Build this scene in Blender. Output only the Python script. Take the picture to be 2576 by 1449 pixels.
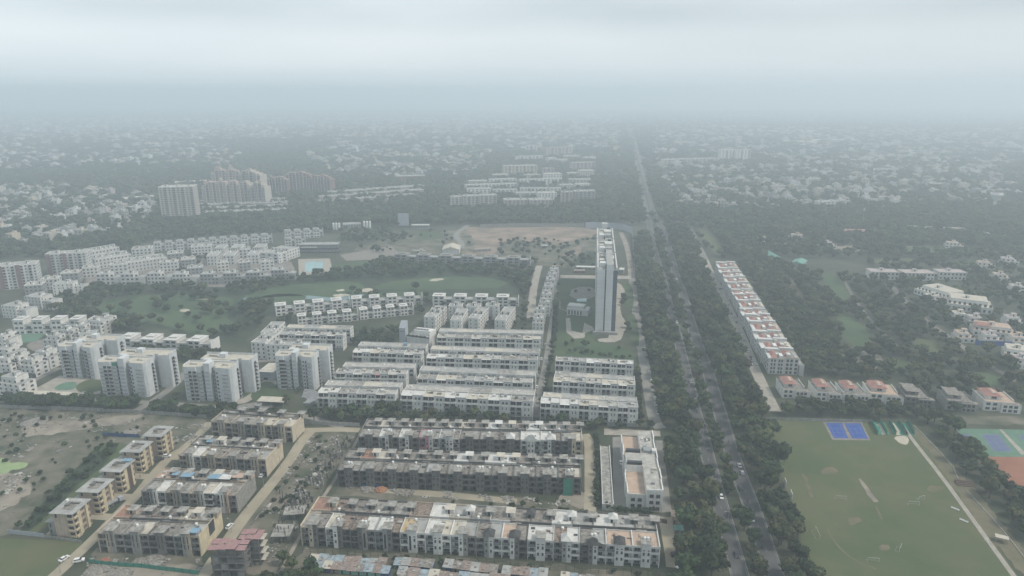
import bpy, bmesh, math, random
from mathutils import Vector, Matrix

for o in list(bpy.data.objects):
    bpy.data.objects.remove(o, do_unlink=True)
scene = bpy.context.scene
COL = scene.collection

# ------------------------------------------------------------------ camera
CAM_H = 190.0                 # metres above the ground
FPX = 1717.0                  # focal length in pixels of a 2576 px wide picture
PITCH = math.atan((724.5 - 235.0) / FPX)
cam_d = bpy.data.cameras.new('camera')
cam_d.sensor_width = 36.0
cam_d.lens = 36.0 * FPX / 2576.0
cam_d.clip_start = 1.0
cam_d.clip_end = 40000.0
cam = bpy.data.objects.new('camera', cam_d)
COL.objects.link(cam)
cam.location = (0, 0, CAM_H)
cam.rotation_euler = (math.pi / 2 - PITCH, 0, 0)
scene.camera = cam

# ------------------------------------------------------------------ sky and sun
SUN_EL, SUN_AZ = math.radians(52), math.radians(100)   # azimuth measured clockwise from the view direction
world = bpy.data.worlds.new('World')
scene.world = world
world.use_nodes = True
wn, wl = world.node_tree.nodes, world.node_tree.links
wn.clear()
def wnode(t, **kw):
    n = wn.new(t)
    for k, v in kw.items():
        setattr(n, k, v)
    return n
w_out = wnode('ShaderNodeOutputWorld')
w_bg = wnode('ShaderNodeBackground')
w_bg.inputs['Strength'].default_value = 0.1
sky = wnode('ShaderNodeTexSky', sky_type='NISHITA', sun_disc=False)
sky.sun_elevation = SUN_EL
sky.sun_rotation = SUN_AZ
sky.air_density = 1.0
sky.dust_density = 4.0
sky.ozone_density = 1.0
tc = wnode('ShaderNodeTexCoord')
sep = wnode('ShaderNodeSeparateXYZ')
wl.new(tc.outputs['Generated'], sep.inputs[0])
# overcast deck: soft wide noise, bands stretched along the horizon
mp = wnode('ShaderNodeMapping')
mp.inputs['Scale'].default_value = (1.4, 1.4, 6.0)
mp.inputs['Location'].default_value = (2.3, 0.4, 0.0)
wl.new(tc.outputs['Generated'], mp.inputs['Vector'])
nz = wnode('ShaderNodeTexNoise')
nz.inputs['Scale'].default_value = 1.7
nz.inputs['Detail'].default_value = 3.0
nz.inputs['Roughness'].default_value = 0.45
wl.new(mp.outputs[0], nz.inputs['Vector'])
# height of the deck's lower edge wobbles a little with the noise
madd = wnode('ShaderNodeMath', operation='MULTIPLY_ADD')
madd.inputs[1].default_value = 0.03
wl.new(nz.outputs['Fac'], madd.inputs[0])
wl.new(sep.outputs['Z'], madd.inputs[2])
edge = wnode('ShaderNodeMapRange', interpolation_type='SMOOTHSTEP')
edge.inputs['From Min'].default_value = 0.080
edge.inputs['From Max'].default_value = 0.118
wl.new(madd.outputs[0], edge.inputs['Value'])
ccol = wnode('ShaderNodeValToRGB')      # colour of the cloud deck itself
ccol.color_ramp.elements[0].position = 0.30
ccol.color_ramp.elements[0].color = (3.05, 3.5, 3.72, 1)
ccol.color_ramp.elements[1].position = 0.72
ccol.color_ramp.elements[1].color = (4.15, 4.55, 4.75, 1)
wl.new(nz.outputs['Fac'], ccol.inputs[0])
bcol = wnode('ShaderNodeValToRGB')      # bright haze under the deck
bcol.color_ramp.elements[0].position = 0.30
bcol.color_ramp.elements[0].color = (3.9, 4.35, 4.55, 1)
bcol.color_ramp.elements[1].position = 0.70
bcol.color_ramp.elements[1].color = (4.65, 4.95, 5.08, 1)
wl.new(nz.outputs['Fac'], bcol.inputs[0])
mixc = wnode('ShaderNodeMixRGB')
wl.new(edge.outputs[0], mixc.inputs[0])
wl.new(bcol.outputs[0], mixc.inputs[1])
wl.new(ccol.outputs[0], mixc.inputs[2])
hgrad = wnode('ShaderNodeMapRange', interpolation_type='SMOOTHSTEP')   # the air thickens to a duller tone at the horizon
hgrad.inputs['From Min'].default_value = 0.0
hgrad.inputs['From Max'].default_value = 0.045
wl.new(sep.outputs['Z'], hgrad.inputs['Value'])
mixh = wnode('ShaderNodeMixRGB')
wl.new(hgrad.outputs[0], mixh.inputs[0])
mixh.inputs[1].default_value = (3.6, 4.15, 4.4, 1)
wl.new(mixc.outputs[0], mixh.inputs[2])
mixs = wnode('ShaderNodeMixRGB')        # thin overcast in front of the clear sky
mixs.inputs[0].default_value = 0.92
wl.new(sky.outputs[0], mixs.inputs[1])
wl.new(mixh.outputs[0], mixs.inputs[2])
xgr = wnode('ShaderNodeMapRange')         # the cloud is thinner towards the left
xgr.inputs['From Min'].default_value, xgr.inputs['From Max'].default_value = -0.6, 0.6
xgr.inputs['To Min'].default_value, xgr.inputs['To Max'].default_value = 1.10, 0.93
wl.new(sep.outputs['X'], xgr.inputs['Value'])
xmul = wnode('ShaderNodeVectorMath', operation='SCALE')
wl.new(mixs.outputs[0], xmul.inputs[0])
wl.new(xgr.outputs[0], xmul.inputs['Scale'])
wl.new(xmul.outputs[0], w_bg.inputs['Color'])
wl.new(w_bg.outputs[0], w_out.inputs['Surface'])

sun_d = bpy.data.lights.new('sun', 'SUN')
sun_d.energy = 1.5
sun_d.angle = math.radians(14)
sun_d.color = (1.0, 0.93, 0.83)
sun = bpy.data.objects.new('sun', sun_d)
COL.objects.link(sun)
to_sun = Vector((math.sin(SUN_AZ) * math.cos(SUN_EL), math.cos(SUN_AZ) * math.cos(SUN_EL), math.sin(SUN_EL)))
sun.location = to_sun * 3000
sun.rotation_euler = to_sun.to_track_quat('Z', 'Y').to_euler()

vs = scene.view_settings
vs.view_transform = 'Standard'
vs.look = 'None'
vs.exposure = 0.96
vs.gamma = 1.0
vs.use_curve_mapping = False
scene.render.engine = 'CYCLES'
cy = scene.cycles
cy.max_bounces = 12
cy.diffuse_bounces = 2
cy.glossy_bounces = 2
cy.transparent_max_bounces = 6
cy.volume_bounces = 10
cy.use_denoising = True
cy.caustics_reflective = False
cy.caustics_refractive = False

# ------------------------------------------------------------------ helpers
R = random.Random(7)
SP, CP = math.sin(PITCH), math.cos(PITCH)
def G(x, y, z=0.0):
    """where the sight line through pixel (x, y) of the 2576 px wide photograph meets height z"""
    cx, cyy = (x - 1288.0) / FPX, (y - 724.5) / FPX
    d = (cx, CP - cyy * SP, -SP - cyy * CP)
    t = (z - CAM_H) / d[2]
    return Vector((d[0] * t, d[1] * t, z))

def project(p):
    v = Vector(p) - Vector((0, 0, CAM_H))
    zc = v.y * CP - v.z * SP
    if zc < 1: return None
    return 1288 + FPX * v.x / zc, 724.5 - FPX * (v.y * SP + v.z * CP) / zc

MATS = {}
def mat(name, c, rough=0.9, c2=None, scale=0.3, stain=0.0, metal=0.0, detail=4.0, bump=0.0, spec=0.2, rnd=0.0, coords='Object'):
    """procedural material: two colours mixed by noise, optional dirt streaks, per-object tint"""
    if name in MATS: return MATS[name]
    m = bpy.data.materials.new(name); m.use_nodes = True
    nt = m.node_tree; n, l = nt.nodes, nt.links
    b = n['Principled BSDF']
    b.inputs['Roughness'].default_value = rough
    b.inputs['Metallic'].default_value = metal
    b.inputs['Specular IOR Level'].default_value = spec
    if c2 is None: c2 = tuple(x * 0.72 for x in c)
    geo = n.new('ShaderNodeNewGeometry') if coords == 'World' else n.new('ShaderNodeTexCoord')
    src = geo.outputs['Position'] if coords == 'World' else geo.outputs['Object']
    nz = n.new('ShaderNodeTexNoise')
    nz.inputs['Scale'].default_value = scale
    nz.inputs['Detail'].default_value = detail
    nz.inputs['Roughness'].default_value = 0.62
    oi = n.new('ShaderNodeObjectInfo')
    off = n.new('ShaderNodeVectorMath'); off.operation = 'ADD'
    mulv = n.new('ShaderNodeVectorMath'); mulv.operation = 'SCALE'
    mulv.inputs['Scale'].default_value = 0.0 if coords == 'World' else 90.0
    comb = n.new('ShaderNodeCombineXYZ')
    for i in range(3): l.new(oi.outputs['Random'], comb.inputs[i])
    l.new(comb.outputs[0], mulv.inputs[0]); l.new(src, off.inputs[0]); l.new(mulv.outputs[0], off.inputs[1])
    l.new(off.outputs[0], nz.inputs['Vector'])
    rmp = n.new('ShaderNodeValToRGB')
    rmp.color_ramp.elements[0].position, rmp.color_ramp.elements[1].position = 0.36, 0.66
    rmp.color_ramp.elements[0].color = (*c2, 1); rmp.color_ramp.elements[1].color = (*c, 1)
    l.new(nz.outputs['Fac'], rmp.inputs[0])
    cur = rmp.outputs[0]
    if stain > 0:
        mp = n.new('ShaderNodeMapping'); mp.inputs['Scale'].default_value = (1.6, 1.6, 0.14)
        l.new(off.outputs[0], mp.inputs['Vector'])
        n2 = n.new('ShaderNodeTexNoise'); n2.inputs['Scale'].default_value = 0.8; n2.inputs['Detail'].default_value = 5
        l.new(mp.outputs[0], n2.inputs['Vector'])
        r2 = n.new('ShaderNodeMapRange'); r2.inputs['From Min'].default_value = 0.48; r2.inputs['From Max'].default_value = 0.72
        r2.inputs['To Max'].default_value = stain
        l.new(n2.outputs['Fac'], r2.inputs['Value'])
        mx = n.new('ShaderNodeMixRGB'); l.new(r2.outputs[0], mx.inputs[0]); l.new(cur, mx.inputs[1])
        mx.inputs[2].default_value = (0.10, 0.095, 0.085, 1)
        cur = mx.outputs[0]
    if rnd > 0:
        hs = n.new('ShaderNodeHueSaturation')
        mr = n.new('ShaderNodeMapRange'); mr.inputs['To Min'].default_value = 1 - rnd; mr.inputs['To Max'].default_value = 1 + rnd
        l.new(oi.outputs['Random'], mr.inputs['Value']); l.new(mr.outputs[0], hs.inputs['Value'])
        mh = n.new('ShaderNodeMapRange'); mh.inputs['To Min'].default_value = 0.5 - rnd * 0.06; mh.inputs['To Max'].default_value = 0.5 + rnd * 0.06
        l.new(oi.outputs['Random'], mh.inputs['Value']); l.new(mh.outputs[0], hs.inputs['Hue'])
        l.new(cur, hs.inputs['Color']); cur = hs.outputs[0]
    l.new(cur, b.inputs['Base Color'])
    if bump > 0:
        bp = n.new('ShaderNodeBump'); bp.inputs['Strength'].default_value = bump; bp.inputs['Distance'].default_value = 0.4
        l.new(nz.outputs['Fac'], bp.inputs['Height']); l.new(bp.outputs[0], b.inputs['Normal'])
    MATS[name] = m
    return m

# wall paints and renders
mat('white_paint', (0.68, 0.67, 0.635), c2=(0.55, 0.545, 0.52), stain=0.26, rnd=0.09)
mat('cool_white', (0.56, 0.56, 0.545), c2=(0.48, 0.48, 0.47), stain=0.2, rnd=0.08)
mat('tower_white', (0.56, 0.575, 0.58), c2=(0.48, 0.50, 0.51), stain=0.2)
mat('grey_paint', (0.30, 0.305, 0.31), c2=(0.24, 0.25, 0.255), stain=0.2)
mat('raw_concrete', (0.175, 0.17, 0.16), c2=(0.105, 0.103, 0.10), stain=0.5, scale=0.5)
mat('pale_concrete', (0.30, 0.295, 0.275), c2=(0.20, 0.195, 0.18), stain=0.35, scale=0.45)
mat('cream_paint', (0.54, 0.47, 0.365), c2=(0.43, 0.375, 0.29), stain=0.3)
mat('beige_paint', (0.43, 0.375, 0.30), c2=(0.30, 0.26, 0.21), stain=0.34)
mat('peach_paint', (0.48, 0.385, 0.30), c2=(0.39, 0.31, 0.25), stain=0.3)
mat('yellow_paint', (0.58, 0.50, 0.345), c2=(0.47, 0.405, 0.285), stain=0.3)
mat('pink_paint', (0.50, 0.25, 0.28), c2=(0.42, 0.21, 0.235), stain=0.15)
mat('dark_paint', (0.055, 0.058, 0.062), c2=(0.035, 0.037, 0.04))
mat('brown_paint', (0.12, 0.085, 0.07), c2=(0.09, 0.065, 0.055))
mat('maroon_paint', (0.215, 0.14, 0.135), c2=(0.165, 0.105, 0.10), stain=0.25)
mat('salmon_paint', (0.43, 0.365, 0.35), c2=(0.36, 0.305, 0.295), stain=0.25)
mat('ochre_paint', (0.46, 0.43, 0.38), c2=(0.38, 0.355, 0.315), stain=0.25)
mat('brick_wall', (0.26, 0.13, 0.10), c2=(0.19, 0.10, 0.08), stain=0.3)
# roofs
mat('roof_concrete', (0.36, 0.345, 0.315), c2=(0.15, 0.145, 0.135), scale=0.5, detail=9)
mat('roof_dirty', (0.30, 0.275, 0.245), c2=(0.11, 0.10, 0.092), scale=0.6, detail=10)
mat('roof_rubble', (0.32, 0.25, 0.205), c2=(0.10, 0.08, 0.07), scale=0.9, detail=9, bump=0.4)
mat('roof_pale', (0.44, 0.425, 0.39), c2=(0.27, 0.26, 0.24), scale=0.35, detail=7)
mat('roof_white', (0.58, 0.575, 0.55), c2=(0.44, 0.43, 0.41), scale=0.35)
mat('roof_cream', (0.50, 0.46, 0.385), c2=(0.38, 0.35, 0.30), scale=0.35)
mat('roof_peach', (0.46, 0.345, 0.265), c2=(0.35, 0.265, 0.21), scale=0.35)
mat('roof_ochre', (0.46, 0.35, 0.20), c2=(0.36, 0.28, 0.18), scale=0.35)
mat('roof_grey', (0.36, 0.36, 0.345), c2=(0.24, 0.24, 0.23), scale=0.3, detail=6)
mat('roof_brick', (0.34, 0.19, 0.14), c2=(0.22, 0.14, 0.11), scale=0.5)
mat('red_tile', (0.37, 0.195, 0.165), c2=(0.26, 0.135, 0.115), scale=0.5, stain=0.2)
mat('slate_tile', (0.085, 0.085, 0.085), c2=(0.055, 0.055, 0.056), scale=0.5)
mat('blue_sheet', (0.21, 0.33, 0.42), c2=(0.15, 0.25, 0.33), rough=0.6, scale=0.5)
mat('pale_blue_sheet', (0.30, 0.37, 0.41), c2=(0.18, 0.21, 0.23), rough=0.6, scale=0.7)
mat('green_sheet', (0.15, 0.32, 0.27), c2=(0.11, 0.25, 0.21), rough=0.6)
mat('rust_sheet', (0.30, 0.235, 0.20), c2=(0.16, 0.13, 0.12), rough=0.8, scale=0.8, detail=8)
mat('tarp_blue', (0.035, 0.085, 0.20), c2=(0.025, 0.06, 0.15))
mat('net_green', (0.05, 0.235, 0.165), c2=(0.04, 0.17, 0.13), scale=1.0)
mat('formwork_red', (0.34, 0.205, 0.20), c2=(0.25, 0.15, 0.15), scale=0.6)
mat('steel_dark', (0.07, 0.065, 0.065), c2=(0.05, 0.045, 0.045), rough=0.6)
# openings
mat('glass_dark', (0.030, 0.034, 0.040), c2=(0.018, 0.02, 0.024), rough=0.25, spec=0.5, scale=0.8)
mat('glass_blue', (0.085, 0.11, 0.14), c2=(0.055, 0.075, 0.10), rough=0.2, spec=0.5, scale=0.4)
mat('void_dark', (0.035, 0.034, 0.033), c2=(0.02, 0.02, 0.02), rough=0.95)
mat('rail_grey', (0.16, 0.165, 0.17), c2=(0.12, 0.125, 0.13), rough=0.5)
mat('screen_grey', (0.36, 0.39, 0.42), c2=(0.31, 0.335, 0.365), scale=0.6, stain=0.1)
mat('clad_panel', (0.60, 0.61, 0.61), c2=(0.52, 0.53, 0.535), rough=0.5, scale=0.09, spec=0.4)
mat('tank_white', (0.72, 0.72, 0.70), c2=(0.62, 0.62, 0.60))
mat('tank_yellow', (0.55, 0.42, 0.12), c2=(0.45, 0.34, 0.10))

def M(*names): return [MATS[n] if isinstance(n, str) else n for n in names]

class MB:
    """collects boxes and other solids, each with a material slot, into ONE mesh"""
    def __init__(self): self.v, self.f, self.m = [], [], []
    def _add(self, vs, fs, mi):
        b = len(self.v); self.v += vs
        for f in fs: self.f.append(tuple(b + i for i in f)); self.m.append(mi)
    def box(self, x0, y0, z0, x1, y1, z1, mi=0, top=None):
        if x0 > x1: x0, x1 = x1, x0
        vs = [(x0, y0, z0), (x1, y0, z0), (x1, y1, z0), (x0, y1, z0), (x0, y0, z1), (x1, y0, z1), (x1, y1, z1), (x0, y1, z1)]
        self._add(vs, [(0, 3, 2, 1), (0, 1, 5, 4), (1, 2, 6, 5), (2, 3, 7, 6), (3, 0, 4, 7)], mi)
        self._add([vs[4], vs[5], vs[6], vs[7]], [(0, 1, 2, 3)], mi if top is None else top)
        return self
    def poly(self, pts, z0, z1, mi=0, top=None):
        n = len(pts)
        if sum(pts[i][0] * pts[(i + 1) % n][1] - pts[(i + 1) % n][0] * pts[i][1] for i in range(n)) < 0: pts = pts[::-1]
        lo = [(p[0], p[1], z0) for p in pts]; hi = [(p[0], p[1], z1) for p in pts]
        self._add(lo + hi, [(i, (i + 1) % n, n + (i + 1) % n, n + i) for i in range(n)] + [tuple(range(n - 1, -1, -1))], mi)
        self._add(hi, [tuple(range(n))], mi if top is None else top)
        return self
    def pyramid(self, x0, y0, x1, y1, z0, z1, mi=0, rx=0.0, ry=0.0):
        """hipped roof; rx, ry = half lengths of the ridge"""
        cx, c_y = (x0 + x1) / 2, (y0 + y1) / 2
        vs = [(x0, y0, z0), (x1, y0, z0), (x1, y1, z0), (x0, y1, z0), (cx - rx, c_y - ry, z1), (cx + rx, c_y - ry, z1), (cx + rx, c_y + ry, z1), (cx - rx, c_y + ry, z1)]
        self._add(vs, [(0, 3, 2, 1), (0, 1, 5, 4), (1, 2, 6, 5), (2, 3, 7, 6), (3, 0, 4, 7), (4, 5, 6, 7)], mi)
        return self
    def cyl(self, cx, c_y, z0, z1, r0, r1=None, mi=0, n=10):
        r1 = r0 if r1 is None else r1
        lo = [(cx + r0 * math.cos(2 * math.pi * i / n), c_y + r0 * math.sin(2 * math.pi * i / n), z0) for i in range(n)]
        hi = [(cx + r1 * math.cos(2 * math.pi * i / n), c_y + r1 * math.sin(2 * math.pi * i / n), z1) for i in range(n)]
        self._add(lo + hi, [(i, (i + 1) % n, n + (i + 1) % n, n + i) for i in range(n)] + [tuple(range(n - 1, -1, -1)), tuple(range(n, 2 * n))], mi)
        return self
    def dome(self, cx, c_y, z0, r, mi=0, n=10, h=None):
        h = h or r
        rings = 4
        for k in range(rings):
            a0, a1 = k / rings * math.pi / 2, (k + 1) / rings * math.pi / 2
            self.cyl(cx, c_y, z0 + h * math.sin(a0), z0 + h * math.sin(a1), r * math.cos(a0), max(0.02, r * math.cos(a1)), mi, n)
        return self
    def xz(self, pts, y0, y1, mi=0):
        """an outline in the facade plane, extruded in depth"""
        n = len(pts)
        fr = [(p[0], y0, p[1]) for p in pts]; bk = [(p[0], y1, p[1]) for p in pts]
        self._add(fr + bk, [((i + 1) % n, i, n + i, n + (i + 1) % n) for i in range(n)] + [tuple(range(n)), tuple(range(2 * n - 1, n - 1, -1))], mi)
        return self
    def mesh(self, name, mats):
        me = bpy.data.meshes.new(name)
        me.from_pydata(self.v, [], self.f)
        for m in M(*mats): me.materials.append(m)
        me.polygons.foreach_set('material_index', self.m)
        me.update()
        return me
    def build(self, name, mats, parent=None, loc=(0, 0, 0), rz=0.0):
        return link(name, self.mesh(name, mats), parent, loc, rz)

def link(name, data, parent=None, loc=(0, 0, 0), rz=0.0, scale=None):
    o = bpy.data.objects.new(name, data)
    COL.objects.link(o)
    o.location = loc
    if rz: o.rotation_euler = (0, 0, rz)
    if scale: o.scale = scale
    if parent is not None: o.parent = parent
    return o

def tag(o, label=None, cat=None, group=None, kind=None):
    if label: o['label'] = label
    if cat: o['category'] = cat
    if group: o['group'] = group
    if kind: o['kind'] = kind
    return o

def thing(name, label, cat, loc=(0, 0, 0), rz=0.0, group=None):
    return tag(link(name, None, None, loc, rz), label, cat, group)

def copy_tree(o, parent=None):
    c = o.copy(); COL.objects.link(c); c.parent = parent
    for ch in o.children: copy_tree(ch, c)
    return c

CACHE = {}
def shared(key, fn):
    if key not in CACHE: CACHE[key] = fn()
    return CACHE[key]

def window_mesh(kind):
    """1 x 1 m window in the plane y = 0 facing -y; origin at its lower left"""
    def mk():
        b = MB()
        fm = {'dark': 'grey_paint', 'white': 'white_paint', 'void': 'raw_concrete', 'blue': 'white_paint', 'brown': 'beige_paint'}[kind]
        gm = {'dark': 'glass_dark', 'white': 'glass_dark', 'void': 'void_dark', 'blue': 'glass_blue', 'brown': 'brown_paint'}[kind]
        b.box(0.06, -0.03, 0.05, 0.94, 0.02, 0.95, 1)
        b.box(0, -0.08, 0, 1, 0.02, 0.05); b.box(0, -0.08, 0.95, 1, 0.02, 1)
        b.box(0, -0.08, 0.05, 0.06, 0.02, 0.95); b.box(0.94, -0.08, 0.05, 1, 0.02, 0.95)
        if kind in ('white', 'dark', 'blue'): b.box(0.48, -0.06, 0.05, 0.52, 0.02, 0.95)
        return b.mesh('window', [fm, gm])
    return shared(('win', kind), mk)

def window(parent, x, y, z, w, h, kind='dark', rz=0.0, name='window'):
    return link(name, window_mesh(kind), parent, (x, y, z), rz, (w, 1, h))

def railing(parent, x, y, z, w, h=0.95, m='rail_grey', rz=0.0, t=0.1):
    me = shared(('rail', m), lambda: MB().box(0, 0, 0, 1, 1, 1).mesh('railing', [m]))
    return link('railing', me, parent, (x, y, z), rz, (w, t, h))

def balcony_mesh(sm, rm):
    """projecting balcony 1 m wide: slab, front and side parapets, dark opening behind"""
    def mk():
        b = MB()
        b.box(0, -1.1, 0, 1, 0.02, 0.16, 0)
        b.box(0, -1.1, 0.16, 1, -1.0, 1.0, 1)
        b.box(0, -1.0, 0.16, 0.03, 0, 1.0, 1); b.box(0.97, -1.0, 0.16, 1, 0, 1.0, 1)
        b.box(0.06, -0.05, 0.17, 0.94, 0.02, 2.25, 2)
        return b.mesh('balcony', [sm, rm, 'glass_dark'])
    return shared(('balc', sm, rm), mk)

def balcony(parent, x, y, z, w, sm='white_paint', rm='rail_grey', rz=0.0, hs=1.0):
    return link('balcony', balcony_mesh(sm, rm), parent, (x, y, z), rz, (w, 1, hs))

def tank_mesh(m='tank_white'):
    return shared(('tank', m), lambda: MB().cyl(0, 0, 0, 1.0, 0.62, 0.62, 0, 10).cyl(0, 0, 1.0, 1.25, 0.62, 0.25, 0, 10).cyl(0, 0, 1.25, 1.34, 0.2, 0.2, 0, 8).mesh('water_tank', [m]))
def water_tank(parent, x, y, z, s=1.0, m='tank_white'):
    return link('water_tank', tank_mesh(m), parent, (x, y, z), 0, (s, s, s))

def stair_room_mesh(wm, rm, w=3.2, d=3.4, h=2.3, over=0.55):
    def mk():
        b = MB()
        b.box(0, 0, 0, w, d, h, 0)
        b.box(-over, -over, h, w + over, d + over, h + 0.2, 1)
        b.box(0.5, -0.04, 0, 1.4, 0.02, 1.95, 2)
        return b.mesh('stair_room', [wm, rm, 'void_dark'])
    return shared(('sr', wm, rm, w, d, h, over), mk)
def stair_room(parent, x, y, z, wm='raw_concrete', rm='roof_concrete', **k):
    return link('stair_room', stair_room_mesh(wm, rm, **k), parent, (x, y, z))

from mathutils import noise as mnoise
RAGGED = {'waste_ground': 3.5, 'pale_earth': 3.5, 'red_earth': 17.0, 'worn_grass': 2.2, 'dark_scrub': 3.0, 'fairway': 3.5, 'sand': 1.2, 'algae': 1.5}
EXCL = []           # footprints where no tree may stand
def excl(pts): 
    xs = [p[0] for p in pts]; ys = [p[1] for p in pts]
    EXCL.append((min(xs), max(xs), min(ys), max(ys), [(p[0], p[1]) for p in pts]))
def inside(x, y, pts):
    r, j = False, len(pts) - 1
    for i in range(len(pts)):
        if (pts[i][1] > y) != (pts[j][1] > y) and x < (pts[j][0] - pts[i][0]) * (y - pts[i][1]) / (pts[j][1] - pts[i][1]) + pts[i][0]: r = not r
        j = i
    return r
def blocked(x, y):
    for a, b, c, d, pts in EXCL:
        if a <= x <= b and c <= y <= d and inside(x, y, pts): return True
    return False
def excl_frame(loc, rz, x0, y0, x1, y1):
    c, s = math.cos(rz), math.sin(rz)
    excl([(loc[0] + c * x - s * y, loc[1] + s * x + c * y) for x, y in ((x0, y0), (x1, y0), (x1, y1), (x0, y1))])

def front_line(a, b, z=0.0):
    """front-left and front-right pixels (at height z) -> base point, angle, length"""
    p, q = G(*a, z), G(*b, z)
    d = q - p
    return Vector((p.x, p.y, 0)), math.atan2(d.y, d.x), math.hypot(d.x, d.y)

def smooth(pts, it=2, closed=True):
    for _ in range(it):
        out, n = [], len(pts)
        rng = range(n) if closed else range(n - 1)
        if not closed: out.append(pts[0])
        for i in rng:
            p, q = pts[i], pts[(i + 1) % n]
            out.append((p[0] * .75 + q[0] * .25, p[1] * .75 + q[1] * .25)); out.append((p[0] * .25 + q[0] * .75, p[1] * .25 + q[1] * .75))
        if not closed: out.append(pts[-1])
        pts = out
    return pts

from mathutils.geometry import tessellate_polygon
def sheet(name, pts, z, m, kind='structure', parent=None, thick=0.0, label=None):
    """flat patch of ground from world points"""
    tri = tessellate_polygon([[Vector((p[0], p[1], 0)) for p in pts]])
    n = len(pts); fs = []
    for t in tri:
        a, b, c = [pts[i] for i in t]
        fs.append(t if (b[0] - a[0]) * (c[1] - a[1]) - (b[1] - a[1]) * (c[0] - a[0]) > 0 else t[::-1])
    me = bpy.data.meshes.new(name)
    vs = [(p[0], p[1], z) for p in pts]
    if thick:
        vs += [(p[0], p[1], z - thick) for p in pts]
        sgn = sum(pts[i][0] * pts[(i + 1) % n][1] - pts[(i + 1) % n][0] * pts[i][1] for i in range(n))
        for i in range(n):
            j = (i + 1) % n
            fs.append((i, n + i, n + j, j) if sgn > 0 else (i, j, n + j, n + i))
    me.from_pydata(vs, [], fs); me.materials.append(MATS[m]); me.update()
    o = link(name, me, parent)
    if parent is None: tag(o, label, None, None, kind)
    return o
def ragged(pts, amp, step):
    out, n = [], len(pts)
    for i in range(n):
        a, b = pts[i], pts[(i + 1) % n]; m = max(1, int(math.hypot(b[0] - a[0], b[1] - a[1]) / step))
        for k in range(m):
            x, y = a[0] + (b[0] - a[0]) * k / m, a[1] + (b[1] - a[1]) * k / m
            v = mnoise.noise_vector(Vector((x / (step * 3), y / (step * 3), 0.5))) + mnoise.noise_vector(Vector((x / step, y / step, 4.5))) * .5
            out.append((x + v.x * amp, y + v.y * amp))
    return out
def patch(name, px, z, m, it=0, ex=False, rough=None, **k):
    pts = [tuple(G(*p)[:2]) for p in px]
    if it: pts = smooth(pts, it)
    if rough is None and m in RAGGED: rough = RAGGED[m]
    if rough: pts = ragged(pts, rough, max(1.5, rough * .9))
    if ex: excl(pts)
    return sheet(name, pts, z, m, **k)
def strip_pts(line, w, off=0.0):
    L, Rr = [], []
    for i, p in enumerate(line):
        a = line[max(0, i - 1)]; b = line[min(len(line) - 1, i + 1)]
        dx, dy = b[0] - a[0], b[1] - a[1]; n = math.hypot(dx, dy) or 1
        nx, ny = -dy / n, dx / n
        L.append((p[0] + nx * (off + w / 2), p[1] + ny * (off + w / 2))); Rr.append((p[0] + nx * (off - w / 2), p[1] + ny * (off - w / 2)))
    return L, Rr
def road(name, line, w, z, m, ex=1.0, parent=None, off=0.0, h=0.0):
    """strip along a world polyline; h > 0 makes a raised kerb-like bar"""
    L, Rr = strip_pts(line, w, off)
    n = len(line); vs = [(p[0], p[1], z + h) for p in L] + [(p[0], p[1], z + h) for p in Rr]
    fs = [(i, n + i, n + i + 1, i + 1) for i in range(n - 1)]
    if h:
        vs += [(p[0], p[1], z - 0.2) for p in L] + [(p[0], p[1], z - 0.2) for p in Rr]
        for i in range(n - 1):
            fs += [(i, i + 1, 2 * n + i + 1, 2 * n + i), (n + i, 3 * n + i, 3 * n + i + 1, n + i + 1)]
        fs += [(0, 2 * n, 3 * n, n), (n - 1, 2 * n - 1, 4 * n - 1, 3 * n - 1)]
    me = bpy.data.meshes.new(name); me.from_pydata(vs, [], fs); me.materials.append(MATS[m]); me.update()
    o = link(name, me, parent)
    if parent is None: tag(o, kind='structure')
    if ex:
        A, B = strip_pts(line, w + 2 * ex, off)
        for i in range(n - 1): excl([A[i], A[i + 1], B[i + 1], B[i]])
    return o
def pxline(px, it=2):
    return smooth([tuple(G(*p)[:2]) for p in px], it, closed=False)

# ------------------------------------------------------------------ ground, roads, lawns, water
mat('soil_green', (0.080, 0.084, 0.058), c2=(0.036, 0.046, 0.028), scale=0.03, detail=11, coords='World')
mat('waste_ground', (0.185, 0.165, 0.13), c2=(0.052, 0.064, 0.040), scale=0.06, detail=12, coords='World')
mat('pale_earth', (0.30, 0.265, 0.215), c2=(0.17, 0.15, 0.125), scale=0.08, detail=9, coords='World')
mat('red_earth', (0.31, 0.225, 0.18), c2=(0.13, 0.115, 0.09), scale=0.035, detail=9, coords='World')
mat('field_grass', (0.108, 0.110, 0.058), c2=(0.062, 0.088, 0.040), scale=0.026, detail=11, coords='World', bump=0.15)
mat('worn_grass', (0.160, 0.136, 0.092), c2=(0.098, 0.100, 0.058), scale=0.12, detail=8, coords='World')
mat('lawn', (0.066, 0.092, 0.044), c2=(0.044, 0.070, 0.034), scale=0.04, detail=9, coords='World')
mat('fairway', (0.070, 0.104, 0.052), c2=(0.044, 0.074, 0.036), scale=0.022, detail=9, coords='World')
mat('dark_scrub', (0.045, 0.062, 0.036), c2=(0.028, 0.042, 0.024), scale=0.08, detail=9, coords='World', bump=0.5)
mat('sand', (0.44, 0.40, 0.32), c2=(0.36, 0.33, 0.27), scale=0.4)
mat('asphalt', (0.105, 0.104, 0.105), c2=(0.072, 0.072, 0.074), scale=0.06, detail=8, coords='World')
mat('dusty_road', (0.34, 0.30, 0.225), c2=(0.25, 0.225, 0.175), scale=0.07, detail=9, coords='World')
mat('concrete_road', (0.235, 0.225, 0.205), c2=(0.175, 0.17, 0.155), scale=0.1, detail=7, coords='World')
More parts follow.
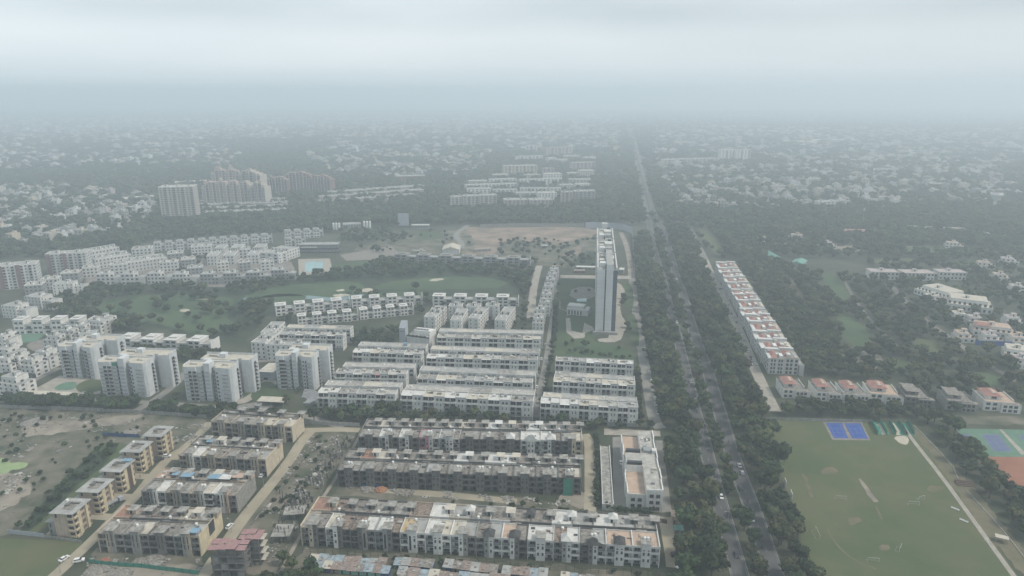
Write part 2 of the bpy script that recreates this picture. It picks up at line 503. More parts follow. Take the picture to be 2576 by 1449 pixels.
mat('far_road', (0.165, 0.16, 0.152), c2=(0.12, 0.117, 0.112), scale=0.06, coords='World')
mat('pavers', (0.25, 0.225, 0.20), c2=(0.15, 0.14, 0.125), scale=0.25, detail=6, coords='World')
mat('pale_pavers', (0.35, 0.32, 0.275), c2=(0.26, 0.24, 0.21), scale=0.25, coords='World')
mat('kerb_stone', (0.30, 0.29, 0.27), c2=(0.18, 0.175, 0.165), scale=0.6)
mat('line_paint', (0.38, 0.38, 0.36), c2=(0.17, 0.17, 0.16), scale=1.2)
mat('water', (0.10, 0.17, 0.17), c2=(0.08, 0.14, 0.14), rough=0.15, spec=0.5)
mat('pool_water', (0.22, 0.36, 0.36), c2=(0.18, 0.31, 0.32), rough=0.15, spec=0.5)
mat('algae', (0.26, 0.33, 0.17), c2=(0.21, 0.28, 0.14), scale=0.3)
mat('court_blue', (0.035, 0.085, 0.30), c2=(0.028, 0.07, 0.25), scale=0.2)
mat('court_purple', (0.115, 0.145, 0.24), c2=(0.10, 0.125, 0.21), scale=0.2)
mat('court_green', (0.115, 0.205, 0.145), c2=(0.09, 0.165, 0.12), scale=0.2)
mat('clay', (0.28, 0.13, 0.085), c2=(0.23, 0.105, 0.07), scale=0.1)

FAR_Y, FAR_X = 13900.0, 12900.0
sheet('ground', [(-FAR_X, -250), (FAR_X, -250), (FAR_X, FAR_Y), (-FAR_X, FAR_Y)], 0.0, 'soil_green')

# --- the avenue: two carriageways and a planted median between them
AV_L = pxline([(1880, 1520), (1861, 1445), (1845, 1390), (1821, 1302), (1801, 1230), (1781, 1151), (1765, 1087), (1747, 1031), (1733, 964), (1718, 904), (1700, 829), (1685, 777), (1672, 717), (1651, 649), (1640, 600), (1632, 556), (1628, 540), (1616, 480), (1605, 430), (1592, 365), (1582, 320)], 1)
AV_R = pxline([(1966, 1500), (1944, 1437), (1917, 1350), (1889, 1270), (1861, 1198), (1836, 1127), (1815, 1051), (1795, 983), (1774, 912), (1760, 882), (1741, 825), (1722, 750), (1702, 698), (1684, 630), (1668, 578), (1654, 556), (1645, 540), (1630, 482), (1618, 440), (1602, 370), (1590, 325)], 1)
for nm, line, w in (('avenue', AV_L, 7.0), ('avenue', AV_R, 7.6)):
    near = [p for p in line if p[1] < 1200]
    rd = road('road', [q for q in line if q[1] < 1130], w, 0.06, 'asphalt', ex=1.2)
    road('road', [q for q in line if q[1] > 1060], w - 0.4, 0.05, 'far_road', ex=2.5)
    road('kerb', near, 0.36, 0.06, 'kerb_stone', ex=0, parent=rd, off=w / 2 + 0.18, h=0.14)
    road('kerb', near, 0.36, 0.06, 'kerb_stone', ex=0, parent=rd, off=-w / 2 - 0.18, h=0.14)
    road('lane_marking', near, 0.14, 0.064, 'line_paint', ex=0, parent=rd, off=w / 2 - 0.45)
    road('lane_marking', near, 0.14, 0.064, 'line_paint', ex=0, parent=rd, off=-w / 2 + 0.45)
    ln = [p for p in line if p[1] < 620]
    acc = 0.0
    for i in range(len(ln) - 1):        # lane dashes
        a, b = Vector(ln[i]), Vector(ln[i + 1]); L = (b - a).length; d = (b - a) / max(L, 1e-6)
        while acc < L:
            if acc + 3 < L:
                p, q = a + d * acc, a + d * (acc + 3)
                road('lane_marking', [tuple(p), tuple(q)], 0.15, 0.064, 'line_paint', ex=0, parent=rd)
            acc += 9
        acc -= L
# junction and cross street
rd = road('road', pxline([(1560, 566), (1632, 556), (1690, 556), (1760, 566), (1820, 572)], 2), 9, 0.05, 'asphalt')
# service road beside the white terraces and the tower
road('road', pxline([(1662, 1078), (1645, 1060), (1632, 985), (1618, 900), (1608, 840), (1600, 790), (1592, 720), (1588, 690)], 2), 7.2, 0.05, 'concrete_road')
road('road', pxline([(1588, 690), (1584, 650), (1574, 610), (1562, 585)], 2), 6.5, 0.048, 'pale_earth')
# service road east of the avenue
road('road', pxline([(1950, 1035), (1915, 962), (1893, 915), (1868, 850), (1845, 800), (1815, 735), (1795, 700), (1775, 655)], 2), 7.5, 0.05, 'pale_pavers', ex=4.5)
road('road', pxline([(1775, 655), (1758, 620), (1742, 590), (1735, 575)], 1), 8, 0.048, 'concrete_road')
# lanes inside the white terraces
road('road', pxline([(1346, 1050), (1352, 1010), (1374, 920), (1391, 800), (1398, 765)], 1), 5.2, 0.05, 'concrete_road')
road('road', pxline([(760, 1046), (800, 1054), (860, 1076)], 1), 4.5, 0.045, 'concrete_road')
road('road', pxline([(1335, 800), (1340, 740), (1350, 690), (1357, 668)], 1), 7.5, 0.05, 'pale_pavers')
# road between the raw terraces and the long hall
road('road', pxline([(1484, 1310), (1485, 1230), (1484, 1170), (1483, 1110), (1470, 1092)], 1), 5.8, 0.05, 'dusty_road')
patch('road', [(1412, 1240), (1460, 1232), (1486, 1245), (1478, 1290), (1400, 1262)], 0.04, 'pale_earth', 1)
road('road', pxline([(905, 1226), (960, 1232), (1060, 1240), (1160, 1248), (1300, 1262)], 1), 5.0, 0.05, 'dusty_road')
patch('parking_yard', [(1541, 1100), (1568, 1098), (1580, 1276), (1543, 1276)], 0.045, 'concrete_road', ex=True)
patch('parking_yard', [(1648, 1108), (1666, 1108), (1690, 1288), (1660, 1290)], 0.045, 'concrete_road', ex=True)
patch('forecourt', [(1520, 1078), (1660, 1084), (1662, 1098), (1520, 1094)], 0.043, 'pale_pavers', ex=True)
road('road', pxline([(1672, 1300), (1680, 1340), (1690, 1395), (1694, 1428)], 1), 6.0, 0.05, 'dusty_road')
# roads in the beige quarter
road('road', pxline([(470, 1500), (512, 1449), (560, 1380), (610, 1306), (660, 1245), (720, 1172), (760, 1108), (785, 1082)], 1), 6.0, 0.05, 'dusty_road')
road('road', pxline([(700, 1082), (785, 1082), (850, 1080), (905, 1082)], 1), 5.5, 0.046, 'dusty_road')
road('road', pxline([(90, 1490), (137, 1449), (205, 1385), (246, 1346), (300, 1290), (345, 1246), (385, 1195), (430, 1145), (470, 1125), (530, 1062)], 1), 5.4, 0.05, 'dusty_road')
road('road', pxline([(205, 1348), (170, 1345), (120, 1340)], 1), 2.6, 0.044, 'dusty_road')
for a, b in (((205, 1296), (292, 1302)), ((268, 1246), (345, 1252)), ((318, 1196), (385, 1200)), ((420, 1150), (480, 1152))):
    road('courtyard_lane', pxline([a, b], 0), 5.0, 0.042, 'dusty_road')
# wall road on the far side of the waste ground
road('road', pxline([(-60, 1002), (130, 1001), (300, 1008), (480, 1019), (620, 1031), (760, 1046)], 1), 5.0, 0.045, 'concrete_road')
# white tower quarter: driveway and paving
road('road', pxline([(330, 1040), (400, 1000), (455, 955), (470, 930), (560, 915), (700, 905)], 1), 5.5, 0.05, 'concrete_road')
road('road', pxline([(-20, 985), (60, 968), (130, 935), (150, 925)], 1), 5.5, 0.05, 'concrete_road')
patch('forecourt', [(62, 992), (150, 945), (200, 950), (260, 952), (252, 990), (205, 998), (180, 990)], 0.05, 'pale_pavers', 0, ex=True)
patch('lawn', [(188, 975), (205, 960), (235, 953), (262, 958), (262, 980), (230, 988), (200, 988)], 0.07, 'field_grass', 2)
patch('playground', [(135, 975), (160, 962), (190, 960), (196, 972), (180, 982), (140, 982)], 0.07, 'court_green', 1)
patch('path', [(578, 1010), (630, 985), (650, 962), (690, 948), (700, 968), (670, 975), (655, 990), (625, 1012), (600, 1018)], 0.05, 'pale_pavers', 2, ex=True)
patch('lawn', [(628, 1000), (640, 975), (662, 958), (690, 962), (700, 985), (735, 990), (740, 1005), (690, 1012), (645, 1010)], 0.07, 'lawn', 2, ex=True)
patch('lawn', [(592, 1000), (640, 960), (640, 985), (600, 1008)], 0.065, 'lawn', 1)
patch('lawn', [(425, 1005), (455, 970), (462, 972), (436, 1008)], 0.065, 'lawn', 0)
patch('lawn', [(432, 912), (458, 908), (470, 935), (440, 940)], 0.065, 'field_grass', 0)
patch('forecourt', [(600, 1018), (660, 1010), (700, 1024), (640, 1032), (596, 1030)], 0.044, 'concrete_road', 1)
# slab tower garden
patch('lawn', [(1396, 700), (1498, 700), (1495, 860), (1560, 870), (1592, 880), (1598, 905), (1400, 905), (1385, 870)], 0.05, 'lawn', 0)
patch('lawn', [(1415, 880), (1440, 866), (1500, 862), (1560, 870), (1585, 888), (1570, 900), (1430, 900)], 0.07, 'fairway', 2)
patch('forecourt', [(1545, 712), (1560, 712), (1575, 735), (1562, 745), (1560, 790), (1580, 815), (1570, 835), (1560, 860), (1510, 862), (1500, 852), (1540, 850)], 0.06, 'pale_pavers', 1, ex=True)
patch('forecourt', [(1423, 800), (1434, 800), (1438, 832), (1465, 838), (1470, 812), (1490, 822), (1496, 830), (1472, 838), (1470, 850), (1445, 852), (1425, 836)], 0.06, 'pale_pavers', 0)
patch('path', [(1408, 702), (1412, 702), (1400, 800), (1394, 800)], 0.055, 'red_earth', 0)
patch('path', [(1410, 692), (1588, 694), (1588, 702), (1410, 700)], 0.058, 'pale_pavers', 0, ex=True)
patch('terrace_paving', [(1440, 722), (1500, 722), (1500, 752), (1430, 752)], 0.058, 'pavers', 1)
patch('pool', [(1452, 752), (1476, 750), (1475, 759), (1450, 758)], 0.075, 'pool_water', 0)
patch('lawn', [(1560, 712), (1590, 712), (1596, 780), (1572, 775), (1565, 745)], 0.055, 'lawn', 1)
patch('lawn', [(1575, 790), (1600, 790), (1612, 870), (1590, 870), (1580, 830)], 0.055, 'lawn', 1)

# --- sports ground
patch('sports_field', [(1926, 1052), (2282, 1066), (2310, 1100), (2400, 1220), (2470, 1320), (2590, 1490), (2050, 1500), (2010, 1340), (1975, 1230), (1950, 1130)], 0.03, 'field_grass', 0, ex=True)
patch('worn_turf', [(2060, 1180), (2100, 1172), (2112, 1190), (2075, 1200)], 0.034, 'worn_grass', 2)
patch('worn_turf', [(2330, 1225), (2378, 1222), (2385, 1236), (2345, 1240)], 0.034, 'worn_grass', 2)
patch('worn_turf', [(2205, 1372), (2225, 1368), (2235, 1378), (2212, 1384)], 0.034, 'worn_grass', 2)
patch('worn_turf', [(2130, 1305), (2160, 1300), (2170, 1316), (2140, 1322)], 0.034, 'worn_grass', 2)
patch('worn_turf', [(2012, 1190), (2020, 1190), (2054, 1252), (2044, 1254)], 0.034, 'worn_grass', 1)
patch('cricket_pitch', [(2158, 1204), (2167, 1203), (2200, 1250), (2212, 1263), (2196, 1264)], 0.042, 'pale_earth', 1, rough=.5)
patch('worn_run', [(2200, 1272), (2206, 1272), (2222, 1306), (2216, 1308)], 0.04, 'worn_grass', 1, rough=.4)
road('worn_arc', pxline([(2082, 1330), (2092, 1352), (2115, 1382), (2150, 1410), (2205, 1432)], 2), 0.9, 0.04, 'worn_grass', ex=0)
patch('court', [(2070, 1062), (2168, 1062), (2190, 1108), (2094, 1107)], 0.045, 'pavers', 0, ex=True)
for q in ([(2078, 1064), (2117, 1064), (2134, 1103), (2098, 1102)], [(2124, 1065), (2164, 1065), (2184, 1104), (2144, 1103)]):
    c = patch('court', q, 0.05, 'court_blue', 0)
    P = [G(*p) for p in q]
    def cq(u, v): 
        a = P[0].lerp(P[1], u); b = P[3].lerp(P[2], u); return tuple(a.lerp(b, v)[:2])
    for (u0, v0, u1, v1) in ((.15, .08, .85, .08), (.15, .92, .85, .92), (.15, .08, .15, .92), (.85, .08, .85, .92), (.15, .35, .85, .35), (.15, .65, .85, .65), (.5, .35, .5, .65)):
        road('court_line', [cq(u0, v0), cq(u1, v1)], 0.12, 0.056, 'line_paint', ex=0, parent=c)
patch('practice_pitch', [(2190, 1062), (2282, 1064), (2300, 1096), (2208, 1092)], 0.044, 'net_green', 0, ex=True)
for k in range(4):
    x0 = 2206 + k * 19
    patch('practice_pitch', [(x0, 1064), (x0 + 8, 1064), (x0 + 23, 1094), (x0 + 13, 1094)], 0.05, 'field_grass' if k % 2 else 'sand', 0)
patch('worn_turf', [(2245, 1098), (2282, 1094), (2290, 1120), (2262, 1116)], 0.036, 'sand', 2)
path_line = pxline([(2268, 1068), (2300, 1112), (2370, 1200), (2440, 1297), (2500, 1380), (2580, 1490)], 1)
road('path', path_line, 2.2, 0.05, 'pale_pavers', ex=0.6)
patch('lawn_verge', [(2284, 1066), (2300, 1070), (2420, 1190), (2590, 1400), (2590, 1460), (2500, 1370), (2400, 1230), (2318, 1110)], 0.035, 'worn_grass', 0)
road('kerb', pxline([(2298, 1070), (2395, 1168), (2410, 1205)], 1), 0.5, 0.03, 'kerb_stone', ex=0, h=0.3)
road('kerb', pxline([(2432, 1235), (2520, 1330), (2590, 1420)], 1), 0.5, 0.03, 'kerb_stone', ex=0, h=0.3)
patch('tennis_court', [(2403, 1078), (2620, 1082), (2640, 1150), (2462, 1149)], 0.045, 'court_green', 0, ex=True)
for q in ([(2412, 1092), (2436, 1092), (2474, 1136), (2446, 1136)], [(2467, 1093), (2512, 1093), (2548, 1136), (2502, 1136)], [(2560, 1095), (2600, 1095), (2640, 1137), (2600, 1137)]):
    c = patch('tennis_court', q, 0.05, 'court_purple', 0)
    P = [G(*p) for p in q]
    for (u0, v0, u1, v1) in ((.0, .0, 1, .0), (.0, 1, 1, 1), (0, 0, 0, 1), (1, 0, 1, 1), (.12, .0, .12, 1), (.88, 0, .88, 1), (.12, .25, .88, .25), (.12, .75, .88, .75), (.5, .25, .5, .75)):
        road('court_line', [cq(u0, v0), cq(u1, v1)], 0.1, 0.056, 'line_paint', ex=0, parent=c)
patch('path', [(2513, 1080), (2520, 1080), (2580, 1140), (2570, 1145)], 0.054, 'pale_pavers', 0)
patch('clay_court', [(2462, 1149), (2640, 1150), (2680, 1240), (2530, 1215), (2484, 1175)], 0.045, 'clay', 0, ex=True)
# verge north of the sports field
patch('dirt_verge', [(2360, 1042), (2600, 1050), (2600, 1072), (2380, 1068)], 0.03, 'waste_ground', 1)

# --- waste ground on the left
patch('waste_ground', [(-120, 1032), (150, 1030), (300, 1034), (500, 1048), (520, 1070), (430, 1150), (300, 1120), (200, 1210), (90, 1330), (20, 1345), (-160, 1350)], 0.02, 'waste_ground', 0)
patch('bare_earth', [(60, 1070), (130, 1056), (200, 1062), (300, 1052), (330, 1062), (240, 1075), (130, 1095), (40, 1100)], 0.026, 'pale_earth', 3)
patch('bare_earth', [(-40, 1200), (30, 1185), (70, 1200), (95, 1215), (60, 1250), (20, 1280), (-60, 1300)], 0.026, 'pale_earth', 3)
patch('bare_earth', [(230, 1056), (300, 1044), (390, 1040), (330, 1058), (260, 1066)], 0.027, 'pale_earth', 2)
patch('green_field', [(250, 1110), (330, 1115), (300, 1160), (210, 1240), (110, 1340), (40, 1340), (130, 1260), (200, 1180)], 0.025, 'field_grass', 1)
patch('pond', [(-60, 1152), (14, 1150), (30, 1166), (58, 1162), (76, 1170), (52, 1180), (28, 1180), (10, 1192), (-60, 1196)], 0.032, 'algae', 2)
patch('green_field', [(-80, 1352), (210, 1362), (160, 1420), (80, 1500), (-120, 1500)], 0.025, 'field_grass', 0)
patch('scrub_strip', [(40, 1330), (130, 1240), (215, 1160), (290, 1110), (310, 1116), (250, 1175), (160, 1260), (80, 1340)], 0.03, 'dark_scrub', 2)
patch('dirt_yard', [(225, 1405), (300, 1400), (500, 1412), (520, 1449), (470, 1500), (180, 1500)], 0.03, 'pale_earth', 2, ex=True)
patch('dirt_yard', [(250, 1380), (505, 1398), (520, 1420), (240, 1412)], 0.034, 'waste_ground', 0, ex=True)
patch('dirt_yard', [(420, 1112), (470, 1066), (520, 1060), (545, 1080), (490, 1112)], 0.03, 'waste_ground', 1)
# construction plot between the beige and the grey terraces
patch('building_plot', [(780, 1090), (900, 1086), (850, 1180), (800, 1250), (760, 1330), (700, 1440), (560, 1440), (610, 1320), (690, 1220)], 0.022, 'waste_ground', 0, ex=True)
road('footpath', pxline([(700, 1449), (735, 1385), (760, 1340), (800, 1270), (850, 1195), (905, 1095)], 1), 1.8, 0.03, 'pale_earth', ex=0)
patch('dirt_yard', [(860, 1215), (1440, 1262), (1470, 1300), (1100, 1270), (830, 1245)], 0.024, 'waste_ground', 0)
patch('dirt_yard', [(700, 1449), (760, 1378), (1670, 1440), (1720, 1490), (640, 1500)], 0.022, 'waste_ground', 0)

# --- golf course
patch('golf_course', [(190, 790), (300, 745), (520, 726), (700, 690), (900, 655), (1335, 690), (1330, 750), (1060, 745), (690, 775), (640, 840), (600, 870), (420, 830)], 0.02, 'dark_scrub', 1)
for q in ([(195, 775), (300, 748), (400, 738), (560, 745), (600, 760), (560, 790), (600, 820), (520, 850), (420, 820), (300, 800)],
          [(645, 752), (690, 738), (760, 740), (775, 752), (720, 764), (660, 764)],
          [(600, 745), (690, 720), (860, 705), (920, 716), (925, 735), (860, 750), (760, 742), (640, 752)],
          [(930, 722), (1000, 705), (1120, 695), (1240, 698), (1285, 715), (1240, 726), (1080, 728), (960, 730)],
          [(920, 740), (1000, 732), (1090, 734), (1085, 746), (990, 752)],
          [(760, 680), (850, 662), (950, 655), (945, 672), (840, 690)]):
    patch('fairway', q, 0.04, 'fairway', 3, ex=q[0][0] > 640)
for q in ([(905, 728), (935, 724), (940, 733), (915, 736)], [(1075, 704), (1110, 699), (1120, 703), (1090, 709)], [(832, 742), (870, 738), (885, 744), (850, 748)], [(845, 730), (865, 726), (868, 731), (850, 734)],
          [(447, 779), (470, 776), (480, 784), (460, 786)], [(490, 752), (530, 750), (528, 754), (495, 755)], [(232, 783), (248, 783), (244, 786)], [(510, 776), (528, 774), (526, 780)]):
    patch('sand_bunker', q, 0.055, 'sand', 2)
patch('pond', [(600, 752), (640, 742), (760, 738), (840, 752), (900, 738), (925, 742), (850, 760), (760, 750), (660, 756), (650, 762)], 0.035, 'water', 2)
# quarters behind the golf course
patch('paved_court', [(500, 640), (700, 640), (745, 668), (730, 700), (500, 730), (470, 700)], 0.03, 'pavers', 1)
patch('paved_court', [(220, 680), (420, 650), (480, 690), (300, 720), (210, 720)], 0.028, 'pavers', 1)
patch('pool', [(767, 659), (812, 657), (814, 682), (768, 684)], 0.09, 'pool_water', 0)
patch('pool_deck', [(750, 652), (830, 650), (838, 690), (752, 692)], 0.05, 'pale_pavers', 0, ex=True)
patch('open_site', [(860, 628), (990, 600), (1130, 580), (1200, 572), (1500, 575), (1505, 680), (1340, 665), (1160, 640), (990, 640)], 0.03, 'waste_ground', 1)
patch('bare_earth', [(1172, 574), (1300, 571), (1440, 572), (1502, 578), (1498, 596), (1440, 600), (1380, 612), (1300, 604), (1240, 616), (1190, 604)], 0.04, 'red_earth', 0)
patch('bare_earth', [(1420, 625), (1465, 618), (1472, 640), (1430, 646)], 0.042, 'red_earth', 1)
patch('bare_earth', [(1170, 630), (1230, 610), (1280, 615), (1250, 635), (1180, 645)], 0.042, 'red_earth', 2)
patch('green_plot', [(1040, 584), (1110, 580), (1120, 600), (1060, 606)], 0.045, 'lawn', 2)
patch('paved_court', [(855, 640), (985, 620), (1000, 632), (985, 652), (870, 656)], 0.045, 'pavers', 0, rough=1.5)
patch('green_plot', [(1460, 640), (1500, 625), (1500, 680), (1440, 672)], 0.045, 'dark_scrub', 1)
road('road', pxline([(1160, 625), (1162, 610), (1146, 598), (1150, 585), (1178, 566)], 1), 8, 0.055, 'concrete_road')
# east woods: bare tracks and clearings
patch('clearing', [(2090, 790), (2150, 790), (2200, 870), (2150, 890)], 0.03, 'fairway', 2, ex=True)
patch('clearing', [(2215, 905), (2290, 905), (2300, 935), (2230, 935)], 0.03, 'lawn', 1, ex=True)
patch('clearing', [(2060, 622), (2180, 615), (2200, 630), (2090, 636)], 0.03, 'pale_earth', 2, ex=True)
patch('clearing', [(2240, 625), (2330, 615), (2530, 630), (2500, 640), (2300, 640)], 0.03, 'fairway', 2, ex=True)
for q_, m_ in (([(2060, 690), (2100, 686), (2150, 760), (2110, 770)], 'fairway'), ([(2190, 652), (2300, 648), (2310, 660), (2200, 664)], 'field_grass'), ([(2290, 855), (2350, 850), (2390, 885), (2330, 895)], 'field_grass'), ([(2420, 930), (2500, 940), (2540, 975), (2450, 965)], 'fairway'), ([(1960, 690), (1985, 690), (2040, 770), (2015, 775)], 'worn_grass'), ([(2380, 655), (2480, 655), (2500, 668), (2400, 670)], 'fairway'), ([(1745, 575), (1790, 580), (1830, 640), (1795, 640)], 'field_grass')): patch('clearing', q_, .03, m_, 1, ex=True)
road('footpath', pxline([(2120, 700), (2160, 770), (2230, 850), (2300, 900)], 1), 3, .036, 'pavers', ex=.5)
patch('paved_court', [(2110, 885), (2160, 872), (2235, 905), (2190, 935), (2140, 910)], 0.032, 'pavers', 1)
road('road', pxline([(2240, 715), (2270, 750), (2320, 800), (2390, 850), (2440, 885), (2480, 915), (2560, 960)], 1), 5, 0.04, 'pavers')
road('road', pxline([(1930, 610), (2020, 615), (2120, 622), (2200, 618), (2330, 622)], 1), 5, 0.04, 'pale_earth')

# ------------------------------------------------------------------ grey and cream terraces, back to back
def arch(x0, x1, z0, z1, n=6):
    """outline of an arched opening"""
    r = (x1 - x0) / 2; cx = (x0 + x1) / 2; zc = z1 - r
    return [(x0, z0), (x1, z0)] + [(cx + r * math.cos(math.pi * i / n), zc + r * math.sin(math.pi * i / n)) for i in range(n + 1)]

WALLS = {'r': 'raw_concrete', 'w': 'white_paint', 'c': 'cream_paint', 'b': 'beige_paint', 'p': 'pink_paint', 'g': 'grey_paint', 'l': 'cool_white', 'q': 'pale_concrete', 'a': 'peach_paint'}
ROOFS = {'c': 'roof_concrete', 'd': 'roof_dirty', 'r': 'roof_rubble', 'w': 'roof_white', 'k': 'roof_cream', 'p': 'roof_peach', 'o': 'roof_ochre', 'g': 'roof_grey', 'b': 'roof_brick'}

def unit_mesh(mir, W, BAY, D, wall, roof, tower, H3, stilt):
    """one house of a terrace: x from the party wall (0) to the middle of the stair tower (W)"""
    def mk():
        b = MB()
        def bx(x0, y0, z0, x1, y1, z1, mi=0, top=None):
            if mir: x0, x1 = W - x1, W - x0
            b.box(x0, y0, z0, x1, y1, z1, mi, top)
        F = H3
        rz = 3 * F
        bx(0, 0, 0, 0.22, D, rz + 0.75)                                   # party wall
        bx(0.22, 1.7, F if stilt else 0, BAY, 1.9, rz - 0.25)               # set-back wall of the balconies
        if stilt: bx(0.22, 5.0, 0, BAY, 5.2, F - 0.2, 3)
        for k in (1, 2):
            bx(0.22, -0.05, k * F - 0.2, BAY, 1.7, k * F)                   # balcony slabs
        bx(0.22, -0.1, rz - 0.25, BAY, D - 0.2, rz, 0, 1)                   # roof slab
        bx(BAY, 3.8, rz - 0.25, W - 0.004, D - 0.2, rz - 0.004, 0, 1)
        if roof in ('w', 'k', 'p', 'o', 'g'):
            bx(0.22, -0.1, rz, BAY, 0.08, rz + 0.7)                         # front parapet of finished roofs
        else:
            bx(0.22, -0.1, rz, BAY, 0.08, rz + 0.22)
        bx(0.22, D - 0.2, 0, W - 0.004, D, rz + 0.55)                       # rear wall
        tz = rz + (2.0 if tower in 'fsdo' else 1.3)
        bx(BAY, -0.55, 0, W - 0.004, 3.8, tz, 0, 1)                         # half of the stair tower
        if tower in 'fso':
            bx(BAY - 0.35, -0.95, tz, W - 0.004, 4.2, tz + 0.18, 2)         # flat cap with eaves
        if tower == 'd':
            bx(BAY - 0.2, -0.7, tz, W - 0.004, -0.4, tz + 0.9)
        return b.mesh('house', [WALLS[wall], ROOFS[roof], 'roof_concrete', 'void_dark'])
    return shared(('unit', mir, W, BAY, D, wall, roof, tower, H3, stilt), mk)

def back_unit_mesh(W, D, wall, roof, H3):
    def mk():
        b = MB(); rz = 3 * H3
        b.box(0.0, 0, 0, W - 0.004, D, rz, 0, 1)
        b.box(0, 0, rz, 0.2, D, rz + 0.7)
        b.box(0.2, D - 0.2, rz, W - 0.004, D, rz + 0.9); b.box(0.2, 0, rz, W - 0.004, 0.2, rz + 0.6)
        return b.mesh('house', [WALLS[wall], ROOFS[roof]])
    return shared(('bunit', W, D, wall, roof, H3), mk)

def terrace(name, label, group, p, rz, length, spec, back, DA=9.6, GAP=1.8, DB=9.2, F=3.1, bayf=0.64, stilt=False, slot=False, cover='raw_concrete', ends=('raw_concrete', 'raw_concrete')):
    """spec: one word per house pair: wall, roof (left), tower kind, wall, roof (right); back: roofs behind"""
    t = thing(name, label, 'terrace', p, rz, group)
    words = spec.split(); n = len(words); pitch = length / n; W = round(pitch / 2, 3); BAY = round(W * bayf, 2)
    top = 3 * F
    for i, w in enumerate(words):
        wl_, rl_, tw, wr_, rr_ = w[:5]
        for side, (wa, ro) in enumerate(((wl_, rl_), (wr_, rr_))):
            mir = side == 1
            h = link('house', unit_mesh(mir, W, BAY, DA, wa, ro, tw, F, stilt), t, (i * pitch + side * W, 0, 0))
            raw = wa in 'r'
            X = (lambda x, ww: W - x - ww) if mir else (lambda x, ww: x)
            bw = BAY - 0.22
            for k in range(3):
                kind = 'void' if raw else 'dark'
                if k == 0 and stilt: 
                    continue
                ww = bw * (0.5 if R.random() < .7 else 0.72)
                window(h, X(0.22 + bw * R.choice((0.2, 0.38)), ww), 1.68, k * F + 0.12, ww, F * 0.68, kind)
                if k:
                    if not raw or R.random() < 0.35 or slot:
                        railing(h, X(0.22, bw), -0.08, k * F, bw, 0.85, {'r': 'raw_concrete'}.get(wa, 'rail_grey' if R.random() < .7 else WALLS[wa]))
            tx = BAY; twd = W - BAY
            if slot:
                for (f0, f1) in ((F * 1.15, F * 1.85), (F * 1.98, F * 3.1)):
                    window(h, X(tx + twd * .45, .42), -0.57, f0, 0.42, f1 - f0, 'void', name='window')
            else:
                arched = (len(w) > 5 and w[5] == ('a' if not mir else 'A'))
                if arched:
                    ax = X(tx + twd * .3, twd * .42)
                    MB().xz(arch(ax, ax + twd * .42, F * .45, F * 2.75), -0.62, -0.5, 0).build('arched_window', ['glass_dark'], h)
                else:
                    for k in (0, 1):
                        window(h, X(tx + twd * .3, twd * .42), -0.57, F * (0.85 + k) , twd * .42, F * .5, 'void' if raw else 'dark')
                    ax = X(tx + twd * .28, twd * .46)
                    MBk = shared(('lun', round(ax, 2), W, F), lambda: MB().xz(arch(ax, ax + twd * .46, F * 2.55, F * 2.55 + twd * .27), -0.6, -0.5, 0).mesh('fanlight', ['glass_dark']))
                    link('fanlight', MBk, h)
        # tower roof over both halves
        c = i * pitch + W; hw = W - BAY
        tz = top + (2.0 if tw in 'fsdo' else 1.3)
        if tw == 'p':
            MB().pyramid(-hw - .5, -1.0, hw + .5, 4.3, tz, tz + 2.1, 0, 0, 0.9).build('tower_roof', ['slate_tile' if R.random() < .75 else 'roof_white'], t, (c, 0, 0))
        if tw == 'd':
            g = MB().xz([(-W * .95, top - .1), (W * .95, top - .1), (W * .95, top + .6), (W * .6, top + 1.2), (hw, top + 2.0)] + [(hw * math.cos(math.pi * k / 8), top + 2.4 + hw * .8 * math.sin(math.pi * k / 8)) for k in range(9)] + [(-hw, top + 2.0), (-W * .6, top + 1.2), (-W * .95, top + .6)], -0.75, -0.56, 0)
            g.build('gable', [WALLS[wl_]], t, (c, 0, 0))
        if R.random() < 0.45 and tw != 'p':
            for q in range(R.choice((1, 2, 2))): water_tank(t, c - .5 + 1.4 * q, 2.6 + R.random(), tz + (0.18 if tw in 'fso' else 0), R.uniform(.85, 1.05))
        elif R.random() < .5:
            water_tank(t, c + R.uniform(-3, 3), DA - 1.2, top, 1.0)
    bw_ = back.split(); nb = len(bw_); pb = length / nb
    y0 = DA + GAP
    for i, w in enumerate(bw_):
        wa, ro, hut = w[0], w[1], w[2]
        h = link('house', back_unit_mesh(round(pb, 3), DB, wa, ro, F), t, (i * pb, y0, 0))
        if hut == 'h':
            stair_room(h, pb - 1.9, DB * .34, top, WALLS[wa], 'roof_concrete' if ro != 'w' else 'roof_white')
        elif hut == 'H':
            stair_room(h, pb - 1.9, DB * .34, top, 'white_paint', 'roof_cream')
        elif hut == 'p':
            o = stair_room(h, pb - 1.9, DB * .34, top, 'white_paint', 'roof_white', h=2.0, over=.4)
            MB().pyramid(-.5, -.5, 3.7, 3.9, 2.2, 4.0, 0, 0, .5).build('tower_roof', ['roof_white'], h, (pb - 1.9, DB * .34, top))
        elif hut == 's':
            o = stair_room(h, pb - 1.9, DB * .34, top, WALLS[wa], 'roof_concrete', h=2.0, over=.3)
            MB().pyramid(-.5, -.5, 3.7, 3.9, 2.2, 3.9, 0, 0, .5).build('tower_roof', ['slate_tile'], h, (pb - 1.9, DB * .34, top))
        if len(w) > 3 and w[3] == 'B':       # sun roof of corrugated sheet on thin posts
            b = MB()
            for px_ in (0.1, 2.7):
                for py_ in (0.1, 2.7): b.box(px_, py_, 0, px_ + .1, py_ + .1, 2.1, 1)
            b.box(-.2, -.3, 2.1, 3.0, 3.2, 2.18, 0); b.build('sun_roof', ['blue_sheet', 'steel_dark'], h, (0.6, 0.8, top))
        if R.random() < .3: water_tank(h, pb * .4, 1.4, top)
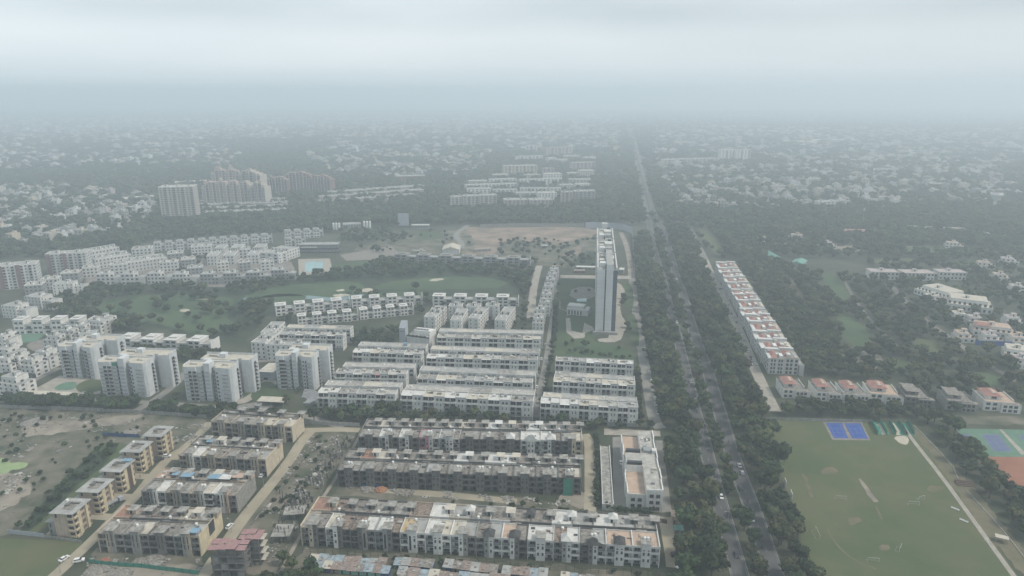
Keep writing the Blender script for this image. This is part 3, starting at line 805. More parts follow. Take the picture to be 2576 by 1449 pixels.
    for _ in range(int(length / 2.1)):      # clutter on the roofs
        x_, front = R.uniform(.6, length - 3), R.random() < .5
        y_ = R.uniform(4.4, DA - 2) if front else y0 + R.uniform(.6, max(.8, DB - 2.4))
        k_ = R.random()
        if k_ < .45: MB().box(0, 0, 0, R.uniform(.5, 2.2), R.uniform(.5, 1.6), R.uniform(.25, .9)).build('roof_box', [R.choice(('roof_pale', 'rust_sheet', 'roof_dirty', 'roof_rubble', 'raw_concrete', 'roof_white'))], t, (x_, y_, top))
        elif k_ < .8: MB().box(0, 0, 0, .14, R.uniform(1.2, 2.4), R.uniform(.4, 1.0)).build('roof_wall', ['pale_concrete'], t, (x_, y_, top))
        else: MB().box(0, 0, 0, R.uniform(1.5, 3), .14, R.uniform(.5, 1.1)).build('roof_wall', ['raw_concrete'], t, (x_, y_, top))
    # connecting walls in the light well, dark floor below, and the end walls
    b = MB()
    for i in range(nb + 1):
        x = min(i * pb, length - .2)
        b.box(x, DA, 0, x + .2, y0, top - .3)
        if i < nb and R.random() < .35: b.box(x + .2, DA, top - .5, x + pb * .55, y0, top - .05)
    b.build('well_wall', [cover], t)
    MB().box(-0.25, 0, 0, -0.003, y0 + DB, top + .8).build('end_wall', [ends[0]], t)
    MB().box(length + .003, 0, 0, length + .25, y0 + DB, top + .8).build('end_wall', [ends[1]], t)
    excl_frame(p, rz, -2, -3.5, length + 2, y0 + DB + 2.5)
    return t

p, rz, L = front_line((756, 1323), (1660, 1377), 9.8)
terrace('terrace_row', 'long pale terrace of mixed paint with pointed slate tower roofs above the tin sheds', None, p, rz, L,
        'ccfrd wkfrr rrfqwA gwfrra wofwga wwfwk wkfqg qdplg wpprd lwflw qrplw rddlg lpplp lpflp',
        'cbhr rrh rdh rch rch ark lwH cgp gdh wdH rds rdh wwp rgh rwp rgh rch', cover='roof_dirty', DA=10.4, DB=10.0, ends=('cream_paint', 'cool_white'))
p, rz, L = front_line((849, 1180.6), (1462, 1201.5), 9.8)
t2 = terrace('terrace_row', 'unplastered dark grey terrace with gaping openings beside the dirt lane and green net', None, p, rz, L,
        'rdfrc rcfrd rdfrd rdfrc rgfrd rcfrd rdfrc rdfrd rcfrd rdfrc rdfrk',
        'rdh bbH gkh rdh rdh rdh rdh gwh rch wwH wwH rdh rch rdh rch', ends=('raw_concrete', 'raw_concrete'))
MB().box(0, -0.95, 0.2, 4.4, -0.85, 9.4).build('debris_net', ['net_green'], t2, (L - 8.6, 0, 0))
MB().box(0, -0.5, 0.1, 9, -0.4, 2.4).build('tarpaulin', ['tarp_blue'], t2, (12.5, 0, 0))
p, rz, L = front_line((901.8, 1097), (1464.7, 1109), 9.8)
terrace('terrace_row', 'grey concrete terrace with one pink house and several white ones', None, p, rz, L,
        'rcfrc wwfrc wwfrd pgflc lgfwd rdfrc rcfrd rdprc wwdww wwprd rcfck',
        'rdh gkh rch rdh rdh rch rch rkh rdh gwh rcH rdh wwh rch gch rdh', ends=('pale_concrete', 'cream_paint'))

# beige quarter: four rows with slot windows over dark garages
for (a, b_, spec, back, lab, ends) in (
    ((244, 1338.7), (499, 1349), 'bcfqd qcsqk rdfrd qcfbg', 'abh rdh rdh rdh bkHr bch', 'beige terrace with white roof tanks above the green fence', ('cream_paint', 'yellow_paint')),
    ((355.6, 1233.5), (592.6, 1244), 'qdfww bdfqc bdfwk wwfad', 'aph bdhB rdh bcH adhB akh', 'beige terrace with a black and white pair of houses and blue sheet roofs', ('pale_concrete', 'pale_concrete')),
    ((450, 1143.7), (667, 1156), 'bcfww bkfbd bdfqd bcfbg', 'rch bcHB rdh rch rch ach', 'beige terrace with dark slot windows beside the dusty road', ('beige_paint', 'cream_paint')),
    ((531, 1059), (732.8, 1073.4), 'bdfbd bdfqcB bcfck bkfck', 'rch rdh rdh bch', 'beige terrace at the end of the dusty road below the line of wall trees', ('beige_paint', 'cream_paint'))):
    p, rz, L = front_line(a, b_, 10.0)
    t = terrace('terrace_row', lab, None, p, rz, L, spec, back,
            DA=9.4, GAP=1.6, DB=8.8 if a[1] > 1100 else 4.0, F=3.15, bayf=0.66, stilt=True, slot=True, ends=ends)
    if 1200 < a[1] < 1300:
        # the black and white pair: dark balcony bands
        for k in (1, 2, 3): MB().box(0, -0.35, k * 3.15 - .35, 7.2, -0.06, k * 3.15 + .25).build('balcony_band', ['dark_paint'], t, (L - 17.6, 0, 0))
        for xx, yy, m_ in ((13.5, 10.4, 'blue_sheet'), (27.5, 9.8, 'blue_sheet'), (33.2, 9.8, 'roof_white'), (38.5, 11.5, 'roof_peach')):
            b = MB()
            for px_ in (0.1, 5.0):
                for py_ in (0.1, 3.4): b.box(px_, py_, 0, px_ + .12, py_ + .12, 2.3, 1)
            b.box(-.2, -.3, 2.3, 5.4, 3.9, 2.4, 0); b.build('sun_roof', [m_, 'steel_dark'], t, (xx, yy, 9.45))
    if a[1] > 1300:
        b = MB()
        for px_ in (0.1, 3.2):
            for py_ in (0.1, 2.7): b.box(px_, py_, 0, px_ + .12, py_ + .12, 2.2, 1)
        b.box(-.2, -.3, 2.2, 3.5, 3.2, 2.28, 0); b.build('sun_roof', ['blue_sheet', 'steel_dark'], t, (L - 3.8, 0.2, 9.45))
        MB().box(0, 0, 4.2, .12, 4.6, 10.2).build('tarpaulin', ['dark_paint'], t, (L + .26, 8.0, 0))
        water_tank(t, 3.4, 16.5, 9.45, 1.0, 'tank_yellow')

# five detached beige blocks in a line
def detached_block(i, a, b_, lab, roofsheet=False):
    p, rz, L = front_line(a, b_, 13.0)
    L = 10.0; rz = math.radians(-4.5)
    t = thing('apartment_block', lab, 'apartment block', p, rz)
    D, F, H = 11.0, 3.05, 12.2
    b = MB()
    b.box(0.6, 0.5, 0, L - 0.4, D, H, 0)                     # body
    b.box(0.6, 0.3, 0, 6.6, 0.5, H, 0)
    b.build('wall', ['peach_paint'], t)
    # right side: yellow piers, recessed balconies between them
    bb = MB()
    bb.box(L - 0.4, 2.6, 0, L + 0.35, 4.6, H, 0); bb.box(L - 0.4, 7.8, 0, L + 0.35, 9.2, H, 0)
    bb.build('pier', ['yellow_paint'], t)
    if i == 2: MB().box(L - 0.39, 4.6, 0, L + 0.3, 7.8, H).build('panel', ['brown_paint'], t)
    rb = MB()
    z = H
    rb.box(-0.5, -0.6, z, L + .8, 2.6, z + .25); rb.box(-0.5, D - 2.6, z, L + .8, D + .6, z + .25)
    rb.box(-0.5, 2.6, z, 2.4, D - 2.6, z + .25); rb.box(L - 2.0, 2.6, z, L + .8, D - 2.6, z + .25)
    rb.build('roof', ['roof_grey'], t)
    MB().box(2.6, 2.8, z - .4, L - 2.2, D - 2.8, z + .01).build('roof_terrace', ['roof_dirty'], t)
    MB().box(2.4, 5.4, z + .02, 4.2, D - 2.6, z + .7).box(4.2, D - 3.4, z + .02, L - 2, D - 2.6, z + .6).build('stair_room', ['raw_concrete'], t)
    for k in range(4):
        window(t, 7.0, 0.48, k * F + .9, 2.3, 1.5, 'void')
        railing(t, 6.7, 0.15, k * F + .05, 2.9, .8, 'yellow_paint', t=.3)
        if i != 2:
            for y in (4.9, 6.3): window(t, L - .38, y, k * F + .7, 1.2, 1.9, 'brown', rz=math.pi / 2)
        window(t, L - .38, 9.4, k * F + .9, 1.3, 1.5, 'void', rz=math.pi / 2)
        window(t, L - .38, 0.9, k * F + .9, 1.5, 1.5, 'void', rz=math.pi / 2)
        railing(t, L + .3, 0.6, k * F + .05, 2.0, .8, 'yellow_paint', rz=math.pi / 2, t=.5)
    # lower wing on the left with its own flat roofs
    MB().box(-3.4, 1.2, 0, 0.6, 8.6, 6.9, 0).box(-4.2, .7, 6.9, 0.58, 5.0, 7.1, 1).box(-5.0, 5.0, 8.2, 0.58, 9.2, 8.4, 1).box(-3.4, 5.4, 6.9, 0.59, 8.6, 8.2, 0).build('wing', ['pale_concrete', 'roof_grey'], t)
    for k in range(2): window(t, -2.6, 1.18, 1.2 + k * 3, .5, 1.6, 'void')
    window(t, 1.4, .28, 9.8, 1.0, 1.9, 'void')
    if roofsheet:
        MB().box(0, 0, 0, 4.4, 2.8, .12, 0).build('sun_roof', ['blue_sheet'], t, (L - 4.6, D - 2.6, z + .9))
    if i in (0, 3): water_tank(t, 1.4, 8.8, z + .25, 1.0)
    excl_frame(p, rz, -6, -2, L + 4, D + 2)
for i, (a, b_, lab, s) in enumerate((((126.2, 1287), (180.5, 1289.5), 'beige four storey block beside the grey fence end, water stained side wing', False),
    ((192.6, 1233), (243.7, 1234.4), 'beige four storey block behind the parked tanker trailer', False),
    ((251.8, 1181.7), (302, 1183.8), 'beige four storey block with dark brown panel and pale blue roof sheet', True),
    ((303, 1132.8), (359.4, 1136), 'beige four storey block facing the white car on the courtyard lane', False),
    ((359.4, 1093.7), (403, 1095.3), 'beige four storey block next to the blue fence and rubble heap', False))):
    detached_block(i, a, b_, lab, s)

# ------------------------------------------------------------------ white terraces, garages below and set-back top floor
WF = 3.0
def white_module_mesh(W, bay, D, roof, shade):
    def mk():
        b = MB(); F = WF; z2 = 2.7 + 2 * F
        # solid white wall part
        b.box(bay, 0, 2.7, W, D, z2, 0)
        b.box(bay, 0.25, 0, W, D, 2.7, 2)
        # balcony part: back wall, slabs, centre pier, stilts
        b.box(0, 1.5, 2.7, bay, D, z2, 0)
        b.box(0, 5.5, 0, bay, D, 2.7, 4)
        for z in (2.7, 2.7 + F): b.box(0, -0.25, z - .2, bay, 1.5, z, 0)
        b.box(bay / 2 - .55, 0.1, 2.7, bay / 2 + .55, 1.5, z2 - .2, 2)
        for x in (0.0, bay / 2 - .2, bay - .41): b.box(x, 0.05, 0, x + .4, .5, 2.5, 2)
        # parapet band, terraces on it
        b.box(0, -0.3, z2 - .25, W, 1.6, z2, 0, 3); b.box(0, -0.3, z2, W, -0.1, z2 + .75, 0)
        b.box(bay - .1, -0.1, z2, bay + .1, 1.6, z2 + .9, 0)
        # top floor set back
        b.box(0, 2.4, z2, bay, D, z2 + F, 2); b.box(bay, 1.6, z2, W, D, z2 + F, 1)
        b.box(bay / 2 - .1, 1.2, z2, bay / 2 + .1, 2.4, z2 + F - .3, 0)
        b.box(0, 0.9, z2 + F, bay, D, z2 + F + .2, 0, 3); b.box(bay, 1.45, z2 + F, W, D, z2 + F + .2, 2, 3)
        b.box(0, D - .2, z2 + F + .2, W, D, z2 + F + .7, 2)
        b.box(-.1, 1.5, z2 + F + .2, .1, D - .2, z2 + F + .9, 0); b.box(bay - .1, 1.6, z2 + F + .2, bay + .1, D - .2, z2 + F + .7, 1); b.box(bay + .1, 1.5, z2 + F + .2, W, 1.7, z2 + F + .6, 1)
        return b.mesh('house', ['white_paint', 'cool_white', 'grey_paint', roof, 'void_dark'])
    return shared(('wmod', W, bay, D, roof), mk)
def white_terrace(a, b_, nm, lab, ends=(True, True), start_wall=False, awning=None, D=9.0):
    p, rz, L = front_line(a, b_, 12.6)
    # the pixel line is the eave of the top floor, 1.2 m behind the front wall
    p = p + Vector((math.sin(rz), -math.cos(rz), 0)) * 1.2
    t = thing('white_terrace', lab, 'terrace', p, rz)
    pitch = L / nm; bay = round(pitch * .52, 2); W = round(pitch, 3); z2 = 2.7 + 2 * WF
    for i in range(nm):
        h = link('house', white_module_mesh(W, bay, D, R.choice(('roof_pale', 'roof_pale', 'roof_grey', 'roof_cream', 'roof_white', 'roof_concrete')), 0), t, (i * pitch, 0, 0))
        for k in (0, 1):
            z = 2.7 + k * WF
            for x in (.25, bay / 2 + .6):
                window(h, x, 1.48, z + .1, bay / 2 - 1.0, 2.2, 'dark'); railing(h, x - .2, -.22, z, bay / 2 - .4, .85)
        for x in (bay + (W - bay) * .28, bay + (W - bay) * .62):
            window(h, x, -.02, 2.7 + WF + .7, .5, 1.6, 'dark'); window(h, x - .25, -.02, 3.1, 1.0, 1.0, 'dark')
            window(h, x - .35, 1.58, z2 + .5, 1.25, 1.5, 'dark')
        for x in (.15, bay / 2 + .15): window(h, x, 2.38, z2 + .1, bay / 2 - .35, 2.3, 'dark' if R.random() < .85 else 'blue')
        if R.random() < .4: water_tank(h, W * R.uniform(.3, .8), D * R.uniform(.5, .8), z2 + WF + .2, .8)
        for _ in range(4):
            if R.random() < .7: MB().box(0, 0, 0, R.uniform(.8, 2.6), R.uniform(.6, 2.0), R.uniform(.4, 1.7)).build('roof_box', [R.choice(('roof_white', 'grey_paint', 'roof_cream', 'roof_dirty'))], h, (W * R.uniform(.1, .7), D * R.uniform(.4, .7), z2 + WF + .2))
        if R.random() < .25: MB().box(0, .1, z2 + WF + .1, bay, 1.2, z2 + WF + .28).build('awning', ['white_paint'], h)
        if awning == i: MB().box(bay * .5, -.2, z2 + WF - .1, bay, 1.4, z2 + WF + .3).box(bay * .5, -.5, z2 - .5, bay, -.32, z2 + .2).build('awning', ['pink_paint'], h)
    for x0, x1 in ((-.28, -.004), (L + .004, L + .28)):
        MB().box(x0, -.2, 0, x1, D, z2 + .8).box(x0, 1.6, z2 + .8, x1, D, z2 + WF + .7).build('end_wall', ['white_paint'], t)
    for k in range(3): 
        for y in (3, 5.6): window(t, L + .3, y, 3.4 + k * 3.0, .5, 1.3, 'dark', rz=math.pi / 2)
    excl_frame(p, rz, -1, -2.2, L + 1, D + 1)
    return t
def rear_mesh(W, D, roof):
    def mk():
        b = MB(); H = 2.7 + 3 * WF
        half = W / 2
        b.box(0, 0, 0, half, D, H, 0, 1); b.box(half, .55, 0, W, D, H - .1, 2, 1)
        b.box(half * .32, -.45, 6, half * .68, 0, H - .5, 3)
        b.box(0, 0, H, half, .2, H + .5, 0); b.box(half, .55, H - .1, W, .75, H + .3, 2)
        b.box(0, D - .2, H, half, D, H + .5, 0)
        b.box(half + .02, D - .2, H - .1, W, D, H + .45, 2)
        return b.mesh('house', ['white_paint', roof, 'cool_white', 'ochre_paint'])
    return shared(('rear', W, D, roof), mk)
def white_rear(a, b_, nm, lab, D=8.2):
    p, rz, L = front_line(a, b_, 12.4)
    t = thing('white_terrace', lab, 'terrace', p, rz)
    pitch = L / nm; W = round(pitch, 3); half = W / 2
    for i in range(nm):
        h = link('house', rear_mesh(W, D, R.choice(('roof_pale', 'roof_grey', 'roof_pale', 'roof_cream', 'roof_concrete'))), t, (i * pitch, 0, 0))
        for x in (half * .2, half * .74): window(h, x, -.02, 9.3, .4, 1.3, 'dark'); 
        for x in (half + .4, half + half * .55): window(h, x, .53, 9.2, half * .36, 1.5, 'dark'); window(h, x, .53, 6.1, half * .36, 1.5, 'dark')
        if R.random() < .3: water_tank(h, half * .5, D * .6, 2.7 + 3 * WF, .9)
    for x0, x1 in ((-.26, -.004), (L + .004, L + .26)): MB().box(x0, 0, 0, x1, D, 2.7 + 3 * WF + .5).build('end_wall', ['white_paint'], t)
    for k in range(4): 
        for y in (2.2, 5.2): window(t, L + .28, y, 1.4 + k * 3.0, .6, 1.3, 'dark', rz=math.pi / 2)
    excl_frame(p, rz, -1, -1.6, L + 1, D + 2)
    return t
F1 = 'white terrace with set-back top floor '
F2 = 'white terrace showing its bowed rear '
for args in (((1008.7, 991), (1339.6, 1008.7), 6, F1 + 'facing the grey concrete terraces across the trees'),
             ((1049.7, 950), (1338, 961.8), 6, F1 + 'second of four behind the grey concrete terraces'),
             ((1073, 897.4), (1351.3, 905), 6, F1 + 'third of four behind the grey concrete terraces'),
             ((1099.7, 846.6), (1360, 852.4), 6, F1 + 'beside the blank white hall with a wedge tower'),
             ((799.7, 985), (993, 991), 4, F1 + 'standing over the grass amphitheatre'),
             ((843.8, 936.4), (1020.4, 940.3), 4, F1 + 'with a pink awning'),
             ((887.6, 883.7), (1059.5, 889.5), 4, F1 + 'in front of the blank white hall'),
             ((1360, 1010.6), (1604.4, 1024.3), 5, F1 + 'nearest the long hall with brown terraces'),
             ((1392.7, 956), (1597.4, 967.7), 5, F1 + 'middle of three beside the service road'),
             ((1398, 905), (1592.7, 915), 5, F1 + 'below the round lawn of the slab tower'),
             ((702, 838.8), (862, 842.6), 4, F1 + 'behind the apartment tower with the white kiosk')):
    white_terrace(*args, awning=2 if 'pink' in args[3] else None)
for args in (((1018, 979), (1343.5, 993), 6, F2 + 'behind the one facing the grey concrete terraces'),
             ((1055.6, 930.6), (1345.8, 944), 6, F2 + 'between the second and third front rows'),
             ((1083, 877.8), (1355, 887.6), 6, F2 + 'between the third and fourth front rows'),
             ((1104.4, 833), (1365, 838.8), 6, F2 + 'under the narrow gable-ended blocks'),
             ((817.3, 967.7), (1004.8, 973.5), 4, F2 + 'behind the row over the amphitheatre'),
             ((862.2, 920.8), (1040, 924.7), 4, F2 + 'behind the row with a pink awning'),
             ((901.3, 868), (1070, 873.9), 4, F2 + 'with a blue roof box'),
             ((1366, 999), (1602.4, 1012.6), 5, F2 + 'behind the row nearest the long hall'),
             ((1395.4, 944), (1595.8, 958), 5, F2 + 'behind the middle row by the service road'),
             ((719.6, 823), (880, 827), 4, F2 + 'by the golf course corner')):
    o = white_rear(*args)
    if 'blue roof box' in args[3]: MB().box(0, 0, 0, 2.6, 2.2, 1.6).build('roof_box', ['blue_sheet'], o, (33, 3, 12.2))

# ------------------------------------------------------------------ apartment towers with stacked balconies
def white_tower(a, b_, base, lab, shift=6.0, wall='tower_white', accent='white_paint', net=False, H=None, depth2=15.0):
    p0 = G(*base); q = G(*a, 23.0)
    rz = math.radians(-4.5)
    Ht = H or 23.5
    p, _, L = front_line(a, b_, Ht)
    t = thing('apartment_tower', lab, 'apartment tower', p, rz)
    F = 2.62; n = int(Ht // F); w = L
    b = MB()
    c0, c1 = w * .42, w * .56
    # front block: left and right wings with curved-ish stepped fronts, recess round the core
    b.poly([(0, .8), (1.2, 0), (c0 - 5.4, .2), (c0 - 4.9, 1.0), (c0 - 4.2, 1.0), (c0 - 1.0, 1.6), (c0 - 1.0, 9.5), (0, 9.5)], 0, Ht, 0, 1)
    b.poly([(c1 + 1.0, 2.4), (c1 + 3.2, 2.0), (c1 + 3.6, .2), (w - 1.5, -.6), (w, .4), (w, 9.5), (c1 + 1.0, 9.5)], 0, Ht, 0, 1)
    b.box(c0 - 1.0, 6.4, 0, c1 + 1.0, 9.48, Ht - .3, 0, 1)
    # rear block reaching farther to the right
    b.poly([(4, depth2), (w - 4, depth2), (w - 4, depth2 + 2.5), (w - 1, depth2 + 2.5), (w - 1, depth2), (w + shift, depth2 + .5), (w + shift, depth2 + 9.4), (4, depth2 + 9.4)], 0, Ht - .4, 0, 1)
    b.box(w * .25, 9.5, 0, w * .75, depth2 + .01, Ht - .8, 0, 1)
    # parapets
    for (x0, y0, x1, y1) in ((0.1, 9.2, w - .1, 9.5), (0.1, 1.0, .35, 9.2), (w - .35, .9, w - .1, 9.2), (4, depth2 + 9.1, w + shift, depth2 + 9.38), (w + shift - .3, depth2 + .6, w + shift - .02, depth2 + 9.1)):
        b.box(x0, y0, Ht - .45, x1, y1, Ht + .9, 0)
    b.build('wall', [wall, 'roof_cream'], t)
    # core with screens
    cb = MB().box(c0 + .3, .2, 0, c1 - .3, 6.5, Ht + 2.6, 0)
    cb.build('stair_core', [wall], t)
    for k in range(n): MB().box(c0 + .65, .08, k * F + .6, c1 - .65, .22, k * F + F - .35).build('screen', ['screen_grey'], t)
    for k in range(n):
        z = k * F
        for (x, ww, y) in ((1.6, 4.4, .12), (c0 - 6.6, 1.9, .22), (c0 - 3.9, 3.2, 1.5), (c1 + 1.1, 1.9, 2.3), (w - 6.4, 4.2, -.1)):
            if z + 2.6 < Ht: balcony(t, x, y, z + .05, ww, accent, 'grey_paint', hs=.95)
        for x in (6.4, c1 + 4.0, w - 1.7): window(t, x, -.1 if x > c1 else .1, z + .8, .9, 1.4, 'dark')
        # right flank of the rear block
        if z + 2.6 < Ht - .5: balcony(t, w + shift, depth2 + 3.0, z + .05, 3.2, accent, 'grey_paint', rz=math.pi / 2, hs=.95)
        if z + 2.6 < Ht: balcony(t, w + .0, 6.2, z + .05, 2.4, accent, 'grey_paint', rz=math.pi / 2, hs=.95)
    if net: MB().box(c0 - 3.9, .3, Ht - 2.7, c0 - .6, .42, Ht - .3).build('balcony_net', ['net_green'], t)
    MB().box(w * .5, depth2 + 2, Ht - .4, w * .5 + 4, depth2 + 6, Ht + 2.6).build('stair_room', [wall], t)
    MB().box(w * .26, 10.4, Ht - .8, w * .26 + 5, 13, Ht + 1).build('plant_room', [wall], t)
    for k in range(4): water_tank(t, w * .3 + k * 1.5, 11.5, Ht - .8, .9)
    for (x, y, ww) in ((3, 4, 5), (w - 8, 4, 4), (8, depth2 + 4, 6)): MB().box(x, y, Ht - .4, x + ww, y + .2, Ht + .7).box(x, y + .2, Ht - .4, x + .2, y + 2.2, Ht + .6).build('roof_kerb', ['roof_grey'], t)
    excl_frame(p, rz, -2, -3, w + shift + 2, depth2 + 12)
    return t
white_tower((143, 871), (244.6, 866), (153, 944), 'white apartment tower beside the playground court', shift=7)
white_tower((243, 910), (368.5, 911), (254.8, 989.5), 'white apartment tower with a green net under its roof', shift=7, net=True)
white_tower((457, 922.5), (583.7, 925), (463.4, 997), 'white apartment tower next to the planted driveway', shift=6)
white_tower((689.4, 895), (793.3, 893), (694.8, 966), 'white apartment tower above the stepped amphitheatre', shift=5, depth2=13)
# small flat kiosk between the towers
def flat_pavilion(a, b_, z, D, lab, wall='screen_grey', roof='roof_white', name='pavilion', H=None, over=.4):
    p, rz, L = front_line(a, b_, z)
    t = thing(name, lab, 'pavilion', p, rz)
    MB().box(0, 0, 0, L, D, z - .3, 0).build('wall', [wall], t)
    MB().box(-over, -over, z - .3, L + over, D + over, z, 0).box(.5, .8, z, L - .5, D - .8, z + .05, 1).build('roof', [roof, 'roof_cream'], t)
    window(t, L * .3, -.02, .2, L * .3, 2.1, 'dark', name='door')
    excl_frame(p, rz, -1, -1, L + 1, D + 1)
    return t
flat_pavilion((651, 934), (686, 936), 6.5, 15, 'low grey hall with white roof rim between two towers')
for (q, lab, D) in ((((62, 990), (183, 995)), 'flat cream canopy beside the oval lawn', 5), (((645, 1009), (713, 1012)), 'flat cream canopy beside the curved lawn', 7.5)):
    p, rz, L = front_line(*q, 3.4)
    t = thing('canopy', lab, 'canopy', p, rz)
    MB().box(0, 0, 3.1, L, D, 3.4).build('roof', ['roof_cream'], t)
    for x in (.6, L / 2, L - .6):
        for y in (.5, D - .5): MB().box(x - .15, y - .15, 0, x + .15, y + .15, 3.1).build('post', ['grey_paint'], t)
    excl_frame(p, rz, 0, 0, L, D)
# amphitheatre steps
p = G(752, 1008); t = thing('amphitheatre', 'stepped grey stone amphitheatre beside the curved lawn', 'amphitheatre', p, 0)
for k in range(6):
    r0, r1 = 5 + k * 1.3, 6.3 + k * 1.3
    pts = [(r1 * math.cos(a_ * math.pi / 16), r1 * math.sin(a_ * math.pi / 16)) for a_ in range(-4, 9)] + [(r0 * math.cos(a_ * math.pi / 16), r0 * math.sin(a_ * math.pi / 16)) for a_ in range(8, -5, -1)]
    MB().poly(pts, 0, .35 + .4 * k).build('step', ['grey_paint'], t)
excl_frame(p, 0, -2, -10, 15, 14)
for (q, lab) in (((213, 1000), 'small square guard cabin near the oval lawn'), ((650, 1030), 'small square guard cabin near the curved path')):
    p = G(*q); t = thing('guard_cabin', lab, 'guard cabin', p, -.08)
    MB().box(-1.6, -1.6, 0, 1.6, 1.6, 3.0).build('wall', ['grey_paint'], t)
    MB().box(-1.9, -1.9, 3.0, 1.9, -1.3, 3.5).box(-1.9, 1.3, 3.0, 1.9, 1.9, 3.5).box(-1.9, -1.3, 3, -1.3, 1.3, 3.5).box(1.3, -1.3, 3, 1.9, 1.3, 3.5).build('roof', ['pale_concrete'], t)
    window(t, -.8, -1.62, 1, 1.6, 1.2, 'dark')

# ------------------------------------------------------------------ slab tower
p, rz, L = front_line((1497, 839), (1549, 844), 0)
rz = math.radians(-6.7)
W_, LEN, H_ = 16.2, 174.0, 54.0
t = thing('slab_tower', 'tall narrow grey slab tower standing end-on beside the service road', 'tower', p, rz)
b = MB()
b.box(0, 1.0, 0, 6.4, LEN / 3 - 2, H_, 0, 1); b.box(7.4, 0, 0, 16.2 - 3.4, LEN / 3 - 2, H_ + 4.5, 0, 1); b.box(6.4, 2.2, 0, 7.4, LEN / 3 - 2, H_, 2, 1)
b.box(16.2 - 3.4, 1.8, 0, 16.2, LEN / 3 - 2, H_ - .5, 3, 1)
b.build('wall', ['clad_panel', 'roof_grey', 'glass_dark', 'glass_blue'], t)
for k in (1, 2):
    y0, y1 = k * LEN / 3, (k + 1) * LEN / 3 - 2
    MB().box(0, y0, 0, 16.2, y1, H_, 0, 1).box(6.2, y0 - 2.05, 0, 10.2, y0 - .01, H_ - 1, 1).build('wall', ['clad_panel', 'roof_grey'], t)
for k in range(3):
    y0, y1 = k * LEN / 3 + 2.5, (k + 1) * LEN / 3 - 2
    MB().box(.05, y0, H_, 1.1, y1, H_ + 1.6).box(15.1, y0, H_, 16.15, y1, H_ + 1.6).box(1.1, y1 - .5, H_, 15.1, y1 - .05, H_ + 1.3).build('parapet', ['roof_white'], t)
    for (x, y, w, d, h, m_) in ((2, 8, 5, 7, 3.4, 'clad_panel'), (8.4, 10, 5, 10, 2.6, 'roof_grey'), (2, 24, 4, 8, 2.2, 'roof_cream'), (7, 28, 7, 12, 3.0, 'roof_white'), (3, 42, 8, 8, 1.6, 'roof_grey'), (10, 44, 3, 5, 3.2, 'dark_paint')):
        MB().box(x, y0 + y * .95, H_, x + w, y0 + (y + d) * .95, H_ + h).build('plant_room', [m_], t)
    MB().box(6.6, y0 + 2, H_, 7.6, y0 + 7, H_ + 2.6).build('lift_shaft', ['dark_paint'], t)
MB().box(5, LEN - 1, H_, 11, LEN + 4, H_ + 6).build('plant_room', ['cool_white'], t)
MB().box(-2, -2.2, 0, 18, 1.0, 2.2).build('entrance', ['pale_concrete'], t)
for k in range(17):
    MB().box(-.03, 1.0, 3 * k + 3.0, 6.43, .97, 3 * k + 3.06).build('panel_joint', ['grey_paint'], t)
    MB().box(7.37, -.03, 3 * k + 3.0, 12.83, .0, 3 * k + 3.06).build('panel_joint', ['grey_paint'], t)
    for j in range(8): window(t, 16.22, 5 + j * 6.4, 3 * k + 1.0, 4.2, 1.7, 'dark', rz=math.pi / 2)
    for j in range(6): window(t, -.02, 40 - j * 6.4, 3 * k + 1.0, 4.2, 1.7, 'dark', rz=-math.pi / 2)
excl_frame(p, rz, -4, -5, 22, LEN + 4)
# pavilion beside it
p, rz, L = front_line((1426, 771), (1479, 776), 7.5); t = thing('pavilion', 'white pavilion with tall slit windows beside the slab tower', 'pavilion', p, rz)
MB().box(0, 0, 0, L, 12, 5.4, 0).box(0, 1.5, 5.4, L - 4, 11, 8, 0).build('wall', ['cool_white'], t)
MB().box(-.3, -.3, 5.4, L + .3, 1.5, 5.7).box(.5, 2, 8, L - 4.5, 10.5, 8.2).build('roof', ['roof_white'], t)
for k in range(5): window(t, 1.5 + k * 2.7, -.02, .3, 1.2, 4.2, 'dark')
excl_frame(p, rz, -1, -1, L + 1, 13)

# ------------------------------------------------------------------ blank white hall with a wedge tower
p, rz, L = front_line((1023.5, 873), (1081, 880), 0)
t = thing('assembly_hall', 'blank white hall with planted roof terrace and a wedge-shaped tower', 'hall', p, rz)
MB().box(0, 0, 0, L, 13, 9.0, 0).build('wall', ['white_paint'], t)
MB().box(0, 4.5, 9.0, L, 13, 9.2, 0).box(0, 0, 9.0, L, .3, 10.0, 1).box(L - .3, .3, 9, L, 13, 13.2, 2).box(3.4, 6, 9.2, L - .3, 12.8, 12.6, 2).build('roof_terrace', ['roof_grey', 'glass_dark', 'white_paint'], t)
for k in range(5): MB().box(.8 + k * 3.2, .5, 9.0, 3.2 + k * 3.2, 1.6, 10.2).build('planter', ['dark_scrub'], t)
for k in range(5): MB().box(4 + k * 2.4, 7, 12.6, 5.6 + k * 2.4, 9, 13.6).build('air_conditioner', ['grey_paint'], t)
for x in (3.0, L - 5.6): window(t, x, -.02, .3, 2.8, 2.6, 'dark')
MB().box(2.4, -.9, 3.1, L - 2.4, 0, 3.3).build('awning', ['grey_paint'], t)
MB().poly([(-5.6, -1), (-.6, -.4), (-.6, 4.5), (-5.6, 3)], 0, 15.5, 0, 0).build('tower', ['screen_grey'], t)
b = MB(); b._add([(-5.6, -1, 15.5), (-.6, -.4, 15.5), (-.6, 4.5, 15.5), (-5.6, 3, 15.5), (-.6, 4.5, 20.5), (-5.6, 3, 20.5)], [(0, 1, 4, 5), (2, 3, 5, 4), (0, 5, 3), (1, 2, 4)], 0)
b.build('tower_top', ['screen_grey'], t)
for k in range(3): window(t, -4.9 + k * 1.3, -1.05 + k * .15, 12.6, .8, .9, 'dark')
excl_frame(p, rz, -7, -3, L + 1, 15)

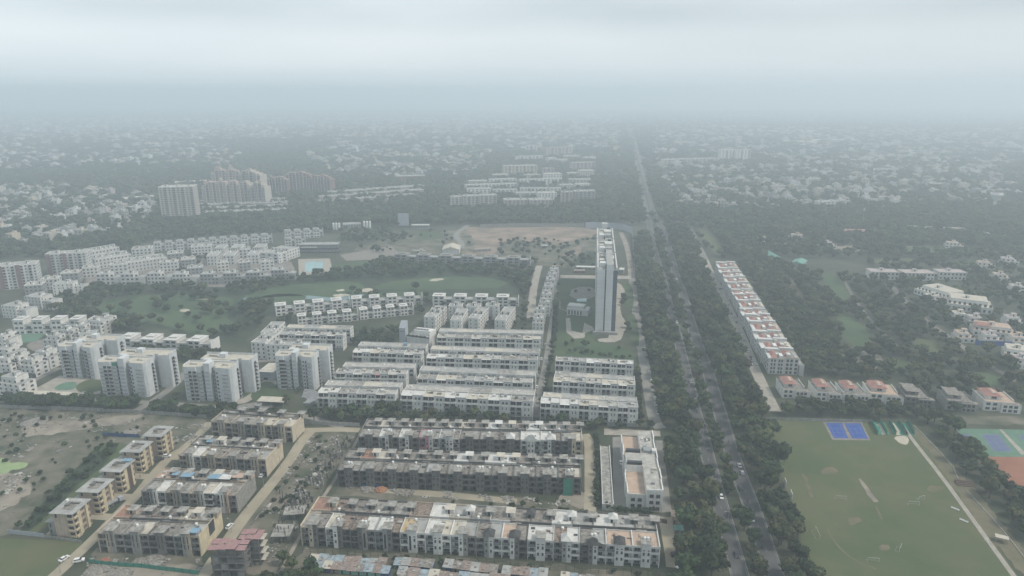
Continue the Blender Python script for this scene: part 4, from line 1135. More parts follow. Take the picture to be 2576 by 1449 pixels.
# ------------------------------------------------------------------ long hall with brown roof terraces, and the low range beside it
p, rz, L = front_line((1581.5, 1237), (1656.7, 1240), 9.0)
rz = math.radians(-6.0); L = 15.4
t = thing('long_hall', 'long white hall with brown roof terraces beside the parking yard', 'hall', p, rz)
D = 58
MB().box(0, 0, 0, 8.2, 21, 7.2, 0, 1).box(0, 21, 0, 8.2, 36, 11.0, 0, 2).box(0, 36, 0, 8.2, D, 7.2, 0, 1).box(8.2, -1.5, 0, L, D, 11.0, 0, 2).build('wall', ['white_paint', 'roof_peach', 'roof_pale'], t)
for k in range(12): MB().box(0, 0, 0, R.uniform(.6, 2.4), R.uniform(.6, 2.4), R.uniform(.3, 1.3)).build('roof_box', [R.choice(('roof_white', 'grey_paint', 'roof_cream', 'roof_dirty'))], t, (R.uniform(8.8, 12.5), R.uniform(1, 54), 11))
b = MB()
for k in range(6):
    y = -1.5 + k * 9.9; o = .35 if k % 2 else 0
    b.box(L + o, y, 0, L + o + .5, y + 9.6, 12.0)
for k in range(6):
    y = k * 9.6; o = .35 if k % 2 else 0
    b.box(-.5 - o, y, 0, -o, y + 9.4, 8.4)
b.box(8.2, -1.9, 11, L, -1.5, 12); b.box(0, -.3, 7.2, 8.2, 0, 8.3)
b.build('parapet', ['white_paint'], t)
for z in (21.4, 33.6): MB().box(.4, z, 11.0, 7.8, z + 2.0, 12.4).build('skylight', ['glass_dark'], t)
MB().box(9.5, 34, 11, 13, 38, 12.4).build('plant_room', ['grey_paint'], t); MB().box(13.6, 33, 11, 15.6, 36, 13).build('plant_room', ['roof_white'], t)
for z in (1.0, 4.2, 7.6):
    for x in (9.6, 12.6): window(t, x, -1.92, z, 1.9, 1.9, 'dark')
    if z < 6:
        for x in (1.2, 4.4): window(t, x, -.32, z, 1.9, 1.9, 'dark')
for k in range(7):
    for z in (1.2, 4.4): window(t, L + .88, 2 + k * 8, z, 1.8, 1.8, 'dark', rz=math.pi / 2)
excl_frame(p, rz, -3, -4, L + 3, D + 2)
p, rz, L = front_line((1517, 1268), (1543, 1270), 3.2)
rz = math.radians(-6.0)
t = thing('low_shed', 'low flat grey-roofed range with white parapet beside the hedge', 'shed', p, rz)
MB().box(0, 0, 0, 4.6, 56, 3.0, 0, 1).build('wall', ['pale_concrete', 'roof_concrete'], t)
MB().box(4.6, 0, 0, 4.95, 56, 3.7).box(-.3, -.3, 0, 4.95, 0, 3.6).box(-.3, 0, 0, 0, 56, 3.3).build('parapet', ['white_paint'], t)
for k in range(9): window(t, 4.97, 3 + k * 6, .4, 2.2, 2.1, 'dark', rz=math.pi / 2, name='door')
excl_frame(p, rz, -1, -1, 6, 57)
# gate house and small huts by the avenue
for (q, w, d, h, wm, rm, lab) in (((1690, 1318), 4.5, 5, 4.0, 'peach_paint', 'roof_peach', 'small brick-coloured gate house beside the dusty road'), ((1697, 1345), 3.6, 3.2, 2.8, 'pale_concrete', 'green_sheet', 'small hut with a bright green sheet roof')):
    p = G(*q); t = thing('hut', lab, 'hut', p, -.1)
    MB().box(0, 0, 0, w, d, h - .2).build('wall', [wm], t); MB().box(-.3, -.3, h - .2, w + .3, d + .3, h).build('roof', [rm], t); window(t, .6, -.02, .1, 1, 2, 'dark', name='door')
    excl_frame(p, -.1, -1, -1, w + 1, d + 1)

# ------------------------------------------------------------------ general buildings
def block(name, label, cat, a=None, b_=None, z=9.0, D=10.0, floors=3, wall='white_paint', roof='roof_grey', win='dark', nx=None, group=None, p=None, rz=None, L=None,
          side='R', parapet=.7, stairs=1, tanks=1, balc=0, accent='white_paint', wins=True, boxes=None, wfrac=.42, ex=2.0, eave=0.0):
    """walls, roof with parapet, windows on the front and the visible flank, roof rooms and tanks"""
    if p is None: p, rz, L = front_line(a, b_, z)
    t = thing(name, label, cat, p, rz, group)
    b = MB()
    for (x0, y0, x1, y1, z1) in (boxes or [(0, 0, 1, 1, 1)]): b.box(x0 * L, y0 * D, 0, x1 * L, y1 * D, z1 * z, 0, 1)
    b.build('wall', [wall, roof], t)
    if boxes is None and parapet:
        q = .2
        MB().box(-.02, -.02, z, L + .02, q, z + parapet).box(-.02, D - q, z, L + .02, D + .02, z + parapet).box(-.02, q, z, q, D - q, z + parapet).box(L - q, q, z, L + .02, D - q, z + parapet).build('parapet', [accent], t)
    if eave: MB().box(-eave, -eave, z + .01, L + eave, D + eave, z + .26, 0).build('roof', [roof], t)
    if wins:
        F = z / floors; nx = nx or max(2, int(L / 3.6)); w = L / nx
        for k in range(floors):
            for i in range(nx):
                if balc and i % balc == balc - 1: balcony(t, i * w + w * .12, 0, k * F + .05, w * .76, accent, 'grey_paint', hs=F / 3.1)
                else: window(t, i * w + w * (.5 - wfrac / 2), -.02, k * F + F * .3, w * wfrac, F * .5, win)
            ny = max(1, int(D / 4.5)); wd = D / ny
            for j in range(ny):
                if side == 'R': window(t, L + .02, j * wd + wd * .3, k * F + F * .3, wd * .36, F * .48, win, rz=math.pi / 2)
                elif side == 'L': window(t, -.02, (j + 1) * wd - wd * .3, k * F + F * .3, wd * .36, F * .48, win, rz=-math.pi / 2)
    zt = z + (.26 if eave else 0)
    for i in range(stairs): stair_room(t, L * (i + .4) / max(1, stairs), D * .45, zt, accent, roof, w=min(3.4, L * .3), d=min(3.6, D * .4), h=2.3, over=.3)
    for i in range(tanks): water_tank(t, L * R.uniform(.15, .85), D * R.uniform(.15, .4), zt, 1.0)
    excl_frame(p, rz, -ex, -ex, L + ex, D + ex)
    return t

# narrow white blocks with gable ends, and the cubes behind them
for (a, b_, D, lab) in (((1066, 798), (1094, 800), 32, 'narrow white block end-on behind the wedge tower'), ((1132.5, 807), (1160, 808), 33, 'narrow white block end-on, second behind the long white rear terrace'),
                        ((1177.7, 801), (1204, 803), 31, 'narrow white block end-on, third behind the long white rear terrace'), ((1244, 806), (1272, 808), 38, 'narrow white block end-on beside the hedge garden')):
    t = block('white_house', lab, 'house', a, b_, 12.5, D, 4, nx=2, wfrac=.16, stairs=2, tanks=2)
for (a, b_, lab) in (((1082, 782), (1116, 783), 'white cube house behind the first narrow white block'), ((1128, 771), (1161, 772), 'white cube house behind the second narrow white block'), ((1173, 772), (1207, 773), 'white cube house behind the third narrow white block'), ((1221, 770), (1254, 771), 'white cube house with grey stair stripe before the long terrace')):
    t = block('white_house', lab, 'house', a, b_, 12.5, 9, 4, nx=3, wfrac=.2, stairs=1, tanks=1, balc=0)
    MB().box(4.2, -.3, 0, 6.0, 0, 12).build('stair_panel', ['screen_grey'], t)
    MB().box(-5.0, 2, 0, -.03, 8, 8.5, 0, 1).build('wing', ['white_paint', 'roof_grey'], t)
# stepped white column houses along the lane
col = [((1339, 803), (1367, 804), 13, 12.5), ((1342, 781), (1371, 782), 11, 12), ((1353, 762), (1384, 763), 10, 12.5), ((1358, 742), (1388, 743), 12, 13.0), ((1364, 722), (1392, 723), 11, 12.5), ((1369, 705), (1396, 706), 11, 12.5), ((1374, 690), (1400, 691), 11, 12), ((1379, 678), (1404, 679), 12, 12)]
for i, (a, b_, D, z) in enumerate(col):
    block('white_house', 'white stepped house in the file along the paved lane by the slab tower', 'house', a, b_, z, D, 4, nx=3, wfrac=.25, stairs=1, tanks=2, group='white houses in file along the lane', boxes=[(0, 0, 1, 1, .75), (.1, .3, .95, 1, 1)])
# long golf-side terraces with raised cubes
def cube_terrace(a, b_, n, lab, D=10, lo=6.4, hi=9.4, wall='white_paint', rooff='roof_grey', frac=.55, dark=False, group=None):
    p, rz, L = front_line(a, b_, hi)
    t = thing('villa_terrace', lab, 'terrace', p, rz, group)
    w = L / n
    for i in range(n):
        b = MB().box(0, 0, 0, w * frac, D, hi, 0, 1).box(w * frac, .8, 0, w - .02, D - .5, lo, 0, 1).box(-.4, -.5, hi, w * frac + .4, D + .4, hi + .25, 2)
        b.box(w * .1, D * .3, hi + .25, w * frac * .8, D * .7, hi + 1.3, 2); b.box(w * frac, .3, lo, w - .02, .8, lo + .5, 0)
        if dark: b.box(w - .5, -1.5, 0, w - .05, D, hi + .3, 2)
        h = b.build('house', [wall, rooff, accent_of(wall)], t, (i * w, 0, 0))
        for k in range(3):
            for j in range(2): window(h, w * frac * (.14 + .46 * j), -.02, .5 + k * hi / 3, w * frac * .3, 1.7, 'dark')
            if k < 2: window(h, w * frac + w * (1 - frac) * .2, .78, .5 + k * lo / 2, w * (1 - frac) * .55, 2.0, 'dark')
        railing(h, w * frac + .1, -.1, hi / 3, w * (1 - frac) - .3, .9)
    MB().box(L, 0, 0, L + .3, D, hi).build('end_wall', [wall], t)
    excl_frame(p, rz, -2, -3, L + 2, D + 2)
    return t
def accent_of(w): return {'white_paint': 'roof_white', 'cool_white': 'roof_grey', 'grey_paint': 'pale_concrete', 'screen_grey': 'roof_grey'}.get(w, 'roof_concrete')
cube_terrace((692, 770), (880, 753), 4, 'white golf-side terrace with raised cubes, its bend beside the pond')
cube_terrace((884, 752), (1062, 742), 4, 'white golf-side terrace with raised cubes running to the gap')
cube_terrace((1088, 745), (1303.6, 748), 4, 'white golf-side terrace with broad roof canopies above the narrow blocks')
cube_terrace((748, 796), (900, 782), 4, 'white cubes linked by low wings behind the hall lawn', D=8, lo=5, hi=9)
cube_terrace((905, 780), (1040, 768), 4, 'white cubes linked by low wings ending at the red path', D=8, lo=5, hi=9)
cube_terrace((296, 851), (528, 860), 4, 'white terrace with wide flat roofs behind the apartment towers', D=13, lo=6.5, hi=9.0)
cube_terrace((30.5, 806), (220, 803), 4, 'white terrace of four tall houses by the left tennis court', D=11, lo=8, hi=12.0)
cube_terrace((993, 640), (1333, 650), 6, 'unfinished dark grey terrace with white party walls by the tent', D=12, lo=7, hi=9.5, wall='grey_paint', dark=True)
# blocks behind the third and fourth tower
for (a, b_, z, D, fl, lab) in (((631, 862), (667, 864), 12.5, 22, 4, 'white block with a dark base above the small grey hall'), ((655, 838), (690, 838), 12.5, 26, 4, 'white block with roof garden at the golf course corner'), ((668, 868), (770, 872), 12.0, 9, 4, 'white wall-like block behind the tower over the amphitheatre')):
    block('white_house', lab, 'house', a, b_, z, D, fl, wfrac=.3, stairs=2, tanks=2)
# white houses west of the towers
W_ = [((104, 846), (141, 848), 12, 9, 'white block with a grid of joints'), ((137, 833), (175, 834), 12, 10, 'white house stack beside the jointed block'), ((170, 821), (205, 822), 12, 10, 'white roof terrace house amid the stack'),
      ((186, 842), (238, 838), 12, 9, 'white house with low parapet behind the first tower'), ((205, 807), (250, 812), 12, 10, 'white house with wide roof rim by the golf trees'), ((232, 800), (267, 803), 11, 11, 'white house with dark ground floor by the curved drive')]
for a, b_, z, D, lab in W_: block('white_house', lab, 'house', a, b_, z, D, 4, wfrac=.3, stairs=1, tanks=1, boxes=[(0, 0, 1, 1, .78), (.2, .25, 1, 1, 1)])
W_ = [((-14, 904), (22, 906), 'white stepped house with dark base, at the picture edge'), ((18, 898), (46, 900), 'white stepped house with dark base, behind its pair'), ((48, 907), (82, 910), 'white stepped house with dark base near the drive'),
      ((78, 886), (120, 890), 'white stepped house with roof terraces near the first tower'), ((-10, 950), (44, 957), 'white panelled house with joints near the pale canopy')]
for a, b_, lab in W_: 
    t = block('white_house', lab, 'house', a, b_, 12, 12, 4, wfrac=.34, boxes=[(0, 0, 1, 1, .7), (.05, .2, .7, 1, 1)], tanks=2)
    MB().box(6, -2.5, 0, 11.5, -.03, 3.2).build('porch', ['dark_paint'], t)
for a, b_, lab in (((-8, 878), (24, 880), 'white cube clubhouse beside the small green court'), ((-10, 845), (14, 846), 'cream house behind the small green court'), ((2, 768), (54, 772), 'white house with open roof deck under the golf trees'), ((60, 745), (118, 750), 'white house with long roof deck under the golf trees'), ((130, 716), (205, 712), 'white terrace house behind the golf trees')):
    block('white_house', lab, 'house', a, b_, 11.5, 13, 4, wfrac=.26, stairs=1, boxes=[(0, 0, .7, 1, 1), (.7, .1, 1.1, 1, .7)])
patch('court', [(40, 838), (120, 836), (92, 858), (38, 866)], 0.06, 'court_green', 0, ex=True)
patch('playground', [(62, 866), (108, 852), (150, 858), (160, 868), (110, 884), (80, 884)], 0.06, 'pavers', 1, ex=True)

# quarter behind the golf course
for (a, b_, D, lab) in (((112, 641), (215, 636), 16, 'apartment tower with maroon flank panels, right of its pair'), ((-10, 672), (90, 664), 16, 'apartment tower with maroon flank panels by the lawn edge')):
    t = block('apartment_tower', lab, 'apartment tower', a, b_, 24, D, 8, 'cool_white', 'roof_grey', balc=2, nx=9, stairs=2, tanks=3)
    for x in (0.3, 15.5): MB().box(x, -.5, 0, x + 4.2, -.03, 24.4).build('panel', ['maroon_paint'], t)
cube_terrace((386, 612), (684, 590), 11, 'long pale terrace with roof pergolas beyond the paved courts', D=12, lo=8.5, hi=11, wall='cool_white', frac=.6)
cube_terrace((716, 582), (812, 576), 4, 'short pale terrace with roof pergolas near the dark club', D=12, lo=9, hi=11.5, wall='cool_white', frac=.6)
cube_terrace((716, 601), (768, 598), 2, 'pale terrace stub in front of the pergola row', D=9, lo=8, hi=10.5, wall='cool_white', frac=.6)
for i, (a, b_, D) in enumerate((((519, 645), (545, 644), 62), ((560, 644), (588, 643), 62), ((622, 642), (650, 641), 60), ((655, 636), (700, 640), 40))):
    block('row_house', 'pale long block end-on in the paved court quarter', 'house', a, b_, 11, D, 3, 'cool_white', 'roof_grey', nx=3, side='R', stairs=5, tanks=3, group='long end-on blocks round the paved courts')
for i, (a, b_, D) in enumerate((((238, 654), (330, 640), 26), ((300, 664), (420, 648), 24), ((230, 634), (300, 622), 22))):
    block('row_house', 'pale stepped block with many roof rooms west of the paved courts', 'house', a, b_, 11, D, 3, 'cool_white', 'roof_grey', side='R', stairs=6, tanks=4, group='stepped blocks west of the paved courts')
for i, (x, y, dk) in enumerate(((240, 690, 0), (302, 690, 0), (368, 688, 0), (432, 690, 0), (502, 690, 1), (560, 688, 1), (618, 686, 1), (680, 680, 1))):
    block('row_house', ('grey' if dk else 'pale') + ' three storey villa with deep roof deck on the golf edge', 'house', (x, y), (x + 46, y - 1), 11.5, 12, 3, 'grey_paint' if dk else 'cool_white', 'roof_grey', wfrac=.55, group=('grey' if dk else 'pale') + ' villas on the golf edge', boxes=[(0, 0, .7, 1, 1), (.7, .1, 1.3, 1, .66)], stairs=1)
t = block('club_house', 'dark glass club house with pale roof behind the pool', 'club house', (752, 617), (850, 616), 10, 16, 2, 'dark_paint', 'roof_grey', win='blue', nx=9, wfrac=.8, stairs=0, tanks=0, accent='roof_grey')
MB().box(2, -.4, 6.5, 22, -.05, 8).build('sign_band', ['roof_white'], t)
# event tent
p, rz, L = front_line((1113, 640), (1155, 640), 0); t = thing('event_tent', 'big white gabled event tent on the open ground', 'tent', p, rz)
MB().box(0, 0, 0, L, 24, 6).build('wall', ['cool_white'], t)
b = MB(); b._add([(-.4, -.4, 6), (L + .4, -.4, 6), (L / 2, -.4, 9.6), (-.4, 24.4, 6), (L + .4, 24.4, 6), (L / 2, 24.4, 9.6)], [(0, 1, 2), (3, 5, 4), (0, 2, 5, 3), (1, 4, 5, 2), (0, 3, 4, 1)], 0); b.build('roof', ['roof_cream'], t)
excl_frame(p, rz, -3, -3, L + 3, 27)
# silos and plant shed
for (xs, y, lab) in (((840, 847, 854), 581, 'white upright silo of the western trio beside the plant shed'), ((917, 924, 931), 576, 'white upright silo of the eastern trio beside the plant shed')):
    for x in xs:
        p = G(x, y); t = thing('silo', lab, 'silo', p, 0, lab.split(' silo')[1].split(' beside')[0].strip() + ' silos')
        MB().cyl(0, 0, 2.2, 11, 1.6).cyl(0, 0, 11, 12, 1.6, .4).cyl(0, 0, .9, 2.2, .4, 1.6).build('tank', ['tank_white'], t)
        for s in ((-1, -1), (1, -1), (1, 1), (-1, 1)): MB().box(s[0] * 1.1 - .12, s[1] * 1.1 - .12, 0, s[0] * 1.1 + .12, s[1] * 1.1 + .12, 2.6).build('leg', ['grey_paint'], t)
block('plant_shed', 'long low grey plant shed between two silo trios', 'shed', (862, 565), (908, 563), 5, 12, 1, 'grey_paint', 'roof_grey', stairs=0, tanks=0)
block('plant_shed', 'long low shed with white roof by the billboard', 'shed', (1035, 567), (1078, 567), 4.5, 8, 1, 'grey_paint', 'roof_white', stairs=0, tanks=0, eave=.8)
# blank hoarding
p, rz, L = front_line((1002, 572), (1029, 572), 0); t = thing('billboard', 'tall blank pale green billboard at the edge of the woods', 'billboard', p, rz)
MB().box(0, 0, 2.5, L, .6, 21).build('panel', ['screen_grey'], t)
for x in (1.2, L / 2, L - 1.6): MB().box(x, .6, 0, x + .5, 1.1, 20).build('post', ['steel_dark'], t)
# fence panels behind the slab tower: each sheet a part
pts = [G(1473, 575), G(1500, 575), G(1535, 576), G(1568, 580), G(1590, 588)]
t = thing('site_fence', 'tall pale sheet fence round the site behind the slab tower', 'fence', pts[0], 0)
for a, b_ in zip(pts[:-1], pts[1:]):
    d = b_ - a; n_ = max(2, int(d.length / 6)); an = math.atan2(d.y, d.x)
    for i in range(n_):
        q = a + d * (i / n_) - pts[0]; w = d.length / n_
        MB().box(.03, 0, 0, w - .03, .12, 9.5 + (i % 2) * .15).build('fence_panel', ['screen_grey'], t, (q.x, q.y, 0), an)
pts = [G(1597, 700), G(1594, 640), G(1590, 590)]
t = thing('site_fence', 'pale sheet fence running along the avenue trees past the slab tower', 'fence', pts[0], 0)
for a, b_ in zip(pts[:-1], pts[1:]):
    d = b_ - a; n_ = max(2, int(d.length / 6)); an = math.atan2(d.y, d.x)
    for i in range(n_):
        q = a + d * (i / n_) - pts[0]; w = d.length / n_
        MB().box(.03, 0, 0, w - .03, .12, 4.5 + (i % 2) * .12).build('fence_panel', ['pale_concrete'], t, (q.x, q.y, 0), an)
# site huts and stacked material left of the slab tower
for (a, b_, z, D, wm, rm, lab) in (((1445, 681), (1472, 681), 3, 6, 'maroon_paint', 'rust_sheet', 'long rust red site hut left of the slab tower'), ((1450, 672), (1498, 673), 3, 7, 'pale_concrete', 'roof_white', 'pale site hut behind the rust red one'), ((1556, 678), (1568, 679), 5, 9, 'pale_concrete', 'roof_white', 'small two storey site office right of the slab tower'),
                                   ((1196, 628), (1235, 625), 3, 6, 'pale_concrete', 'rust_sheet', 'low ruin on the open ground behind the grey terrace'), ((1298, 612), (1310, 612), 3, 5, 'grey_paint', 'roof_white', 'small grey hut among site bushes'), ((1362, 618), (1378, 618), 3, 5, 'grey_paint', 'roof_white', 'small white-roofed hut among site bushes')):
    block('site_hut', lab, 'hut', a, b_, z, D, 1, wm, rm, stairs=0, tanks=0, parapet=.2)
# ------------------------------------------------------------------ east side: red-roofed row along the service road
p0, p1 = G(1936, 900, 12), G(1801, 660, 12)
ang = math.atan2(p1.y - p0.y, p1.x - p0.x); rz = ang - math.pi / 2
LEN = (p1 - p0).length; n = 14; step = LEN / n
t = thing('red_roof_row', 'long white row of houses with red tiled roofs along the service road', 'terrace', (p0.x, p0.y, 0), rz)
for i in range(n):
    y0 = i * step; o = R.uniform(-1.6, 1.2) if i else 0; dz = R.choice((-1.4, -.6, 0, 0, .5)) if i else 0
    h = MB().box(o, 0, 0, 10, step - .05, 11.2, 0, 1).box(10, .5, 0, 20.5 + R.uniform(-1, 1), step - .3, 11.8, 0, 1).box(o, step * .82, 11.2, 10, step - .06, 12.6, 0, 0).box(10, step * .86, 11.8, 20, step - .31, 13.4, 0, 0).box(o - .5, -.02, 11.2, 1.8, step * .55, 11.5, 0).box(20.5, 0, 0, 23.5, step - .05, 7.4, 0, 1).build('house', ['cool_white', 'roof_concrete'], t, (0, y0, 0))
    ya, yb = R.uniform(.3, 3), R.uniform(.4, 4)
    MB().pyramid(1.6, ya, R.uniform(6.0, 7.2), ya + step * R.uniform(.6, .8), 11.25, 12.8, 0, 0, 2).build('roof', ['red_tile'], h)
    MB().pyramid(10.4, yb, R.uniform(15.5, 17), yb + step * R.uniform(.55, .75), 11.85, 13.6, 0, 0, 3).build('roof', ['red_tile'], h)
    for _ in range(3): MB().box(0, 0, 0, R.uniform(1.2, 2.6), R.uniform(1.2, 3), R.uniform(.4, 1.6)).build('roof_box', [R.choice(('roof_white', 'roof_cream', 'salmon_paint', 'roof_peach', 'red_tile'))], h, (R.uniform(1, 17), R.uniform(1, step - 5), 11.7))
    MB().box(12.2, 3.4, 12.2, 14.8, 7.4, 13.9).build('stair_room', ['roof_white'], h)
    MB().box(7.2, 2, 11.25, 9.6, 8, 13.0).build('roof_room', ['white_paint'], h)
    MB().box(17.2, 1.4, 11.85, 20.2, step * .7, 12.1).build('roof_terrace', [R.choice(('roof_cream', 'roof_peach', 'roof_white', 'roof_grey'))], h)
    water_tank(h, 18, 4, 11.8)
    h.scale = (1, 1, 1 + dz / 11.2)
    for k in range(3):
        for y in (2.5, 8, 13): window(h, o - .02, y + 2.0, k * 3.4 + 1, 2.0, 1.9, 'dark', rz=-math.pi / 2)
for k in range(4):      # end facade
    for x in (1.2, 3.2, 6.2, 8.0): window(t, x, -.04, k * 2.8 + .7, 1.2, 1.9, 'dark')
    for x in (11.6, 14.2, 17.4): window(t, x, .44, k * 2.9 + .6, 1.7, 2.0, 'dark')
MB().box(0, -.3, 11.2, 10, -.03, 12.2).box(10, .2, 11.8, 20.6, .47, 12.8).box(10.0, -.3, 11.2, 10.3, .2, 12.2).build('parapet', ['roof_cream'], t)
for k in range(5): MB().box(20.6 + k * .55, -1.2 - .2 * k, 0, 20.9 + k * .55, -.9 - .2 * k, 9.5).build('post', ['cool_white'], t)
excl_frame((p0.x, p0.y), rz, -2, -3, 24, LEN + 2)
# villas with red roofs along the sports field
def villa(a, b_, lab, wall='white_paint', red=True, raw=False):
    p, rz, L = front_line(a, b_, 8.0)
    L = max(L * 1.22, 13.5); D = 18
    t = thing('villa', lab, 'villa', p, rz)
    MB().box(0, 1.5, 0, L, D, 6.4, 0, 1).build('wall', [wall, 'roof_dirty' if raw else 'roof_peach' if not red or 'whole' in lab else 'roof_dirty'], t)
    MB().box(L * .12, 5, 6.4, L * .62, D - 2, 8.7, 0).build('upper_wall', [wall], t)
    MB().box(L * .55, 0, 0, L + 3, 4, 5.8, 0, 1).build('wing', [wall, 'roof_dirty'], t)
    for x_ in (-.25, L): MB().box(x_, 1.2 if x_ < 0 else 4, 6.4, x_ + .25, D, 7.3).build('parapet', [wall], t)
    if red:
        MB().pyramid(L * .12 - .8, 4.2, L * .62 + .8, D - 1.2, 8.7, 10.6, 0, .3, 3.4).build('roof', ['red_tile'], t)
        MB().box(L * .33, 6, 9.2, L * .41 + .6, 12.5, 10.55).build('skylight', ['roof_cream'], t)
    else: MB().box(L * .12 - .6, 4.4, 8.7, L * .62 + .6, D - .4, 8.95).build('roof', ['roof_dirty'], t)
    for k in range(2):
        for j in range(3): window(t, L * .6 + j * L * .17, -.02, .6 + 2.7 * k, L * .12, 1.9, 'dark' if not raw else 'void')
        for j in range(2): window(t, L * .08 + j * L * .22, 1.48, .8 + 3 * k, L * .14, 1.8, 'dark' if not raw else 'void')
    window(t, L * .3, 4.98, 6.8, L * .18, 1.7, 'dark')
    excl_frame(p, rz, -2, -2, L + 5, D + 2)
    return t
for a, b_, lab, kw in (((1972, 975), (2018, 977), 'half-finished villa with red roof beside the service road', dict(wall='white_paint')),
                       ((2056, 982), (2100, 984), 'villa with red roof and three bay windows behind the field trees', {}),
                       ((2126, 986), (2170, 988), 'villa with red roof partly hidden by field trees', {}),
                       ((2190, 985), (2250, 990), 'villa with red roof and a whole cream terrace', {}),
                       ((2280, 994), (2330, 998), 'unpainted grey villa shell behind the field trees', dict(wall='raw_concrete', red=False, raw=True)),
                       ((2385, 1003), (2440, 1008), 'grey villa shell with white base storey', dict(wall='pale_concrete', red=False, raw=True)),
                       ((2480, 1005), (2545, 1010), 'white villa with red roof and whole pink terrace', {})):
    villa(a, b_, lab, **kw)
# farther white villas with terraces
for i, (a, b_, z, D, lab, roof) in enumerate((((2192, 684), (2262, 686), 8, 14, 'white villa with salmon roof, western of three in a line', 'salmon_paint'), ((2275, 687), (2352, 688), 8, 14, 'white villa with salmon roof, middle of three in a line', 'salmon_paint'), ((2364, 685), (2432, 687), 8, 14, 'white villa with salmon roof, eastern of three in a line', 'salmon_paint'),
        ((2302, 716), (2380, 740), 9, 26, 'large white villa block with stacked cream terraces beside the track', 'roof_cream'), ((2384, 752), (2500, 766), 10, 26, 'large white villa block with balconies facing the track', 'roof_cream'),
        ((2452, 820), (2560, 832), 8, 18, 'white villa with red roof slopes above the blue sheet fence', 'roof_peach'), ((2530, 880), (2600, 890), 8, 18, 'white villa with long balconies below the blue sheet fence', 'roof_cream'),
        ((2120, 582), (2214, 584), 7, 16, 'long shed with bright red roof beyond the woods', 'red_tile'), ((2256, 570), (2430, 577), 7, 10, 'long row with peach roofs beyond the woods', 'roof_peach'), ((2447, 586), (2490, 588), 6, 12, 'hut with pale roof beside the far clearing', 'roof_peach'))):
    t = block('villa', lab, 'villa', a, b_, z, D, 2, 'white_paint', roof, nx=None, wfrac=.5, stairs=0 if i > 6 else 1, tanks=0, boxes=[(0, 0, 1, 1, .62), (.08, .25, .9, 1, 1)] if 2 < i < 7 else None, eave=1.0 if i in (0, 1, 2, 7, 9) else 0)
    if i in (5,): MB().pyramid(1, 3, 12, 12, 8.05, 10, 0, 3, 0).build('roof', ['red_tile'], t)
vr = random.Random(13)
for i, (x, y) in enumerate(((2330, 745), (2400, 790), (2440, 800), (2535, 800), (2550, 850), (2480, 845), (2410, 840), (2560, 905), (2500, 690), (2460, 660), (2545, 720), (2060, 610), (1900, 600), (2380, 610), (1985, 590), (2520, 650))):
    rf = vr.choice(('roof_peach', 'roof_cream', 'salmon_paint'))
    block('villa', '%s-roofed white house among the trees of the east woods' % {'roof_peach': 'peach', 'roof_cream': 'cream', 'salmon_paint': 'pinkish'}[rf], 'villa', (x, y), (x + 46, y + 3), 7, 12, 2, 'white_paint', rf, wfrac=.45, stairs=1, tanks=1, group='%s-roofed houses in the east woods' % rf.split('_')[1], boxes=[(0, 0, 1, 1, .62), (.1, .2, .75, 1, 1)])
for (a, b_, lab, D) in (((1940, 648), (1962, 646), 'long green-roofed shed beside the far service road', 34), ((1990, 660), (2020, 662), 'green-roofed shed with a broad low slope', 22)):
    p, rz, L = front_line(a, b_, 4); t = thing('shed', lab, 'shed', p, rz - .3)
    MB().box(0, 0, 0, L, D, 3.6).build('wall', ['pale_concrete'], t); MB().pyramid(-.5, -.5, L + .5, D + .5, 3.6, 6.0, 0, .2, D / 2).build('roof', ['green_sheet'], t)
    excl_frame(p, rz - .3, -2, -2, L + 2, D + 2)
p, rz, L = front_line((2453, 868), (2590, 872), 0); t = thing('sheet_fence', 'long bright blue sheet fence between the far villas', 'fence', p, rz)
n_ = int(L / 3)
for i in range(n_): MB().box(i * L / n_ + .02, 0, 0, (i + 1) * L / n_ - .02, .1, 3.6 + .1 * (i % 2)).build('fence_panel', ['court_blue'], t)
# lattice mast
p = G(2168, 574); t = thing('radio_mast', 'thin tall mast behind the shed with bright red roof', 'mast', p, 0)
MB().cyl(0, 0, 0, 30, .55, .3, 0, 6).build('pole', ['grey_paint'], t)
for k in range(3): MB().box(-1.2, -.2, 26 + k * 1.4, 1.2, .2, 27 + k * 1.4).build('antenna', ['white_paint'], t)

